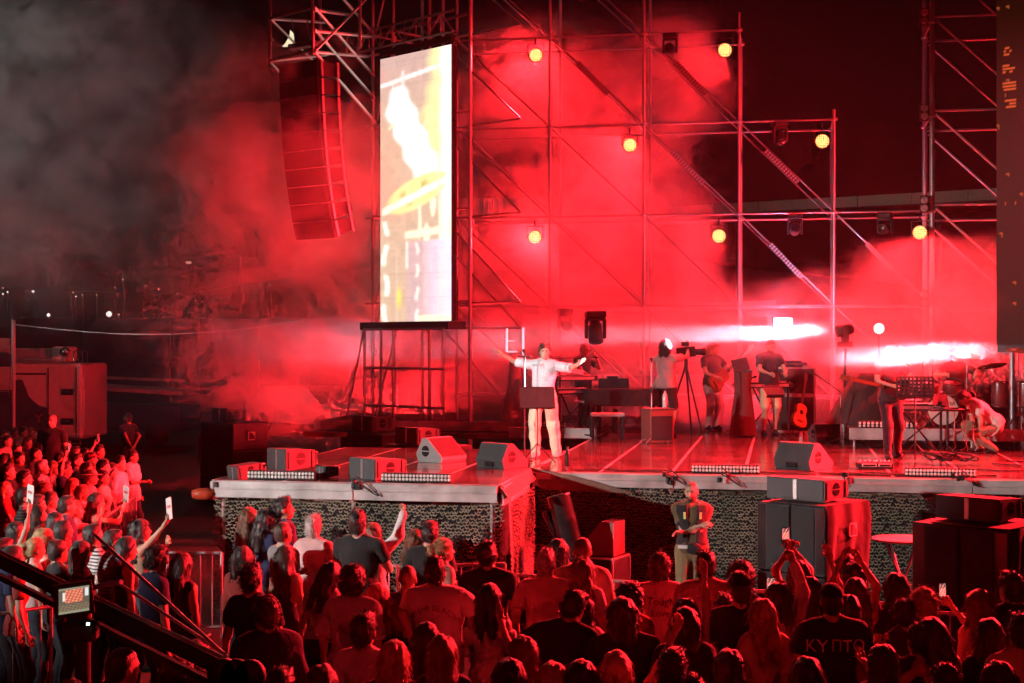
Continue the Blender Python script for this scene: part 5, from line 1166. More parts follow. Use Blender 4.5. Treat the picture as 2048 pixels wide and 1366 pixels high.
# ------------------------------------------------------------------ front of stage: cannon, boxes, bar table
p = atd(1140, 1060, 19.0); p.z = 0; t = thing('confetti_cannon', 'slanted black confetti cannon tube in front of the net', 'cannon', p, FACE)
M = Euler((R_(-6), R_(-14), 0)).to_matrix(); MB().lathe([(.155, 0), (.155, 1.1), (.165, 1.12), (.15, 1.13), (.135, 1.12), (.13, .6)], (.12, 0, .55), n=24, M=M).build('barrel', BLACKG, t)
MB().box((.15, 0, .30), (.5, .45, .55), bev=.02).build('base', BLACK, t); MB().tube((-.10, .12, .9), (-.32, .12, 1.42), .05).build('side_tube', BLACKG, t)
MB().tube((-.25, .1, .3), (.0, .05, .9), .03).build('strut', BLACK, t)
bx0 = atd(1208, 1180, 19.55); bx0.z = 0; t = case(bx0, .50, .55, .78, 'flight case with pale edges and white lettering by the cannon', FACE - .5); me = text_mesh("'6", .17); link('lettering', me, PAPER, t, (.08, -.30, .45), (R_(90), 0, 0))
t = thing('angled_box', 'red-lit angled box standing on the flight case by the cannon', 'box', bx0 + Vector((0, 0, .80)), FACE - .45); MB().prism([(-.26, 0), (.22, 0), (.22, .44), (.02, .44), (-.26, .10)], -.2, .2, 'y').build('body', mat('red_box', (.2, .05, .045)), t); MB().box((.12, 0, .446), (.2, .4, .012)).build('lid', BLACK, t)
p = atd(1805, 1078, 18.4); t = thing('bar_table', 'round pale bar table with crossed legs behind the right subwoofers', 'table', (p.x, p.y, 0)); zt = p.z
MB().lathe([(0, zt - .025), (.36, zt - .02), (.385, zt - .01), (.385, zt + .005), (.37, zt + .012), (0, zt + .014)], n=32).build('top', mat('table_white', (.72, .66, .62), .45), t)
for k in range(4): a = k * math.pi / 2 + .6; MB().tube((.26 * math.cos(a), .26 * math.sin(a), zt - .03), (-.28 * math.cos(a), -.28 * math.sin(a), .01), .014, n=6).build('leg', STEEL, t)

# ------------------------------------------------------------------ crowd barriers
def barrier(a, b, label, h=1.08):
    a, b = Vector(a), Vector(b); d = b - a; L = d.length; t = thing('crowd_barrier', label, 'barrier', (a.x, a.y, 0), math.atan2(d.y, d.x), 'steel crowd barriers')
    for z in (.18, h): tube_part('rail', (.03, 0, z), (L - .03, 0, z), .019, t)
    for x in (.03, L - .03): tube_part('post', (x, 0, .06), (x, 0, h), .019, t)
    n = max(2, int(L / .13))
    for k in range(1, n): tube_part('bar', (L * k / n, 0, .18), (L * k / n, 0, h), .008, t, n=6)
    for x in (.25, L - .25): tube_part('foot', (x, -.28, .03), (x, .28, .03), .018, t)
    return t
def gp_(px, py): return atz(px, py, 0)
top_ = lambda px, py: atz(px, py, 1.08) * Vector((1, 1, 0))
A = top_(272, 992); B = top_(207, 1037); barrier(B, A, 'crowd barrier holding back the left crowd, far section')
barrier(top_(60, 1150), top_(200, 1040), 'crowd barrier hidden among the left crowd')
barrier(top_(330, 1105), top_(448, 1106), 'crowd barrier crossing the red floor left of the net')
barrier(top_(560, 1125), top_(800, 1132), 'crowd barrier in front of the wing, left section'); barrier(top_(805, 1132), top_(1015, 1128), 'crowd barrier in front of the wing, right section')
barrier(top_(1030, 1150), top_(1280, 1165), 'crowd barrier below the cannon'); barrier(top_(1290, 1168), top_(1560, 1185), 'crowd barrier in front of the guard'); barrier(top_(1570, 1190), top_(1860, 1215), 'crowd barrier before the covered subwoofers'); barrier(top_(1870, 1225), top_(2120, 1245), 'crowd barrier at the right edge of the picture')
barrier(top_(-60, 1236), top_(108, 1212), 'near crowd barrier at the lower left corner')
# ------------------------------------------------------------------ background
# low dark embankment with the skyline, far left to right
b = MB(); n = 60; pts = []
rs = random.Random(3)
for i in range(n + 1): x = -260 + 520 * i / n; pts.append((x, 175 + 8 * math.sin(i * .4), 9.0 + 5 * (i < 34) * (.6 + .4 * math.sin(i * .5 + 1)) + rs.uniform(-.5, .5)))
V = []
for x, y, z in pts: V += [(x, y - 60, 0), (x, y - 18, z * .62), (x, y, z), (x, y + 80, z * .8)]
F = [(4 * i + k, 4 * i + k + 4, 4 * i + k + 5, 4 * i + k + 1) for i in range(n) for k in range(3)]
b.add(V, F, True); tagit(b.build('hillside', mat('dark_hillside', (.05, .048, .05), .9, scale=.2)), 'dark hillside behind the venue', 'hillside', kind='structure')
# boundary wall across the left background
w = thing('boundary_wall', 'long dark boundary wall across the left background', 'wall', aty(150, 700, 70) * Vector((1, 1, 0)), R_(0)); 
for k in range(12): MB().box((-26 + k * 4.8, 0, 2.42), (4.74, .3, 4.84)).build('panel', mat('dark_concrete', (.045, .042, .045), .8, scale=.6, bump=.2, bscale=3), w); MB().box((-28.4 + k * 4.8, -.18, 2.45), (.3, .1, 4.9)).build('pier', mat('dark_concrete2', (.055, .05, .05), .8), w)
# town lights on the hillside
LG = {c: mat('town_light_' + c, (.1, .1, .1), .5, var=0, emit=e, estr=s) for c, e, s in (('w', (1, .97, .9), 1.4), ('r', (1, .35, .3), 1.3), ('o', (1, .7, .3), 1.0))}
rs = random.Random(21)
def lamp_post(px, py, c, s, label, grp):
    p = aty(px, py, 112); t = thing('street_lamp', label, 'street lamp', (p.x, p.y, p.z - 3), group=grp)
    tube_part('post', (0, .1, 0), (0, .1, 3), .05, t, BLACK, 6); MB().lathe([(0, -s), (s * .8, -s * .5), (s, 0), (s * .7, s * .6), (0, s)], (0, 0, 3), n=8).build('lamp_head', LG[c], t)
for px, py, c, s in [(6, 576, 'r', .08), (6, 588, 'w', .08), (15, 584, 'w', .08), (66, 583, 'w', .12), (141, 575, 'o', .06), (146, 585, 'o', .06), (152, 593, 'w', .07), (164, 590, 'o', .06), (193, 590, 'o', .06), (230, 575, 'r', .06), (246, 559, 'r', .08), (293, 572, 'r', .07), (317, 578, 'r', .09), (347, 578, 'r', .08), (355, 587, 'o', .06), (480, 514, 'r', .06), (520, 571, 'r', .07), (540, 570, 'r', .07)]:
    lamp_post(px, py, c, s, 'tiny distant lamp glinting on the dark hillside', 'tiny town lamps on the hillside')
lamp_post(97, 630, 'w', .16, 'white lamp just above the boundary wall, above the fire engine', 'bright lamps above the wall'); lamp_post(218, 628, 'w', .26, 'brightest white lamp above the boundary wall', 'bright lamps above the wall'); lamp_post(238, 629, 'r', .08, 'faint lamp right of the brightest white one', 'bright lamps above the wall')
p = aty(377, 525, 112); t = thing('lit_sign', 'small pinkish glowing sign high in the left smoke', 'sign', p); MB().box((0, 0, 0), (.42, .1, .18)).build('panel', LG['r'], t); MB().tube((0, .1, -3), (0, .1, 0), .06).build('post', BLACK, t)
# trees
def tree(px, py, hpx, Y, label, m, seed, wd=.5):
    base = aty(px, 640, Y); top = aty(px, py, Y); H = top.z - 0; rs = random.Random(seed); t = thing('tree', label, 'tree', (base.x, Y, 0), group='trees beyond the wall')
    tk = MB(); tk.tube((0, 0, 0), (.1, 0, H * .75), .16, .05, 7)
    for k in range(5): a = rs.uniform(0, 6.28); z = H * rs.uniform(.35, .65); tk.tube((0, 0, z), (math.cos(a) * H * wd * .4, math.sin(a) * H * wd * .4, z + H * .18), .06, .02, 5)
    tk.build('trunk', mat('bark', (.06, .04, .03), .9), t)
    V = []; Q = []
    for k in range(1500):
        z = rs.random(); r = (1 - z) ** .8 * H * wd * .5 * (.55 + .45 * math.sin(k * 1.7) ** 2); a = rs.uniform(0, 6.283); rr = r * math.sqrt(rs.random()); c = Vector((rr * math.cos(a), rr * math.sin(a), H * (.3 + .7 * z)))
        s = rs.uniform(.06, .14); u = Vector((rs.gauss(0, 1), rs.gauss(0, 1), rs.gauss(0, 1))).normalized(); v = u.orthogonal().normalized(); i0 = len(V); V += [c - u * s, c + v * s * .5, c + u * s, c - v * s * .5]; Q.append((i0, i0 + 1, i0 + 2, i0 + 3))
    b = MB(); b.add(V, Q); me = bpy.data.meshes.new('crown'); me.from_pydata(b.v, [], b.f); me.update(); link('crown', me, m, t)
LEAF = mat('leaf', (.09, .11, .03), .6, var=.4)
tree(52, 582, 50, 90, 'small yellow-green tree above the wall at the far left', LEAF, 1, .38); tree(300, 560, 60, 92, 'dim tree in the smoke left of centre', LEAF, 2, .5); tree(345, 572, 60, 94, 'second dim tree in the left smoke', LEAF, 3, .5); tree(402, 560, 60, 91, 'dim tree nearest the loudspeaker tower', LEAF, 4, .5)
l = bpy.data.lights.new('tree_uplight', 'SPOT'); 
bpy.data.lights.remove(l)
# emergency truck at the left edge
tp0 = aty(165, 870, 39); FT = thing('fire_truck', 'pale service truck with roof gear parked at the left edge', 'truck', (tp0.x, tp0.y, 0), R_(8)); PANEL = mat('truck_white', (.62, .55, .54), .4, coat=.3, var=.06); DKP = mat('truck_dark', (.06, .03, .05), .3, coat=.3)
MB().box((-2.0, 1.1, 1.92), (4.0, 2.3, 2.2), bev=.06).build('body', PANEL, FT); MB().box((-2.3, 1.12, .55), (4.4, 2.0, .6), bev=.05).build('chassis', BLACK, FT)
MB().prism([(-3.9, 1.05), (-.98, 1.05), (-.98, 1.72), (-1.25, 1.80), (-1.55, 2.05), (-1.72, 2.5), (-1.75, 2.55), (-3.9, 2.52)], -.075, -.055, 'y').build('dark_livery_panel', DKP, FT)
for z in (1.35, 2.2): MB().box((-.42, -.075, z), (.36, .03, .18), bev=.01).build('handle_recess', BLACKG, FT); MB().box((-.45, -.095, z + .01), (.22, .02, .04)).build('handle', CHROME, FT)
for x in (-.98, -.16): MB().box((x, -.07, 1.9), (.02, .02, 2.0)).build('door_seam', BLACK, FT)
MB().box((-2.0, -.06, .98), (3.9, .03, .04)).build('side_stripe', WHITE, FT); MB().box((-1.7, -.06, 2.72), (1.3, .03, .05)).build('slot', BLACK, FT); MB().tube((.0, .1, 1.0), (.0, .1, 2.7), .05).build('corner_rail', ALU, FT)
me = text_mesh('Y', .36); link('emblem', me, mat('emblem_red', (.6, .06, .05), .4), FT, (-1.25, -.085, 1.42), (R_(90), 0, 0))
MB().box((-2.2, .9, 3.25), (2.3, 1.0, .42), bev=.03).build('roof_locker', mat('truck_grey', (.3, .3, .3), .5), FT); MB().box((-.85, .9, 3.28), (.45, 1.0, .46), bev=.05).build('roof_locker', PANEL, FT)
for z in (3.05, 3.14): MB().tube((-2.8, .0, z), (-.75, .0, z), .03).build('roof_rail', ALU, FT)
MB().prism([(-4.0, 3.02), (-2.9, 3.02), (-3.05, 3.3), (-3.4, 3.45), (-4.0, 3.45)], 0, .04, 'y').build('roof_shield', PANEL, FT)
for x in (-2.3, -.55): MB().lathe([(0, -.1), (.12, -.08), (.15, .0), (.13, .08), (0, .1)], (x, .1, 3.35), n=12, M=Matrix.Rotation(R_(90), 3, 'X')).build('searchlight', CHROME, FT)
for x in (-.30, -.15): MB().path([(x, .1, 3.0), (x, .1, 3.35), (x + .03, .4, 3.42), (x + .06, .7, 3.35), (x + .06, .7, 3.0)], .015, 5).build('grab_loop', CHROME, FT)
for x in (-.9, -3.2):
    wh = MB().lathe([(.0, -.14), (.3, -.14), (.42, -.12), (.45, 0), (.42, .12), (0, .14)], (x, .12, .45), n=20, M=Matrix.Rotation(R_(90), 3, 'X')).build('wheel', RUB, FT)
for k in range(5): MB().box((-.25, -.055, .2 + .17 * k), (.45, .02, .02)).build('rear_step', ALU, FT)
# dark lean-to panels left of the truck and the tall pole with the wire
t = thing('striped_awning', 'red and dark striped awning at the left edge above the truck', 'awning', aty(8, 720, 37.5) * Vector((1, 1, 0))); 
for k, (z0, z1, m_) in enumerate([(3.35, 3.75, REDP), (2.95, 3.3, DKP), (2.3, 2.9, PANEL), (1.9, 2.25, DKP)]): MB().box((-.55, 0, (z0 + z1) / 2), (1.5, .1, z1 - z0), (R_(6 * k - 8), 0, 0)).build('panel', m_, t)
pl = aty(27, 640, 36.5); t = thing('tall_pole', 'tall pale pole holding an overhead wire at the left edge', 'pole', (pl.x, pl.y, 0)); tube_part('shaft', (0, 0, 0), (0, 0, pl.z), .055, t, ALUP); tube_part('cable_run', (-.1, 0, 1), (-.1, 0, pl.z - .3), .012, t, BLACK)
q0 = Vector((pl.x, pl.y, pl.z - .12)); q1 = aty(690, 628, 34)
cable([q0.lerp(q1, k / 16) - Vector((0, 0, .38 * math.sin(math.pi * k / 16))) for k in range(17)], 'thin red-lit wire strung from the tall pole across the left', .012, ALU)
# parked vehicles in the smoke
def car(p, rz, label, m, roof=1.45, L=4.2, van=False):
    t = thing('parked_car', label, 'car', p, rz); W_ = 1.75
    prof = [(-L / 2, .3), (L / 2, .3), (L / 2, .75), (L * .30, .92), (L * .16, roof), (-L * .30, roof), (-L * .46, .95), (-L / 2, .9)]
    if van: prof = [(-L / 2, .3), (L / 2, .3), (L / 2, .95), (L * .38, 1.15), (L * .28, roof), (-L * .48, roof), (-L / 2, roof - .2)]
    MB().prism(prof, -W_ / 2, W_ / 2, 'y').build('body', m, t); GL = mat('car_glass', (.3, .33, .33), .1, .0)
    for s in (-1, 1):
        MB().prism([(-L * .28, .98), (-.03 * L, .98), (-.03 * L, roof - .07), (-L * .25, roof - .07)], s * (W_ / 2 + .002), s * (W_ / 2 + .012), 'y').build('side_window', GL, t); MB().prism([(.0, .98), (L * .26, .98), (L * .15, roof - .07), (.0, roof - .07)], s * (W_ / 2 + .002), s * (W_ / 2 + .012), 'y').build('side_window', GL, t)
        for x in (-L * .31, L * .31): MB().lathe([(0, -.1), (.2, -.1), (.31, -.08), (.32, 0), (.31, .08), (0, .1)], (x, s * (W_ / 2 - .08), .32), n=16, M=Matrix.Rotation(R_(90), 3, 'X')).build('wheel', RUB, t)
    for s in (-1, 1): MB().box((L / 2 + .004, s * .6, .68), (.02, .3, .14), bev=.006).build('headlight', GL, t)
    MB().add([(L * .295, -.75, .97), (L * .295, .75, .97), (L * .175, .68, roof - .06), (L * .175, -.68, roof - .06)], [(0, 1, 2, 3)]).build('windscreen', GL, t); bpy.data.objects[t.children[-1].name].location = (.012, 0, .012)
    return t
p = aty(620, 770, 45); car((p.x, p.y, .75), R_(-25), 'pale car half lost in the smoke left of the screen', mat('car_grey', (.22, .2, .2), .35))
p2 = MB(); t = thing('ramp_platform', 'raised platform under the parked white car', 'platform', (p.x, p.y, 0)); MB().box((0, 0, .36), (6, 4, .72)).build('deck', BLACK, t)
p = aty(250, 760, 48); t = thing('flat_trailer', 'flat trailer with pale side rail behind the left smoke', 'trailer', (p.x, p.y, 0)); MB().box((0, 0, 2.0), (5.2, 2, .14), (0, R_(3), 0)).build('bed', ALUP, t); MB().box((0, 0, 2.35), (4.6, .1, .1), (0, R_(2), 0)).build('side_rail', ALUP, t); MB().box((0, .1, 1.0), (4.8, 1.8, .9)).build('chassis', BLACK, t)
for x in (-1.6, 1.6): MB().lathe([(0, -.12), (.4, -.1), (.42, 0), (.4, .1), (0, .12)], (x, -.9, .45), n=16, M=Matrix.Rotation(R_(90), 3, 'X')).build('wheel', RUB, t)
# pale truck box behind the stage and a dark van
p = aty(1175, 660, 40); t = thing('box_truck', 'pale box truck parked behind the keyboards', 'truck', (p.x, p.y, 0)); MB().box((0, 0, 2.85), (3.2, 2.4, 3.1), bev=.04).build('cargo_box', mat('pale_truck', (.7, .62, .6), .5), t); MB().box((0, -1.22, 2.85), (.03, .03, 2.9)).build('door_seam', BLACK, t); MB().box((0, 0, .9), (3.1, 2.2, .6)).build('chassis', BLACK, t)
for x in (-1.1, 1.1): MB().lathe([(0, -.12), (.45, -.1), (.48, 0), (.45, .1), (0, .12)], (x, -1.1, .48), n=16, M=Matrix.Rotation(R_(90), 3, 'X')).build('wheel', RUB, t)
p = aty(1350, 660, 43); t = thing('site_cabin', 'pale site cabin with a sloping roof edge behind the bass player', 'cabin', (p.x, p.y, 0)); MB().box((0, 0, 2.2), (5.4, 2.4, 4.4), bev=.03).build('wall', mat('cabin_wall', (.5, .42, .40), .6), t); MB().box((0, -.2, 4.62), (5.9, 3.0, .16), (0, R_(-2.5), 0)).build('roof', ALUP, t); MB().box((.6, -1.22, 2.6), (1.2, .04, 1.0)).build('window', BLACKG, t); MB().box((-1.6, -1.22, 1.6), (.9, .04, 2.1)).build('door', mat('cabin_door', (.3, .28, .28), .6), t)
p = aty(1222, 745, 35.5); car((p.x, p.y, 0.9), R_(175), 'dark van parked behind the piano', BLACKG, 1.95, 4.6, True)
t = thing('ramp_platform', 'dark platform the van stands on behind the stage', 'platform', (p.x, p.y, 0)); MB().box((0, 0, .44), (5.2, 2.6, .88)).build('deck', BLACK, t)
# corrugated container and the long pale roof edge
p = aty(1006, 418, 56); t = thing('corrugated_shed', 'corrugated metal shed front seen through the scaffold', 'shed', (p.x, p.y, 0)); cm = mat('corrugated', (.42, .36, .36), .5, .3)
for k in range(32): MB().box((-1.55 + k * .1, 0, p.z), (.055, .08, .86)).build('rib', cm, t)
MB().box((0, .1, p.z), (3.3, .1, .9)).build('back_sheet', mat('corrugated_dark', (.22, .18, .18), .6), t); MB().box((0, .6, (p.z - .5) / 2), (3.3, 1, p.z - .5)).build('wall', mat('shed_wall', (.10, .08, .08), .8), t)
a = aty(1180, 432, 74); b_ = aty(2060, 385, 62); d = b_ - a; t = thing('grandstand_roof', 'long pale roof edge crossing behind the scaffold at the right', 'roof', (a.x, a.y, 0)); rzz = math.atan2(d.y, d.x); n = 9
for k in range(n):
    c0 = (d * ((k + .5) / n)); zt = a.z + d.z * (k + .5) / n; MB().box((c0.x, c0.y, zt), (d.xy.length / n - .03, .4, .46), (0, -math.atan2(d.z, d.xy.length), rzz)).build('roof_panel', mat('roof_cream', (.36, .31, .24), .6, var=.1), t)
    if k % 2: tube_part('column', (c0.x, c0.y + 1.0, 0), (c0.x, c0.y + 1.0, zt - .2), .12, t, BLACK)
MB().box((d.x / 2, d.y / 2 + 2.5, a.z + d.z / 2 - .2), (d.xy.length, 4.5, .1), (0, -math.atan2(d.z, d.xy.length), rzz)).build('roof_sheet', BLACK, t)
for px, py, Y, H in [(1900, 520, 50, 6), (1985, 480, 48, 7)]: tree(px, py, 0, Y, 'dark tree beyond the scaffold, %s' % ('left of the dark screen' if px < 1950 else 'half behind the dark screen'), LEAF, px, .6)
# crescent moon behind the cantilever
mp = atd(571, 76, 900); mo = MB(); Rm = 5.6; n, k_ = 24, 12; V = []; 
for i in range(n + 1):
    a = -math.pi / 2 + math.pi * i / n
    for j in range(k_ + 1): f_ = .46 + .54 * j / k_; V.append((Rm * math.cos(a) * f_, -math.sqrt(max(0, 1 - f_ * f_)) * Rm * math.cos(a), Rm * math.sin(a)))
F = [(i * (k_ + 1) + j, i * (k_ + 1) + j + 1, (i + 1) * (k_ + 1) + j + 1, (i + 1) * (k_ + 1) + j) for i in range(n) for j in range(k_)]
mo.add(V, F, True); o = mo.build('moon', mat('moon_lit', (.1, .1, .1), .9, var=0, emit=(1, .88, .55), estr=.95), None, mp, (0, R_(25), YAW)); tagit(o, 'yellow crescent moon behind the scaffold arm at the upper left', 'moon')
# ------------------------------------------------------------------ people
K, DG, W_, G, NV, RD, PK, TN, CR, OL = (.014, .014, .016), (.05, .05, .055), (.66, .64, .63), (.22, .21, .21), (.018, .025, .085), (.32, .035, .03), (.58, .38, .37), (.30, .22, .14), (.55, .48, .36), (.10, .075, .035)
def look(p, tx, ty): return math.atan2(-(tx - p.x), ty - p.y)
_seed = [100]
def P(px, py, H, sex, hair, hcol, top, tcol, label, tgt=(-2.6, 23), turn=0, zb=0, **kw):
    _seed[0] += 1; p = atz(px, py, zb + H); p = Vector((p.x, p.y, zb)); r = random.Random(_seed[0])
    y = look(p, *tgt) + R_(turn) + r.uniform(-.12, .12)
    hd = kw.pop('head', (r.uniform(-14, 14), r.uniform(-6, 8), r.uniform(-5, 5)))
    return person(p, H, y, sex, hair, hcol, top, tcol, label=label, seed=_seed[0], head=hd, skin=kw.pop('skin', r.randint(0, 2)), **kw)
def phone(info, label, side='r', pic=True):
    Mw = info['M']; i = 0 if side == 'r' else 1; w = Vector(info['wr'][i]); e = Vector(info['el'][i]); d = (w - e).normalized()
    c = Mw @ (w + d * .085 + Vector((0, .02, .04))); rz = info['root'].rotation_euler.z
    t = thing('smartphone', label, 'phone', c, rz, 'raised phones in the crowd'); MB().box((0, .005, 0), (.074, .010, .152), bev=.004).build('body', BLACKG, t)
    def pc(u, v):
        c_ = np.zeros((len(u), 3)); c_[:] = (.10, .01, .01); n = np.sin(u * 19 + v * 7) * np.sin(v * 23 + u * 5); c_[(v > .3) & (v < .75)] = (.9, .12, .10); c_[(n > .35) & (v > .25)] = (1.2, .55, .45); c_[v < .18] = (.03, .01, .01); return c_
    emissive_grid('lit_screen', (-.033, -.0015, -.070), (.033, -.0015, -.070), (-.033, -.0015, .070), (.033, -.0015, .070), 14, 26, pc, attr_mat('phone_picture', 'Col', 1.2, .3), t)
    return t
def sign(info, label, side='r', sz=(.15, .21), tilt=8, bar=True):
    Mw = info['M']; i = 0 if side == 'r' else 1; w = Vector(info['wr'][i]); e = Vector(info['el'][i]); d = (w - e).normalized(); c = Mw @ (w + d * .09)
    t = thing('paper_sign', label, 'paper', c + Vector((0, 0, sz[1] * .45)), info['root'].rotation_euler.z + R_(20), 'paper sheets held up'); MB().box((0, 0, 0), (sz[0], .004, sz[1]), (0, R_(tilt), 0)).build('sheet', PAPER, t)
    if bar: MB().box((0, -.004, .02), (sz[0] * .6, .004, .03), (0, R_(tilt), 0)).build('print_line', mat('print_red', (.5, .1, .1), .7), t)
def print_on(info, body, size, z, col, dz=0, kind='lettering', arc=0):
    """lettering laid on the back of a top"""
    sh = info['shirt']; me = text_mesh(body, size); n = len(me.vertices); co = np.zeros(n * 3); me.vertices.foreach_get('co', co); co = co.reshape(-1, 3)
    V = np.zeros(len(sh.data.vertices) * 3); sh.data.vertices.foreach_get('co', V); V = V.reshape(-1, 3); out = []
    B = V[V[:, 1] < 0.02]
    for x, y, _ in co:
        yy = z + y - arc * x * x; xx = -x if False else x
        d = (B[:, 0] - xx) ** 2 + (B[:, 2] - yy) ** 2; k = np.argsort(d)[:5]; out.append((xx, B[k, 1].min() - .010, yy))
    me.vertices.foreach_set('co', np.array(out).ravel()); me.update(); link(kind, me, mat('print_%d%d%d' % tuple(int(99 * c) for c in col), col, .7, var=.1), sh)

# -- band
SG = g(1090, 914)
sg = person(SG, 1.80, math.pi + .02, 'm', 'short', 'dark', 'shirt', (.74, .75, .80), label='singer in white shirt and cream trousers with both arms spread wide', R=((.47, .14, .13), (0, -1, -.6), .05), L=((.43, .26, .06), (0, -.8, -.8), .03), twist=-8, side=-2, lean=-3, bot='trousers', bcol=(.72, .64, .46), head=(18, -6, 4), w=1.06, seed=1, fine_hands=True, sleeve=.97, hem=-.05, feet=((.13, .10, 0), (-.17, -.06, 0)), pel=(.03, 0, 0), beard=False, shoe=(.5, .45, .38))
KP = g(1162, 868); KP.y += .35
person(KP, 1.80, math.pi + .95, 'm', 'buzz', 'grey', 'tee', DG, label='keyboard player in dark waistcoat and glasses behind the singer', R='keys', L=((-.1, .25, .05), (.6, -.1, -1), .5), glasses=True, seed=2, head=(10, -12, 0), vest=None, bcol=K)
cmp_ = Vector((aty(1332, 700, 28.0).x, 28.0, ZS + .004)); person(cmp_, 1.86, look(cmp_, cp_.x, 28.8), 'm', 'mid', 'dark', 'tee', PK, label='camera operator in pale loose T-shirt reaching up to the video camera', R=((.05, .42, .22), (.8, 0, -1), .5), L=((-.02, .40, .02), (.6, 0, -1), .6), seed=3, head=(0, 8, 0), bot='shorts', bcol=(.06, .02, .02), w=1.06)
BP = g(1424, 860); bp = person(BP, 1.80, math.pi + .75, 'm', 'curlylong', 'dirty', 'tee', (.12, .05, .05), label='bass player in dark T-shirt and pale jeans', R=((-.10, .28, -.34), (1, -.3, -.2), .6), L=((.06, .42, -.08), (.4, 0, -1), .6), bcol=(.55, .50, .52), seed=4, head=(15, -8, 0), w=1.1)
guitar(bp['M'] @ Vector((-.02, .20, 1.02)), 'brown bass guitar held by the bass player', (R_(0), R_(52), math.pi + .75 + math.pi), mat('sunburst', (.38, .12, .03), .3, coat=.4), True, 1.25)
K2 = Vector((aty(1538, 700, 28.6).x, 28.6, ZS + .003)); person(K2, 1.88, math.pi + .45, 'm', 'buzz', 'dark', 'tee', (.045, .018, .03), label='keyboard player in dark red shirt and cream shorts under the white beam', R='keys', L='keys', bot='shorts', bcol=(.66, .56, .34), beard=True, head=(8, -20, 0), seed=5, w=1.08)
GP = g(1780, 916); gpl = person(GP, 1.80, math.pi + .35, 'm', 'short', 'dark', 'tee', (.05, .025, .03), label='guitarist in dark T-shirt and tight black trousers, head hidden by the beam', R=((-.12, .26, -.30), (1, -.2, -.5), .6), L=((.02, .34, -.20), (.9, 0, -1), .6), bcol=(.03, .012, .02), seed=6, feet=((.09, .12, 0), (-.14, -.08, 0)), head=(10, -18, 0))
guitar(gpl['M'] @ Vector((-.02, .17, 1.06)), 'dark electric guitar hanging in front of the guitarist', (R_(0), R_(-78), math.pi * 2 + .35), BLACKG, True, 1.0)
TC = g(1968, 905); person(TC, 1.78, look(TC, tb.x - .1, tb.y), 'm', 'short', 'dark', 'shirt', (.70, .60, .55), label='technician in white shirt crouching beside the equipment table', lean=48, pel=(0, -.18, -.50), feet=((.16, .02, 0), (-.16, -.12, 0)), R=((-.02, .30, -.38), (1, 0, .2), .6), L=((-.05, .34, -.36), (1, 0, .2), .6), bcol=TN, seed=7, head=(0, -10, 0))
DP = Vector((dkp.x + .35, 27.2, ZD)); person(DP, 1.78, math.pi + .1, 'm', 'buzz', 'dark', 'tee', (.10, .03, .03), label='drummer in dark red T-shirt sitting behind the drum kit', pel=(0, -.12, -.40), feet=((.22, .35, 0), (-.22, .35, 0)), R=((.08, .35, -.12), (1, -.2, -.4), .8), L=((.10, .32, -.15), (1, -.2, -.4), .8), seed=8)
t = thing('drum_stool', 'round stool under the drummer', 'stool', DP + Vector((0, .10, 0))); MB().lathe([(0, .46), (.17, .46), (.18, .50), (.16, .53), (0, .54)], n=18).build('seat', BLACK, t); MB().tube((0, 0, .05), (0, 0, .46), .025).build('post', CHROME, t)
for k in range(3): MB().tube((0, 0, .2), (.25 * math.cos(2.1 * k), .25 * math.sin(2.1 * k), .01), .014).build('leg', CHROME, t)

# -- security
P(1384, 963, 1.84, 'm', 'bald', 'dark', 'tee', OL, 'security guard in olive shirt and black reflective vest, arms folded before the net', R='fold', L=((-.31, .19, -.27), (.9, -.2, -1), .3), bot='trousers', bcol=(.20, .145, .07), vest='pouch', beard=True, skin=1, head=(-14, -4, 0), turn=180, tgt=(-3, 40), fine_hands=True, w=1.06)
P(256, 826, 1.86, 'm', 'buzz', 'dark', 'tee', DG, 'guard in dark reflective vest standing past the left crowd, hands behind his back', R='back', L='back', vest=True, beard=True, head=(30, 4, 0), turn=120, tgt=(-8, 40), skin=1)
P(105, 828, 1.86, 'm', 'bald', 'dark', 'tee', K, 'person in dark T-shirt standing head and shoulders above the left crowd', glasses=True, turn=-70, w=1.15, tgt=(-3, 20), zb=.42)
t = thing('step_box', 'low box under the person standing above the left crowd', 'box', atz(105, 828, 2.28) * Vector((1, 1, 0))); MB().box((0, 0, .205), (.8, .6, .41), bev=.02).build('body', BLACK, t)

# -- left crowd, facing the stage; rows counted from the back
ORD = ['first', 'second', 'third', 'fourth', 'fifth', 'sixth', 'seventh', 'eighth', 'ninth', 'tenth', 'eleventh', 'twelfth']
CN = {K: 'black', DG: 'charcoal', W_: 'white', G: 'grey', NV: 'navy', RD: 'red', PK: 'pale pink', TN: 'tan', CR: 'cream'}
def left_row(rowname, items):
    for i, it in enumerate(items):
        px, py, sex, hair, hcol, top, tcol = it[:7]; kw = dict(it[7]) if len(it) > 7 else {}
        ph_ = kw.pop('ph', None); pp_ = kw.pop('paper', None); ex = kw.pop('ex', '')
        lab = 'person in %s top%s, %s from left, %s row of left crowd' % (CN[tcol], ex, ORD[i], rowname)
        inf = P(px, py, (1.76 if sex == 'm' else 1.66) + random.Random(px * 7 + py).uniform(-.05, .05), sex, hair, hcol, top, tcol, lab, tgt=(2.0, 23), lod=0, group='people in the left crowd', **kw)
        if ph_: phone(inf, 'lit phone held up by the %s person of the %s left row' % (ORD[i], rowname), ph_)
        if pp_: sign(inf, pp_)
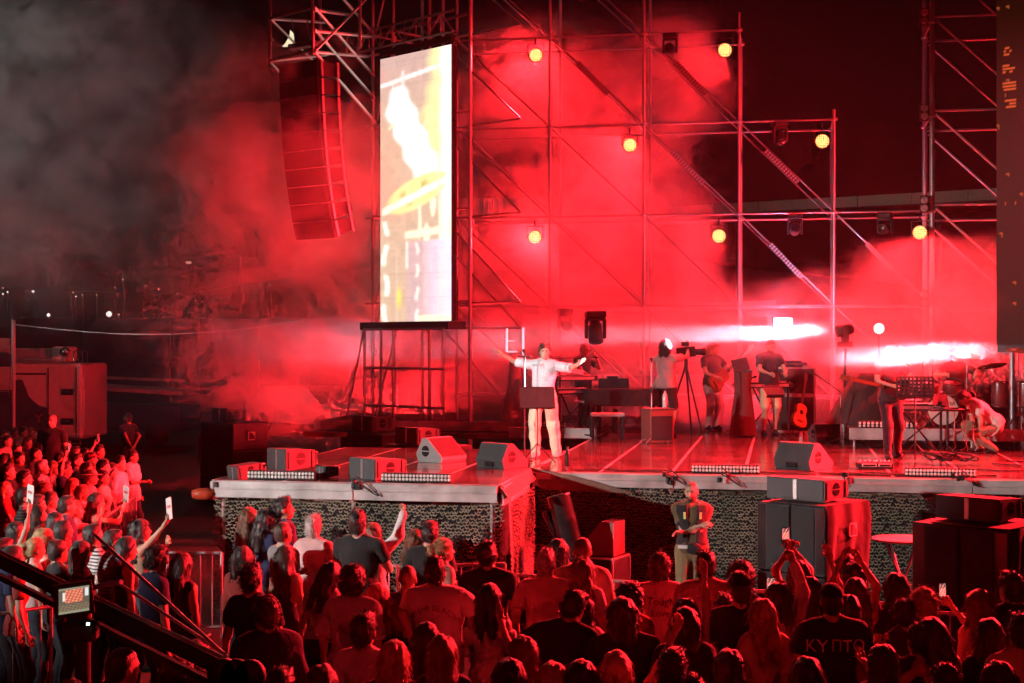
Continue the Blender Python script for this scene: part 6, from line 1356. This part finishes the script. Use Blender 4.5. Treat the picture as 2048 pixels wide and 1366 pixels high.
left_row('backmost', [(6, 861, 'm', 'short', 'dark', 'tee', K), (32, 855, 'f', 'long', 'dark', 'tank', K), (46, 853, 'm', 'short', 'brown', 'tee', G), (63, 857, 'f', 'curly', 'dirty', 'tee', DG), (82, 876, 'f', 'long', 'dark', 'tee', K), (132, 882, 'm', 'short', 'dark', 'tee', K), (152, 893, 'f', 'bob', 'black', 'tee', K, dict(R='face', ex=', hand up')), (172, 897, 'f', 'long', 'dark', 'tee', DG, dict(R='phoneup', ph='r', ex=', phone raised')), (199, 890, 'm', 'short', 'dark', 'tee', DG)])
left_row('second', [(14, 871, 'm', 'short', 'dark', 'tee', PK), (35, 888, 'f', 'pony', 'dark', 'tee', RD), (54, 874, 'f', 'long', 'brown', 'tee', K), (72, 896, 'm', 'buzz', 'dark', 'tee', K), (107, 888, 'f', 'bob', 'brown', 'tee', DG), (120, 905, 'f', 'long', 'dark', 'tee', K), (155, 908, 'm', 'short', 'brown', 'tee', K), (184, 905, 'm', 'short', 'dark', 'tee', RD, dict(cap=('cap', (.3, .03, .03)), ex=' and red cap')), (206, 919, 'm', 'short', 'black', 'tee', K)])
left_row('third', [(10, 906, 'f', 'long', 'dark', 'tee', K), (38, 904, 'm', 'short', 'black', 'tee', K), (85, 921, 'm', 'short', 'grey', 'tee', W_, dict(head=(0, 6, 0))), (107, 923, 'f', 'bob', 'dirty', 'tee', PK, dict(glasses=True, ex=' and glasses')), (130, 924, 'm', 'short', 'black', 'tee', NV, dict(R='up', ph='r', ex=', phone raised high')), (172, 925, 'm', 'short', 'black', 'tee', K), (181, 940, 'f', 'mid', 'dirty', 'tee', PK, dict(cap=('hat', (.62, .5, .45)), ex=', sun hat')), (222, 927, 'f', 'curlylong', 'black', 'tank', PK), (240, 912, 'm', 'short', 'black', 'tee', W_, dict(ex=' by the barrier')), (263, 900, 'f', 'bun', 'dark', 'big', W_, dict(R='front', ex=', barrier end'))])
left_row('fourth', [(18, 927, 'm', 'short', 'dark', 'tee', K), (50, 941, 'm', 'short', 'black', 'tee', G, dict(R='clap', ex=', clapping')), (14, 964, 'f', 'long', 'blond', 'tee', RD, dict(R='front', paper='white sheet held by a person at the left picture edge', ex=' holding paper')), (90, 968, 'f', 'curly', 'auburn', 'tee', PK), (145, 958, 'f', 'curlylong', 'ginger', 'tee', RD), (207, 942, 'f', 'curly', 'black', 'tee', CR, dict(ex=', bag strap')), (165, 970, 'f', 'long', 'dirty', 'tee', W_)])
left_row('fifth', [(50, 975, 'm', 'short', 'dark', 'shirt', G, dict(tkind='stripe', ex=' with stripes')), (72, 990, 'm', 'short', 'black', 'tee', K), (102, 983, 'f', 'long', 'brown', 'tee', PK), (133, 992, 'm', 'short', 'black', 'tee', NV), (190, 985, 'f', 'long', 'dark', 'tank', K, dict(R='phone', paper='pink folded sheet held out near the barrier', ex=', holding a sheet'))])
left_row('sixth', [(34, 1044, 'f', 'long', 'black', 'tank', K, dict(R='upin', paper='red-lit sheet held up at the left, above the camera crane', ex=', sheet raised')), (78, 1010, 'f', 'long', 'brown', 'tee', RD), (113, 1025, 'f', 'long', 'black', 'tee', K), (152, 1003, 'f', 'curly', 'dirty', 'tee', PK, dict(R='phone', ex=', hand raised')), (190, 1049, 'm', 'short', 'black', 'shirt', W_, dict(tkind='stripe', ex=' with dark stripes')), (222, 1060, 'm', 'short', 'dark', 'shirt', G, dict(tkind='stripe', ex=' striped'))])
left_row('nearest', [(4, 1078, 'm', 'short', 'dark', 'tee', NV), (28, 1092, 'f', 'bob', 'dark', 'tee', RD), (66, 1075, 'f', 'pony', 'blond', 'tank', PK), (85, 1058, 'f', 'mid', 'blond', 'tank', RD), (114, 1080, 'f', 'bun', 'dark', 'tee', K), (128, 1040, 'f', 'long', 'black', 'tee', RD), (160, 1083, 'f', 'mid', 'dark', 'tee', K), (249, 1074, 'f', 'long', 'black', 'tank', K)])

# -- crowd left of centre
inf = P(284, 1041, 1.66, 'f', 'curlylong', 'black', 'tank', TN, 'person reaching a white paper sheet up over the red floor', tgt=(3, 19), R=((.30, .26, .34), (.5, 0, -1), .6), L='clap'); sign(inf, 'white paper sheet with a printed line held above the red floor', sz=(.17, .24), tilt=-12)
P(309, 1092, 1.76, 'm', 'short', 'black', 'tee', NV, 'person in patterned navy top beside the barrier on the red floor', turn=-25)
P(362, 1107, 1.68, 'f', 'long', 'brown', 'dress', K, 'person in sleeveless black dress standing before the red floor barrier', bot='none', tgt=(-4, 22), L='hip')
P(239, 1295, 1.78, 'm', 'buzz', 'dark', 'tee', K, 'person in black top at the bottom left clapping by the camera crane', R='clap', L='clap', turn=-30)
P(389, 1282, 1.76, 'm', 'short', 'black', 'tee', K, 'crane operator in black top beside the crane counterweight', turn=15, head=(0, -12, 0))
P(357, 1318, 1.68, 'f', 'bob', 'dark', 'tank', K, 'person in dark strap top at the bottom edge near the crane', turn=-30)
P(412, 1338, 1.64, 'f', 'mid', 'brown', 'tank', RD, 'person in red strap top at the bottom edge right of the crane', turn=-10); P(148, 1362, 1.66, 'f', 'bob', 'dark', 'tee', K, 'person at the bottom left corner, only the crown showing')

# -- front crowd; labels by clothing, pose and neighbours
P(498, 1018, 1.70, 'f', 'curlylong', 'auburn', 'tee', K, 'person in black top nearest the left end of the net')
P(530, 1021, 1.70, 'f', 'curlylong', 'black', 'tee', NV, 'person in dark top with sparkling sleeve at the net, second from its left end')
P(570, 996, 1.84, 'm', 'short', 'black', 'long', NV, 'tall person in navy shirt at the net, looking right', turn=-35, head=(-20, 10, 0))
P(567, 1044, 1.74, 'm', 'buzz', 'brown', 'tee', G, 'person in grey T-shirt with folded arms, in front of the navy shirt', R='fold', L='fold', turn=-12)
P(628, 1032, 1.75, 'm', 'short', 'grey', 'tee', PK, 'person in pale pink T-shirt facing the net left of the large black T-shirt', w=1.05, bcol=K)
P(719, 1022, 1.86, 'm', 'short', 'dark', 'tee', K, 'broad person in black T-shirt in front of the wing', w=1.16, R='front', L='front')
P(746, 1046, 1.68, 'f', 'long', 'auburn', 'jacket', W_, 'person in pale jacket with right fist raised beside the broad black T-shirt', R=((.14, .22, .44), (1, 0, -.5), .9), turn=-10)
P(832, 1062, 1.66, 'f', 'curlylong', 'auburn', 'tank', K, 'person in dark top leaning on the barrier under the right light bar of the wing', turn=-20)
P(860, 1043, 1.78, 'm', 'short', 'black', 'tee', K, 'person in black T-shirt at the barrier under the right light bar', w=1.05)
P(886, 1077, 1.68, 'f', 'pony', 'blond', 'strap', K, 'person in black strap top turned right, in front of the wing corner', turn=-40)
P(978, 1083, 1.80, 'm', 'short', 'dark', 'shirt', K, 'person in black polo shirt before the red side of the wing', w=1.08)
P(814, 1130, 1.70, 'm', 'bald', 'dark', 'tee', DG, 'person in charcoal top half hidden behind the leaning strap dress')
P(485, 1094, 1.64, 'f', 'mid', 'dark', 'long', RD, 'person in red long-sleeved shirt left of the black T-shirts')
P(507, 1130, 1.76, 'm', 'short', 'black', 'tee', K, 'person in black T-shirt standing before the red long-sleeved shirt')
P(573, 1092, 1.68, 'f', 'long', 'brown', 'strap', K, 'person in black strap top, bare shoulders, below the folded arms')
P(641, 1121, 1.66, 'f', 'long', 'dark', 'tee', W_, 'person in white T-shirt and black skirt tilting sideways', side=6, bot='skirt', bcol=K, head=(-10, 0, 12))
inf = P(534, 1195, 1.78, 'm', 'short', 'brown', 'jacket', (.03, .02, .045), 'crew member in quilted dark jacket and headset looking left', turn=38, head=(20, 0, 0))
b = MB(); hp_ = inf['hp']; b.path([Vector(hp_((.098 * math.cos(t), -.015, .03 + .11 * math.sin(t)))) for t in [math.pi * k / 10 for k in range(11)]], .010, 5)
for s in (-1, 1): b.lathe([(0, -.015), (.038, -.012), (.04, .01), (0, .018)], hp_((s * .096, -.005, -.008)), n=12, M=Matrix(inf['Rh'].tolist()) @ Matrix.Rotation(R_(90), 3, 'Y'))
b.build('headset', BLACK, inf['root'])
inf = P(706, 1135, 1.78, 'm', 'curly', 'brown', 'big', W_, 'person in oversized white T-shirt with an orange print on the back', bcol=K); print_on(inf, '-x-', .16, 1.28, (.45, .16, .05))
P(797, 1160, 1.64, 'f', 'side', 'ginger', 'strap', K, 'person in black strap dress tipping the head to the left', side=-12, head=(0, 0, -24))
inf = P(872, 1114, 1.82, 'm', 'short', 'dark', 'big', W_, 'person in large white T-shirt with curved faded lettering across the back', w=1.12, bcol=K, R=((.20, .26, -.06), (.8, -.3, -.8), .7)); CUP = inf['hand_r'] + Vector((.02, .05, .07)); print_on(inf, 'MIAMI BEACH', .07, 1.36, (.34, .24, .23), arc=2.6)
P(979, 1168, 1.68, 'f', 'long', 'dark', 'offshoulder', W_, 'person in white off-shoulder top below the black polo shirt', R='front', L='front')
P(728, 1228, 1.74, 'm', 'short', 'dark', 'tee', W_, 'person in plain white T-shirt nearest the bottom, left of centre')
P(785, 1283, 1.68, 'f', 'long', 'blond', 'tee', DG, 'person in charcoal top at the bottom, right of the plain white T-shirt')
P(852, 1247, 1.68, 'f', 'long', 'black', 'tee', K, 'person in black top behind the two at the bottom edge left of centre')
P(888, 1271, 1.72, 'f', 'long', 'dirty', 'tee', K, 'person in black top at the bottom edge below the lettered white T-shirt')
P(1046, 1272, 1.68, 'f', 'long', 'auburn', 'tee', RD, 'person in red top at the bottom edge just left of centre')
P(1015, 1320, 1.68, 'f', 'mid', 'black', 'tee', K, 'person at the bottom edge in front of the red top, only the head showing'); P(558, 1338, 1.74, 'm', 'short', 'brown', 'tee', K, 'person at the bottom edge below the headset, only the head showing')
P(1092, 1100, 1.78, 'm', 'short', 'grey', 'tee', PK, 'person in pale pink T-shirt left of the cannon', w=1.1)
P(1114, 1080, 1.70, 'f', 'bob', 'black', 'tee', RD, 'person in red top between the cannon and the pink T-shirt', R='phone')
P(1163, 1074, 1.86, 'm', 'bald', 'dark', 'long', CR, 'tall person in cream shirt before the flight case', w=1.05)
P(1166, 1118, 1.70, 'f', 'curlylong', 'dirty', 'tee', W_, 'person in fringed white top in front of the tall cream shirt')
P(1116, 1180, 1.76, 'm', 'short', 'black', 'tee', K, 'person in black top bending towards a friend, centre', lean=10, side=6, w=1.12, head=(-30, -8, 8), L='over')
P(1161, 1188, 1.68, 'f', 'long', 'black', 'offshoulder', RD, 'person in red off-shoulder top held round the shoulders, centre', turn=12)
inf = P(1322, 1110, 1.70, 'm', 'curly', 'brown', 'tee', PK, 'person in pale T-shirt with dark script lettering left of the guard', w=1.05, L='hip', R='hip'); print_on(inf, 'Tough', .10, 1.33, (.10, .02, .02)); print_on(inf, 'Love', .09, 1.22, (.10, .02, .02))
P(1413, 1103, 1.80, 'm', 'short', 'dark', 'shirt', PK, 'person in pale creased shirt right in front of the guard', w=1.08)
P(1374, 1198, 1.66, 'f', 'long', 'brown', 'tank', RD, 'person in red top raising one arm with two fingers up below the guard', R=((.02, .16, .52), (1, 0, -.2), .25))
P(1262, 1172, 1.66, 'f', 'afro', 'black', 'tee', RD, 'person in red top behind the black printed T-shirt, right of centre')
inf = P(1249, 1197, 1.76, 'm', 'mid', 'brown', 'tee', K, 'person in black T-shirt with a small gold print, right of centre', w=1.08, R='front'); print_on(inf, 'o', .12, 1.30, (.5, .35, .10))
P(1370, 1217, 1.74, 'f', 'mid', 'dark', 'big', K, 'person in loose black T-shirt below the raised two fingers', w=1.1)
P(1343, 1299, 1.78, 'm', 'short', 'dark', 'shirt', PK, 'person in pale collared shirt at the bottom edge, right of centre')
P(1234, 1302, 1.68, 'f', 'long', 'blond', 'tank', PK, 'person at the bottom edge with one bare arm stretched up to the right', R=((.26, .18, .44), (.6, 0, -1), .5))
P(1103, 1328, 1.68, 'f', 'mid', 'blond', 'tee', RD, 'person at the bottom edge left of the dark crown, below the bending pair'); P(1166, 1322, 1.70, 'f', 'mid', 'dark', 'tee', K, 'person at the bottom edge below the red off-shoulder top'); P(1386, 1352, 1.70, 'm', 'short', 'dark', 'tee', K, 'person at the bottom edge beside the pale collared shirt, only the crown showing')
P(1481, 1131, 1.72, 'f', 'afro', 'brown', 'tee', RD, 'person in red top behind the black cap, under the subwoofers')
P(1484, 1146, 1.82, 'm', 'short', 'black', 'tee', K, 'broad person in black T-shirt and black cap right of the guard', w=1.12, cap=('cap', K))
P(1449, 1188, 1.60, 'm', 'short', 'brown', 'tee', PK, 'smaller person in pale top left of the broad black T-shirt')
inf = P(1556, 1168, 1.72, 'f', 'mid', 'dark', 'long', W_, 'person in white shirt pointing one arm up and filming with the other', R='point', L='phone'); phone(inf, 'lit phone held below the pointing arm', 'l')
P(1528, 1199, 1.70, 'f', 'long', 'blond', 'long', CR, 'person in cream long-sleeved top in front of the pointing arm')
inf = P(1597, 1122, 1.70, 'f', 'long', 'brown', 'tee', RD, 'person in red top holding a phone high against the covered subwoofers', R='phoneup', L='phoneup'); phone(inf, 'lit phone held highest, against the covered subwoofers', 'r')
P(1622, 1155, 1.68, 'f', 'long', 'black', 'tank', RD, 'person in red strap top with the right arm raised behind the lettered black T-shirt', R='up')
inf = P(1664, 1168, 1.82, 'm', 'buzz', 'black', 'tee', K, 'person in black T-shirt lettered KYOTO across the back', w=1.12, cap=('cap', K)); print_on(inf, 'KY   TO', .125, 1.32, (.85, .68, .72)); print_on(inf, '\u03a0', .115, 1.325, (.55, .36, .12), kind='emblem')
P(1708, 1130, 1.72, 'm', 'curly', 'black', 'tee', K, 'person in black top in front of the cloth cover of the subwoofers')
P(1713, 1157, 1.68, 'f', 'long', 'brown', 'tank', RD, 'person with both hands raised together right of the lettered black T-shirt', R='upin', L='upin')
P(1694, 1191, 1.66, 'f', 'long', 'dark', 'tee', RD, 'person in red top partly behind the lettered black T-shirt')
P(1796, 1150, 1.68, 'f', 'curlylong', 'black', 'tee', K, 'person in dark top below the round bar table'); P(1808, 1198, 1.66, 'f', 'bun', 'dark', 'dress', DG, 'person in patterned charcoal dress below the bar table', bot='none')
P(1848, 1182, 1.72, 'f', 'curly', 'blond', 'tank', RD, 'person in red low-backed top right of the patterned dress')
inf = P(1954, 1183, 1.68, 'f', 'curlylong', 'auburn', 'tank', RD, 'person in red strap top holding a phone low at the right', R='phone', turn=12); phone(inf, 'lit phone held low by the right-hand subwoofers', 'r')
P(2023, 1145, 1.82, 'm', 'short', 'dark', 'jacket', K, 'person in dark jacket at the right edge', w=1.05)
P(1825, 1246, 1.66, 'f', 'bun', 'black', 'tee', K, 'person in black top embracing a neighbour at the lower right', R='over', side=5); P(1880, 1236, 1.70, 'f', 'long', 'dark', 'tank', CR, 'person in cream strap top being embraced at the lower right', L='over', side=-4)
P(1976, 1238, 1.68, 'f', 'long', 'black', 'tee', K, 'person in black top at the lower right, left of the pale shirt'); P(2037, 1228, 1.76, 'm', 'short', 'dark', 'shirt', CR, 'person in cream shirt cut by the right picture edge')
P(1760, 1290, 1.66, 'f', 'long', 'dark', 'tee', K, 'person in black top at the bottom edge right of the lettered T-shirt'); P(1610, 1318, 1.66, 'f', 'bob', 'black', 'tee', K, 'person in black top at the bottom edge left of the lettered T-shirt')
P(1455, 1300, 1.66, 'f', 'long', 'black', 'tee', DG, 'person in charcoal top at the bottom edge left of the cream long sleeves'); P(640, 1330, 1.70, 'f', 'long', 'dark', 'tee', K, 'person at the bottom edge below the plain white T-shirt')
P(1900, 1330, 1.68, 'm', 'short', 'dark', 'tee', K, 'person at the bottom edge in the lower right corner, left one'); P(2000, 1325, 1.70, 'f', 'bob', 'dark', 'tee', RD, 'person at the bottom edge in the lower right corner, right one')
t = thing('drink_cup', 'pale plastic cup in the right hand of the lettered white T-shirt', 'cup', CUP); MB().lathe([(0, -.06), (.028, -.06), (.038, .06), (.035, .06), (.026, -.05), (0, -.05)], n=16).build('cup', mat('cup_plastic', (.7, .6, .55), .3), t)
o = t

# ------------------------------------------------------------------ camera crane at the lower left
def ck(px, py, d): return atd(px, py, d)
e0, e1 = ck(-70, 1085, 10.5), ck(470, 1345, 8.2); JB = thing('camera_crane', 'black camera crane boom with monitor at the lower left', 'camera crane', (ck(190, 1300, 9.2).x, ck(190, 1300, 9.2).y, 0)); o0 = Vector(JB.location)
d = (e1 - e0); q = d.to_track_quat('X', 'Z').to_euler(); MB().box((e0 + e1) / 2 - o0, (d.length, .07, .10), q, bev=.008).build('boom', BLACK, JB); MB().box((e0 + e1) / 2 - o0 + Vector((0, .02, -.13)), (d.length * .9, .035, .04), q).build('lower_boom', BLACK, JB)
MB().tube(e0 - o0 + Vector((0, -.03, .065)), e1 - o0 + Vector((0, -.03, .065)), .012).build('tension_rod', STEEL, JB)
pv = e0.lerp(e1, .50) - o0; MB().tube((pv.x, pv.y, 0.9), pv, .05).build('column', BLACK, JB); MB().box(pv, (.13, .13, .16), bev=.02).build('pivot', BLACK, JB)
for k in range(3): a = 2.094 * k; MB().tube((pv.x, pv.y, 1.15), (pv.x + .6 * math.cos(a), pv.y + .6 * math.sin(a), .02), .035).build('leg', BLACK, JB)
mt = pv + Vector((-.02, -.05, .55)); tp1 = pv + Vector((0, 0, .42)); None
for k, (a, b2) in enumerate([((190, 1070), (455, 1315)), ((235, 1165), (450, 1308)), ((180, 1176), (243, 1164))]): MB().tube(ck(*a, 9.4) - o0, ck(*b2, 8.4 if k < 2 else 9.2) - o0, .011 if k < 2 else .017).build('stay_cable' if k < 2 else 'handle', STEEL, JB)
for k in range(3): MB().lathe([(0, -.03), (.085, -.03), (.09, 0), (.085, .03), (0, .03)], e1 - o0 + Vector((.08 * k - .05, -.05, 0)), n=18, M=Matrix.Rotation(R_(90), 3, 'X')).build('counterweight', BLACK, JB)
def mon(u, v):
    c = np.zeros((len(u), 3)); c[:] = (.16, .13, .09); n = .5 + .5 * np.sin(u * 37 + v * 19) * np.sin(v * 41 - u * 13); b_ = (v > .42) & (v < .93) & (u > .22) & (u < .78); c[b_] = (.75, .13, .08); c[b_ & (n > .6)] = (1., .45, .25); c[(u > .13) & (u < .22) & (v > .5) & (v < .85)] = (1, .85, .8); c[(u > .86) & (u < .97) & (v > .6) & (v < .92)] = (.9, .9, .88)
    c[(v < .36) & (n > .5)] = (.30, .20, .12); c[(v < .1)] = (.35, .33, .22); c[(v > .93)] = (.35, .30, .22); return c
m0 = ck(148, 1200, 8.7) - o0; MN = math.radians(8); hw, hh_ = .088, .076
MT = Matrix.Rotation(YAW + R_(20), 3, 'Z'); cn = lambda x, z, y=0: tuple(m0 + MT @ Vector((x, y, z + .10 * x)))
emissive_grid('lit_monitor', cn(-hw, -hh_), cn(hw, -hh_), cn(-hw, hh_), cn(hw, hh_), 60, 48, mon, attr_mat('monitor_picture', 'Col', .9, .4), JB); MB().box(m0 + MT @ Vector((0, .03, 0)), (.23, .045, .20), Euler((0, R_(-5.5), YAW + R_(20))), bev=.006).build('monitor_case', BLACK, JB)
MB().box(ck(160, 1262, 9.0) - o0, (.22, .12, .12), (0, 0, YAW), bev=.02).build('control_box', BLACK, JB); MB().box(ck(176, 1248, 8.9) - o0, (.016, .012, .016)).build('status_light', mat('green_white_light', (.1, .1, .1), .4, var=0, emit=(.7, 1, .75), estr=4), JB)
# ------------------------------------------------------------------ stage smoke: one closed volume, denser in drifting clouds
def haze():
    x0, x1, y0, y1, z0, z1 = -24, 9.3, 21.3, 38, -1, 13.6
    m = bpy.data.materials.new('stage_smoke'); m.use_nodes = True; nt = m.node_tree; nt.nodes.clear(); N = nt.nodes.new; Lk = nt.links.new
    out = N('ShaderNodeOutputMaterial'); pv = N('ShaderNodeVolumePrincipled'); pv.inputs['Color'].default_value = (.9, .9, .9, 1); pv.inputs['Anisotropy'].default_value = .15
    Lk(pv.outputs[0], out.inputs['Volume'])
    geo = N('ShaderNodeNewGeometry'); P = geo.outputs['Position']
    def noise(scale, detail, dist, off, rough=.55):
        mp = N('ShaderNodeMapping'); mp.inputs['Location'].default_value = off; mp.inputs['Scale'].default_value = (1, 1, 1.15); Lk(P, mp.inputs['Vector'])
        n = N('ShaderNodeTexNoise'); n.inputs['Scale'].default_value = scale; n.inputs['Detail'].default_value = detail; n.inputs['Distortion'].default_value = dist; n.inputs['Roughness'].default_value = rough
        Lk(mp.outputs[0], n.inputs['Vector']); return n.outputs[0]
    n1 = noise(.66, 5.0, 1.1, (3.1, 1.7, 5.2), .58)
    def mr(v, a, b, c, d, smooth=True):
        r = N('ShaderNodeMapRange'); r.interpolation_type = 'SMOOTHSTEP' if smooth else 'LINEAR'
        for i, k in enumerate((a, b, c, d)): r.inputs[i + 1].default_value = k
        Lk(v, r.inputs[0]); return r.outputs[0]
    def op(o, a, b):
        k = N('ShaderNodeMath'); k.operation = o
        for i, v in enumerate((a, b)):
            if isinstance(v, (int, float)): k.inputs[i].default_value = v
            else: Lk(v, k.inputs[i])
        return k.outputs[0]
    tot = None; ev = None
    for c, r, dens in BLOBS + PUFFS:
        s = N('ShaderNodeVectorMath'); s.operation = 'SUBTRACT'; Lk(P, s.inputs[0]); s.inputs[1].default_value = c
        d = N('ShaderNodeVectorMath'); d.operation = 'DIVIDE'; Lk(s.outputs[0], d.inputs[0]); d.inputs[1].default_value = r
        l = N('ShaderNodeVectorMath'); l.operation = 'LENGTH'; Lk(d.outputs[0], l.inputs[0])
        v = mr(l.outputs['Value'], .25, 1.0, dens, 0)
        if (c, r, dens) in PUFFS: ev = v if ev is None else op('ADD', ev, v)
        else: tot = v if tot is None else op('ADD', tot, v)
    m_ = N('ShaderNodeMath'); m_.operation = 'MULTIPLY'; m_.use_clamp = True; Lk(tot, m_.inputs[0]); m_.inputs[1].default_value = 9
    e_ = op('ADD', n1, op('MULTIPLY', m_.outputs[0], .16))           # ragged, eroded cloud edges
    puff = mr(e_, .55, .77, .010, 2.4)
    dens = op('ADD', op('ADD', op('MULTIPLY', tot, puff), ev), .0006)               # and a thin even haze round the lamps
    Lk(dens, pv.inputs['Density'])
    b = MB(); b.box(((x0 + x1) / 2, (y0 + y1) / 2, (z0 + z1) / 2), (x1 - x0, y1 - y0, z1 - z0))
    o = b.build('haze', m); tagit(o, 'red-lit stage smoke drifting over the back of the stage', 'smoke', kind='stuff')
def bl(px, py, Y, rx, ry, rz, d):
    p = aty(px, py, Y); return (tuple(p), (rx, ry, rz), d)
BLOBS = [bl(1170, 490, 34.0, 4.2, 3.8, 3.7, .55),     # bright cloud behind the singer
         bl(1060, 220, 34.0, 3.6, 3.6, 3.0, .32), bl(1330, 170, 34.3, 2.3, 3.6, 2.3, .24),
         bl(650, 600, 33.4, 6.2, 4.2, 4.6, .42), bl(780, 720, 32.0, 5.2, 3.2, 2.2, .26), bl(560, 340, 25.6, 3.2, 2.8, 3.6, .19),     # drift to the left
         bl(110, 280, 33, 7.5, 6, 7.0, .16),          # thin grey smoke at the far left
         bl(1420, 720, 31.6, 8.0, 2.6, 2.1, .55),     # low smoke behind the band
         bl(1900, 640, 31.8, 4.4, 3.4, 2.1, .75)]     # cloud at the right
PUFFS = [bl(1535, 665, 28.2, 1.75, .8, .60, .75), bl(1810, 709, 22.25, 1.40, .5, .40, .95)]      # even puffs in the white beams
haze()
# red wash lamps: floor uplights behind the scaffold and the out-of-sight right-hand side tower, plus added fill lamps
for i, (p, aim, wt, sz, lab) in enumerate([((-2.6, 35.3, .7), (-2.2, 34.8, 8), 4600, 100, 'red wash lamp on the ground behind the scaffold, left one'), ((-.2, 35.6, .7), (-.3, 34.6, 8), 4400, 100, 'red wash lamp on the ground behind the scaffold, right one'),
                                      ((-1.2, 34.2, 1.2), (-1.2, 31.5, 3.2), 3200, 130, 'low red wash lamp behind the piano'), ((3.0, 34.2, 1.2), (2.6, 31.5, 3.4), 3200, 130, 'low red wash lamp behind the amplifiers'),
                                      ((5.4, 33.6, 2.6), (4.6, 31, 6), 3400, 100, 'red wash lamp behind the drums pointing up'), ((-8.6, 33.5, .7), (-9.5, 30, 6), 10500, 120, 'red wash lamp behind the left loudspeakers'),
                                      ((9.6, 23.2, 5.4), (-6, 18.8, 1.6), 42000, 60, 'red wash lamp on the right side tower, upper one'), ((9.9, 26.5, 7.2), (-8, 15, 1.5), 72000, 70, 'red wash lamp on the right side tower, far one'), ((-9.8, 33.9, 3.4), (-21.5, 38.2, 2), 7000, 80, 'added red fill lamp for the truck, behind the left loudspeakers'),  # the truck's lamp is an added fill to redden its side
                                      ((9.6, 20.2, 5.2), (-12, 20.5, 1.2), 60000, 34, 'red wash lamp on the right side tower aimed at the left crowd'), ((9.8, 23.6, 8.4), (-5, 31.8, 4.6), 11000, 58, 'red wash lamp high on the right side tower, facing the scaffold'), ((-7, -7, 7.5), (-3, 13, 1.4), 800, 75, 'added red fill lamp behind the camera, left one'), ((8, -5, 7.5), (2, 13, 1.4), 800, 75, 'added red fill lamp behind the camera, right one')]):  # last two: unseen fills added behind the camera to lift the crowd's backs
    par_lamp(p, aim, wt, lab, size=sz, group='red wash lamps outside the picture')
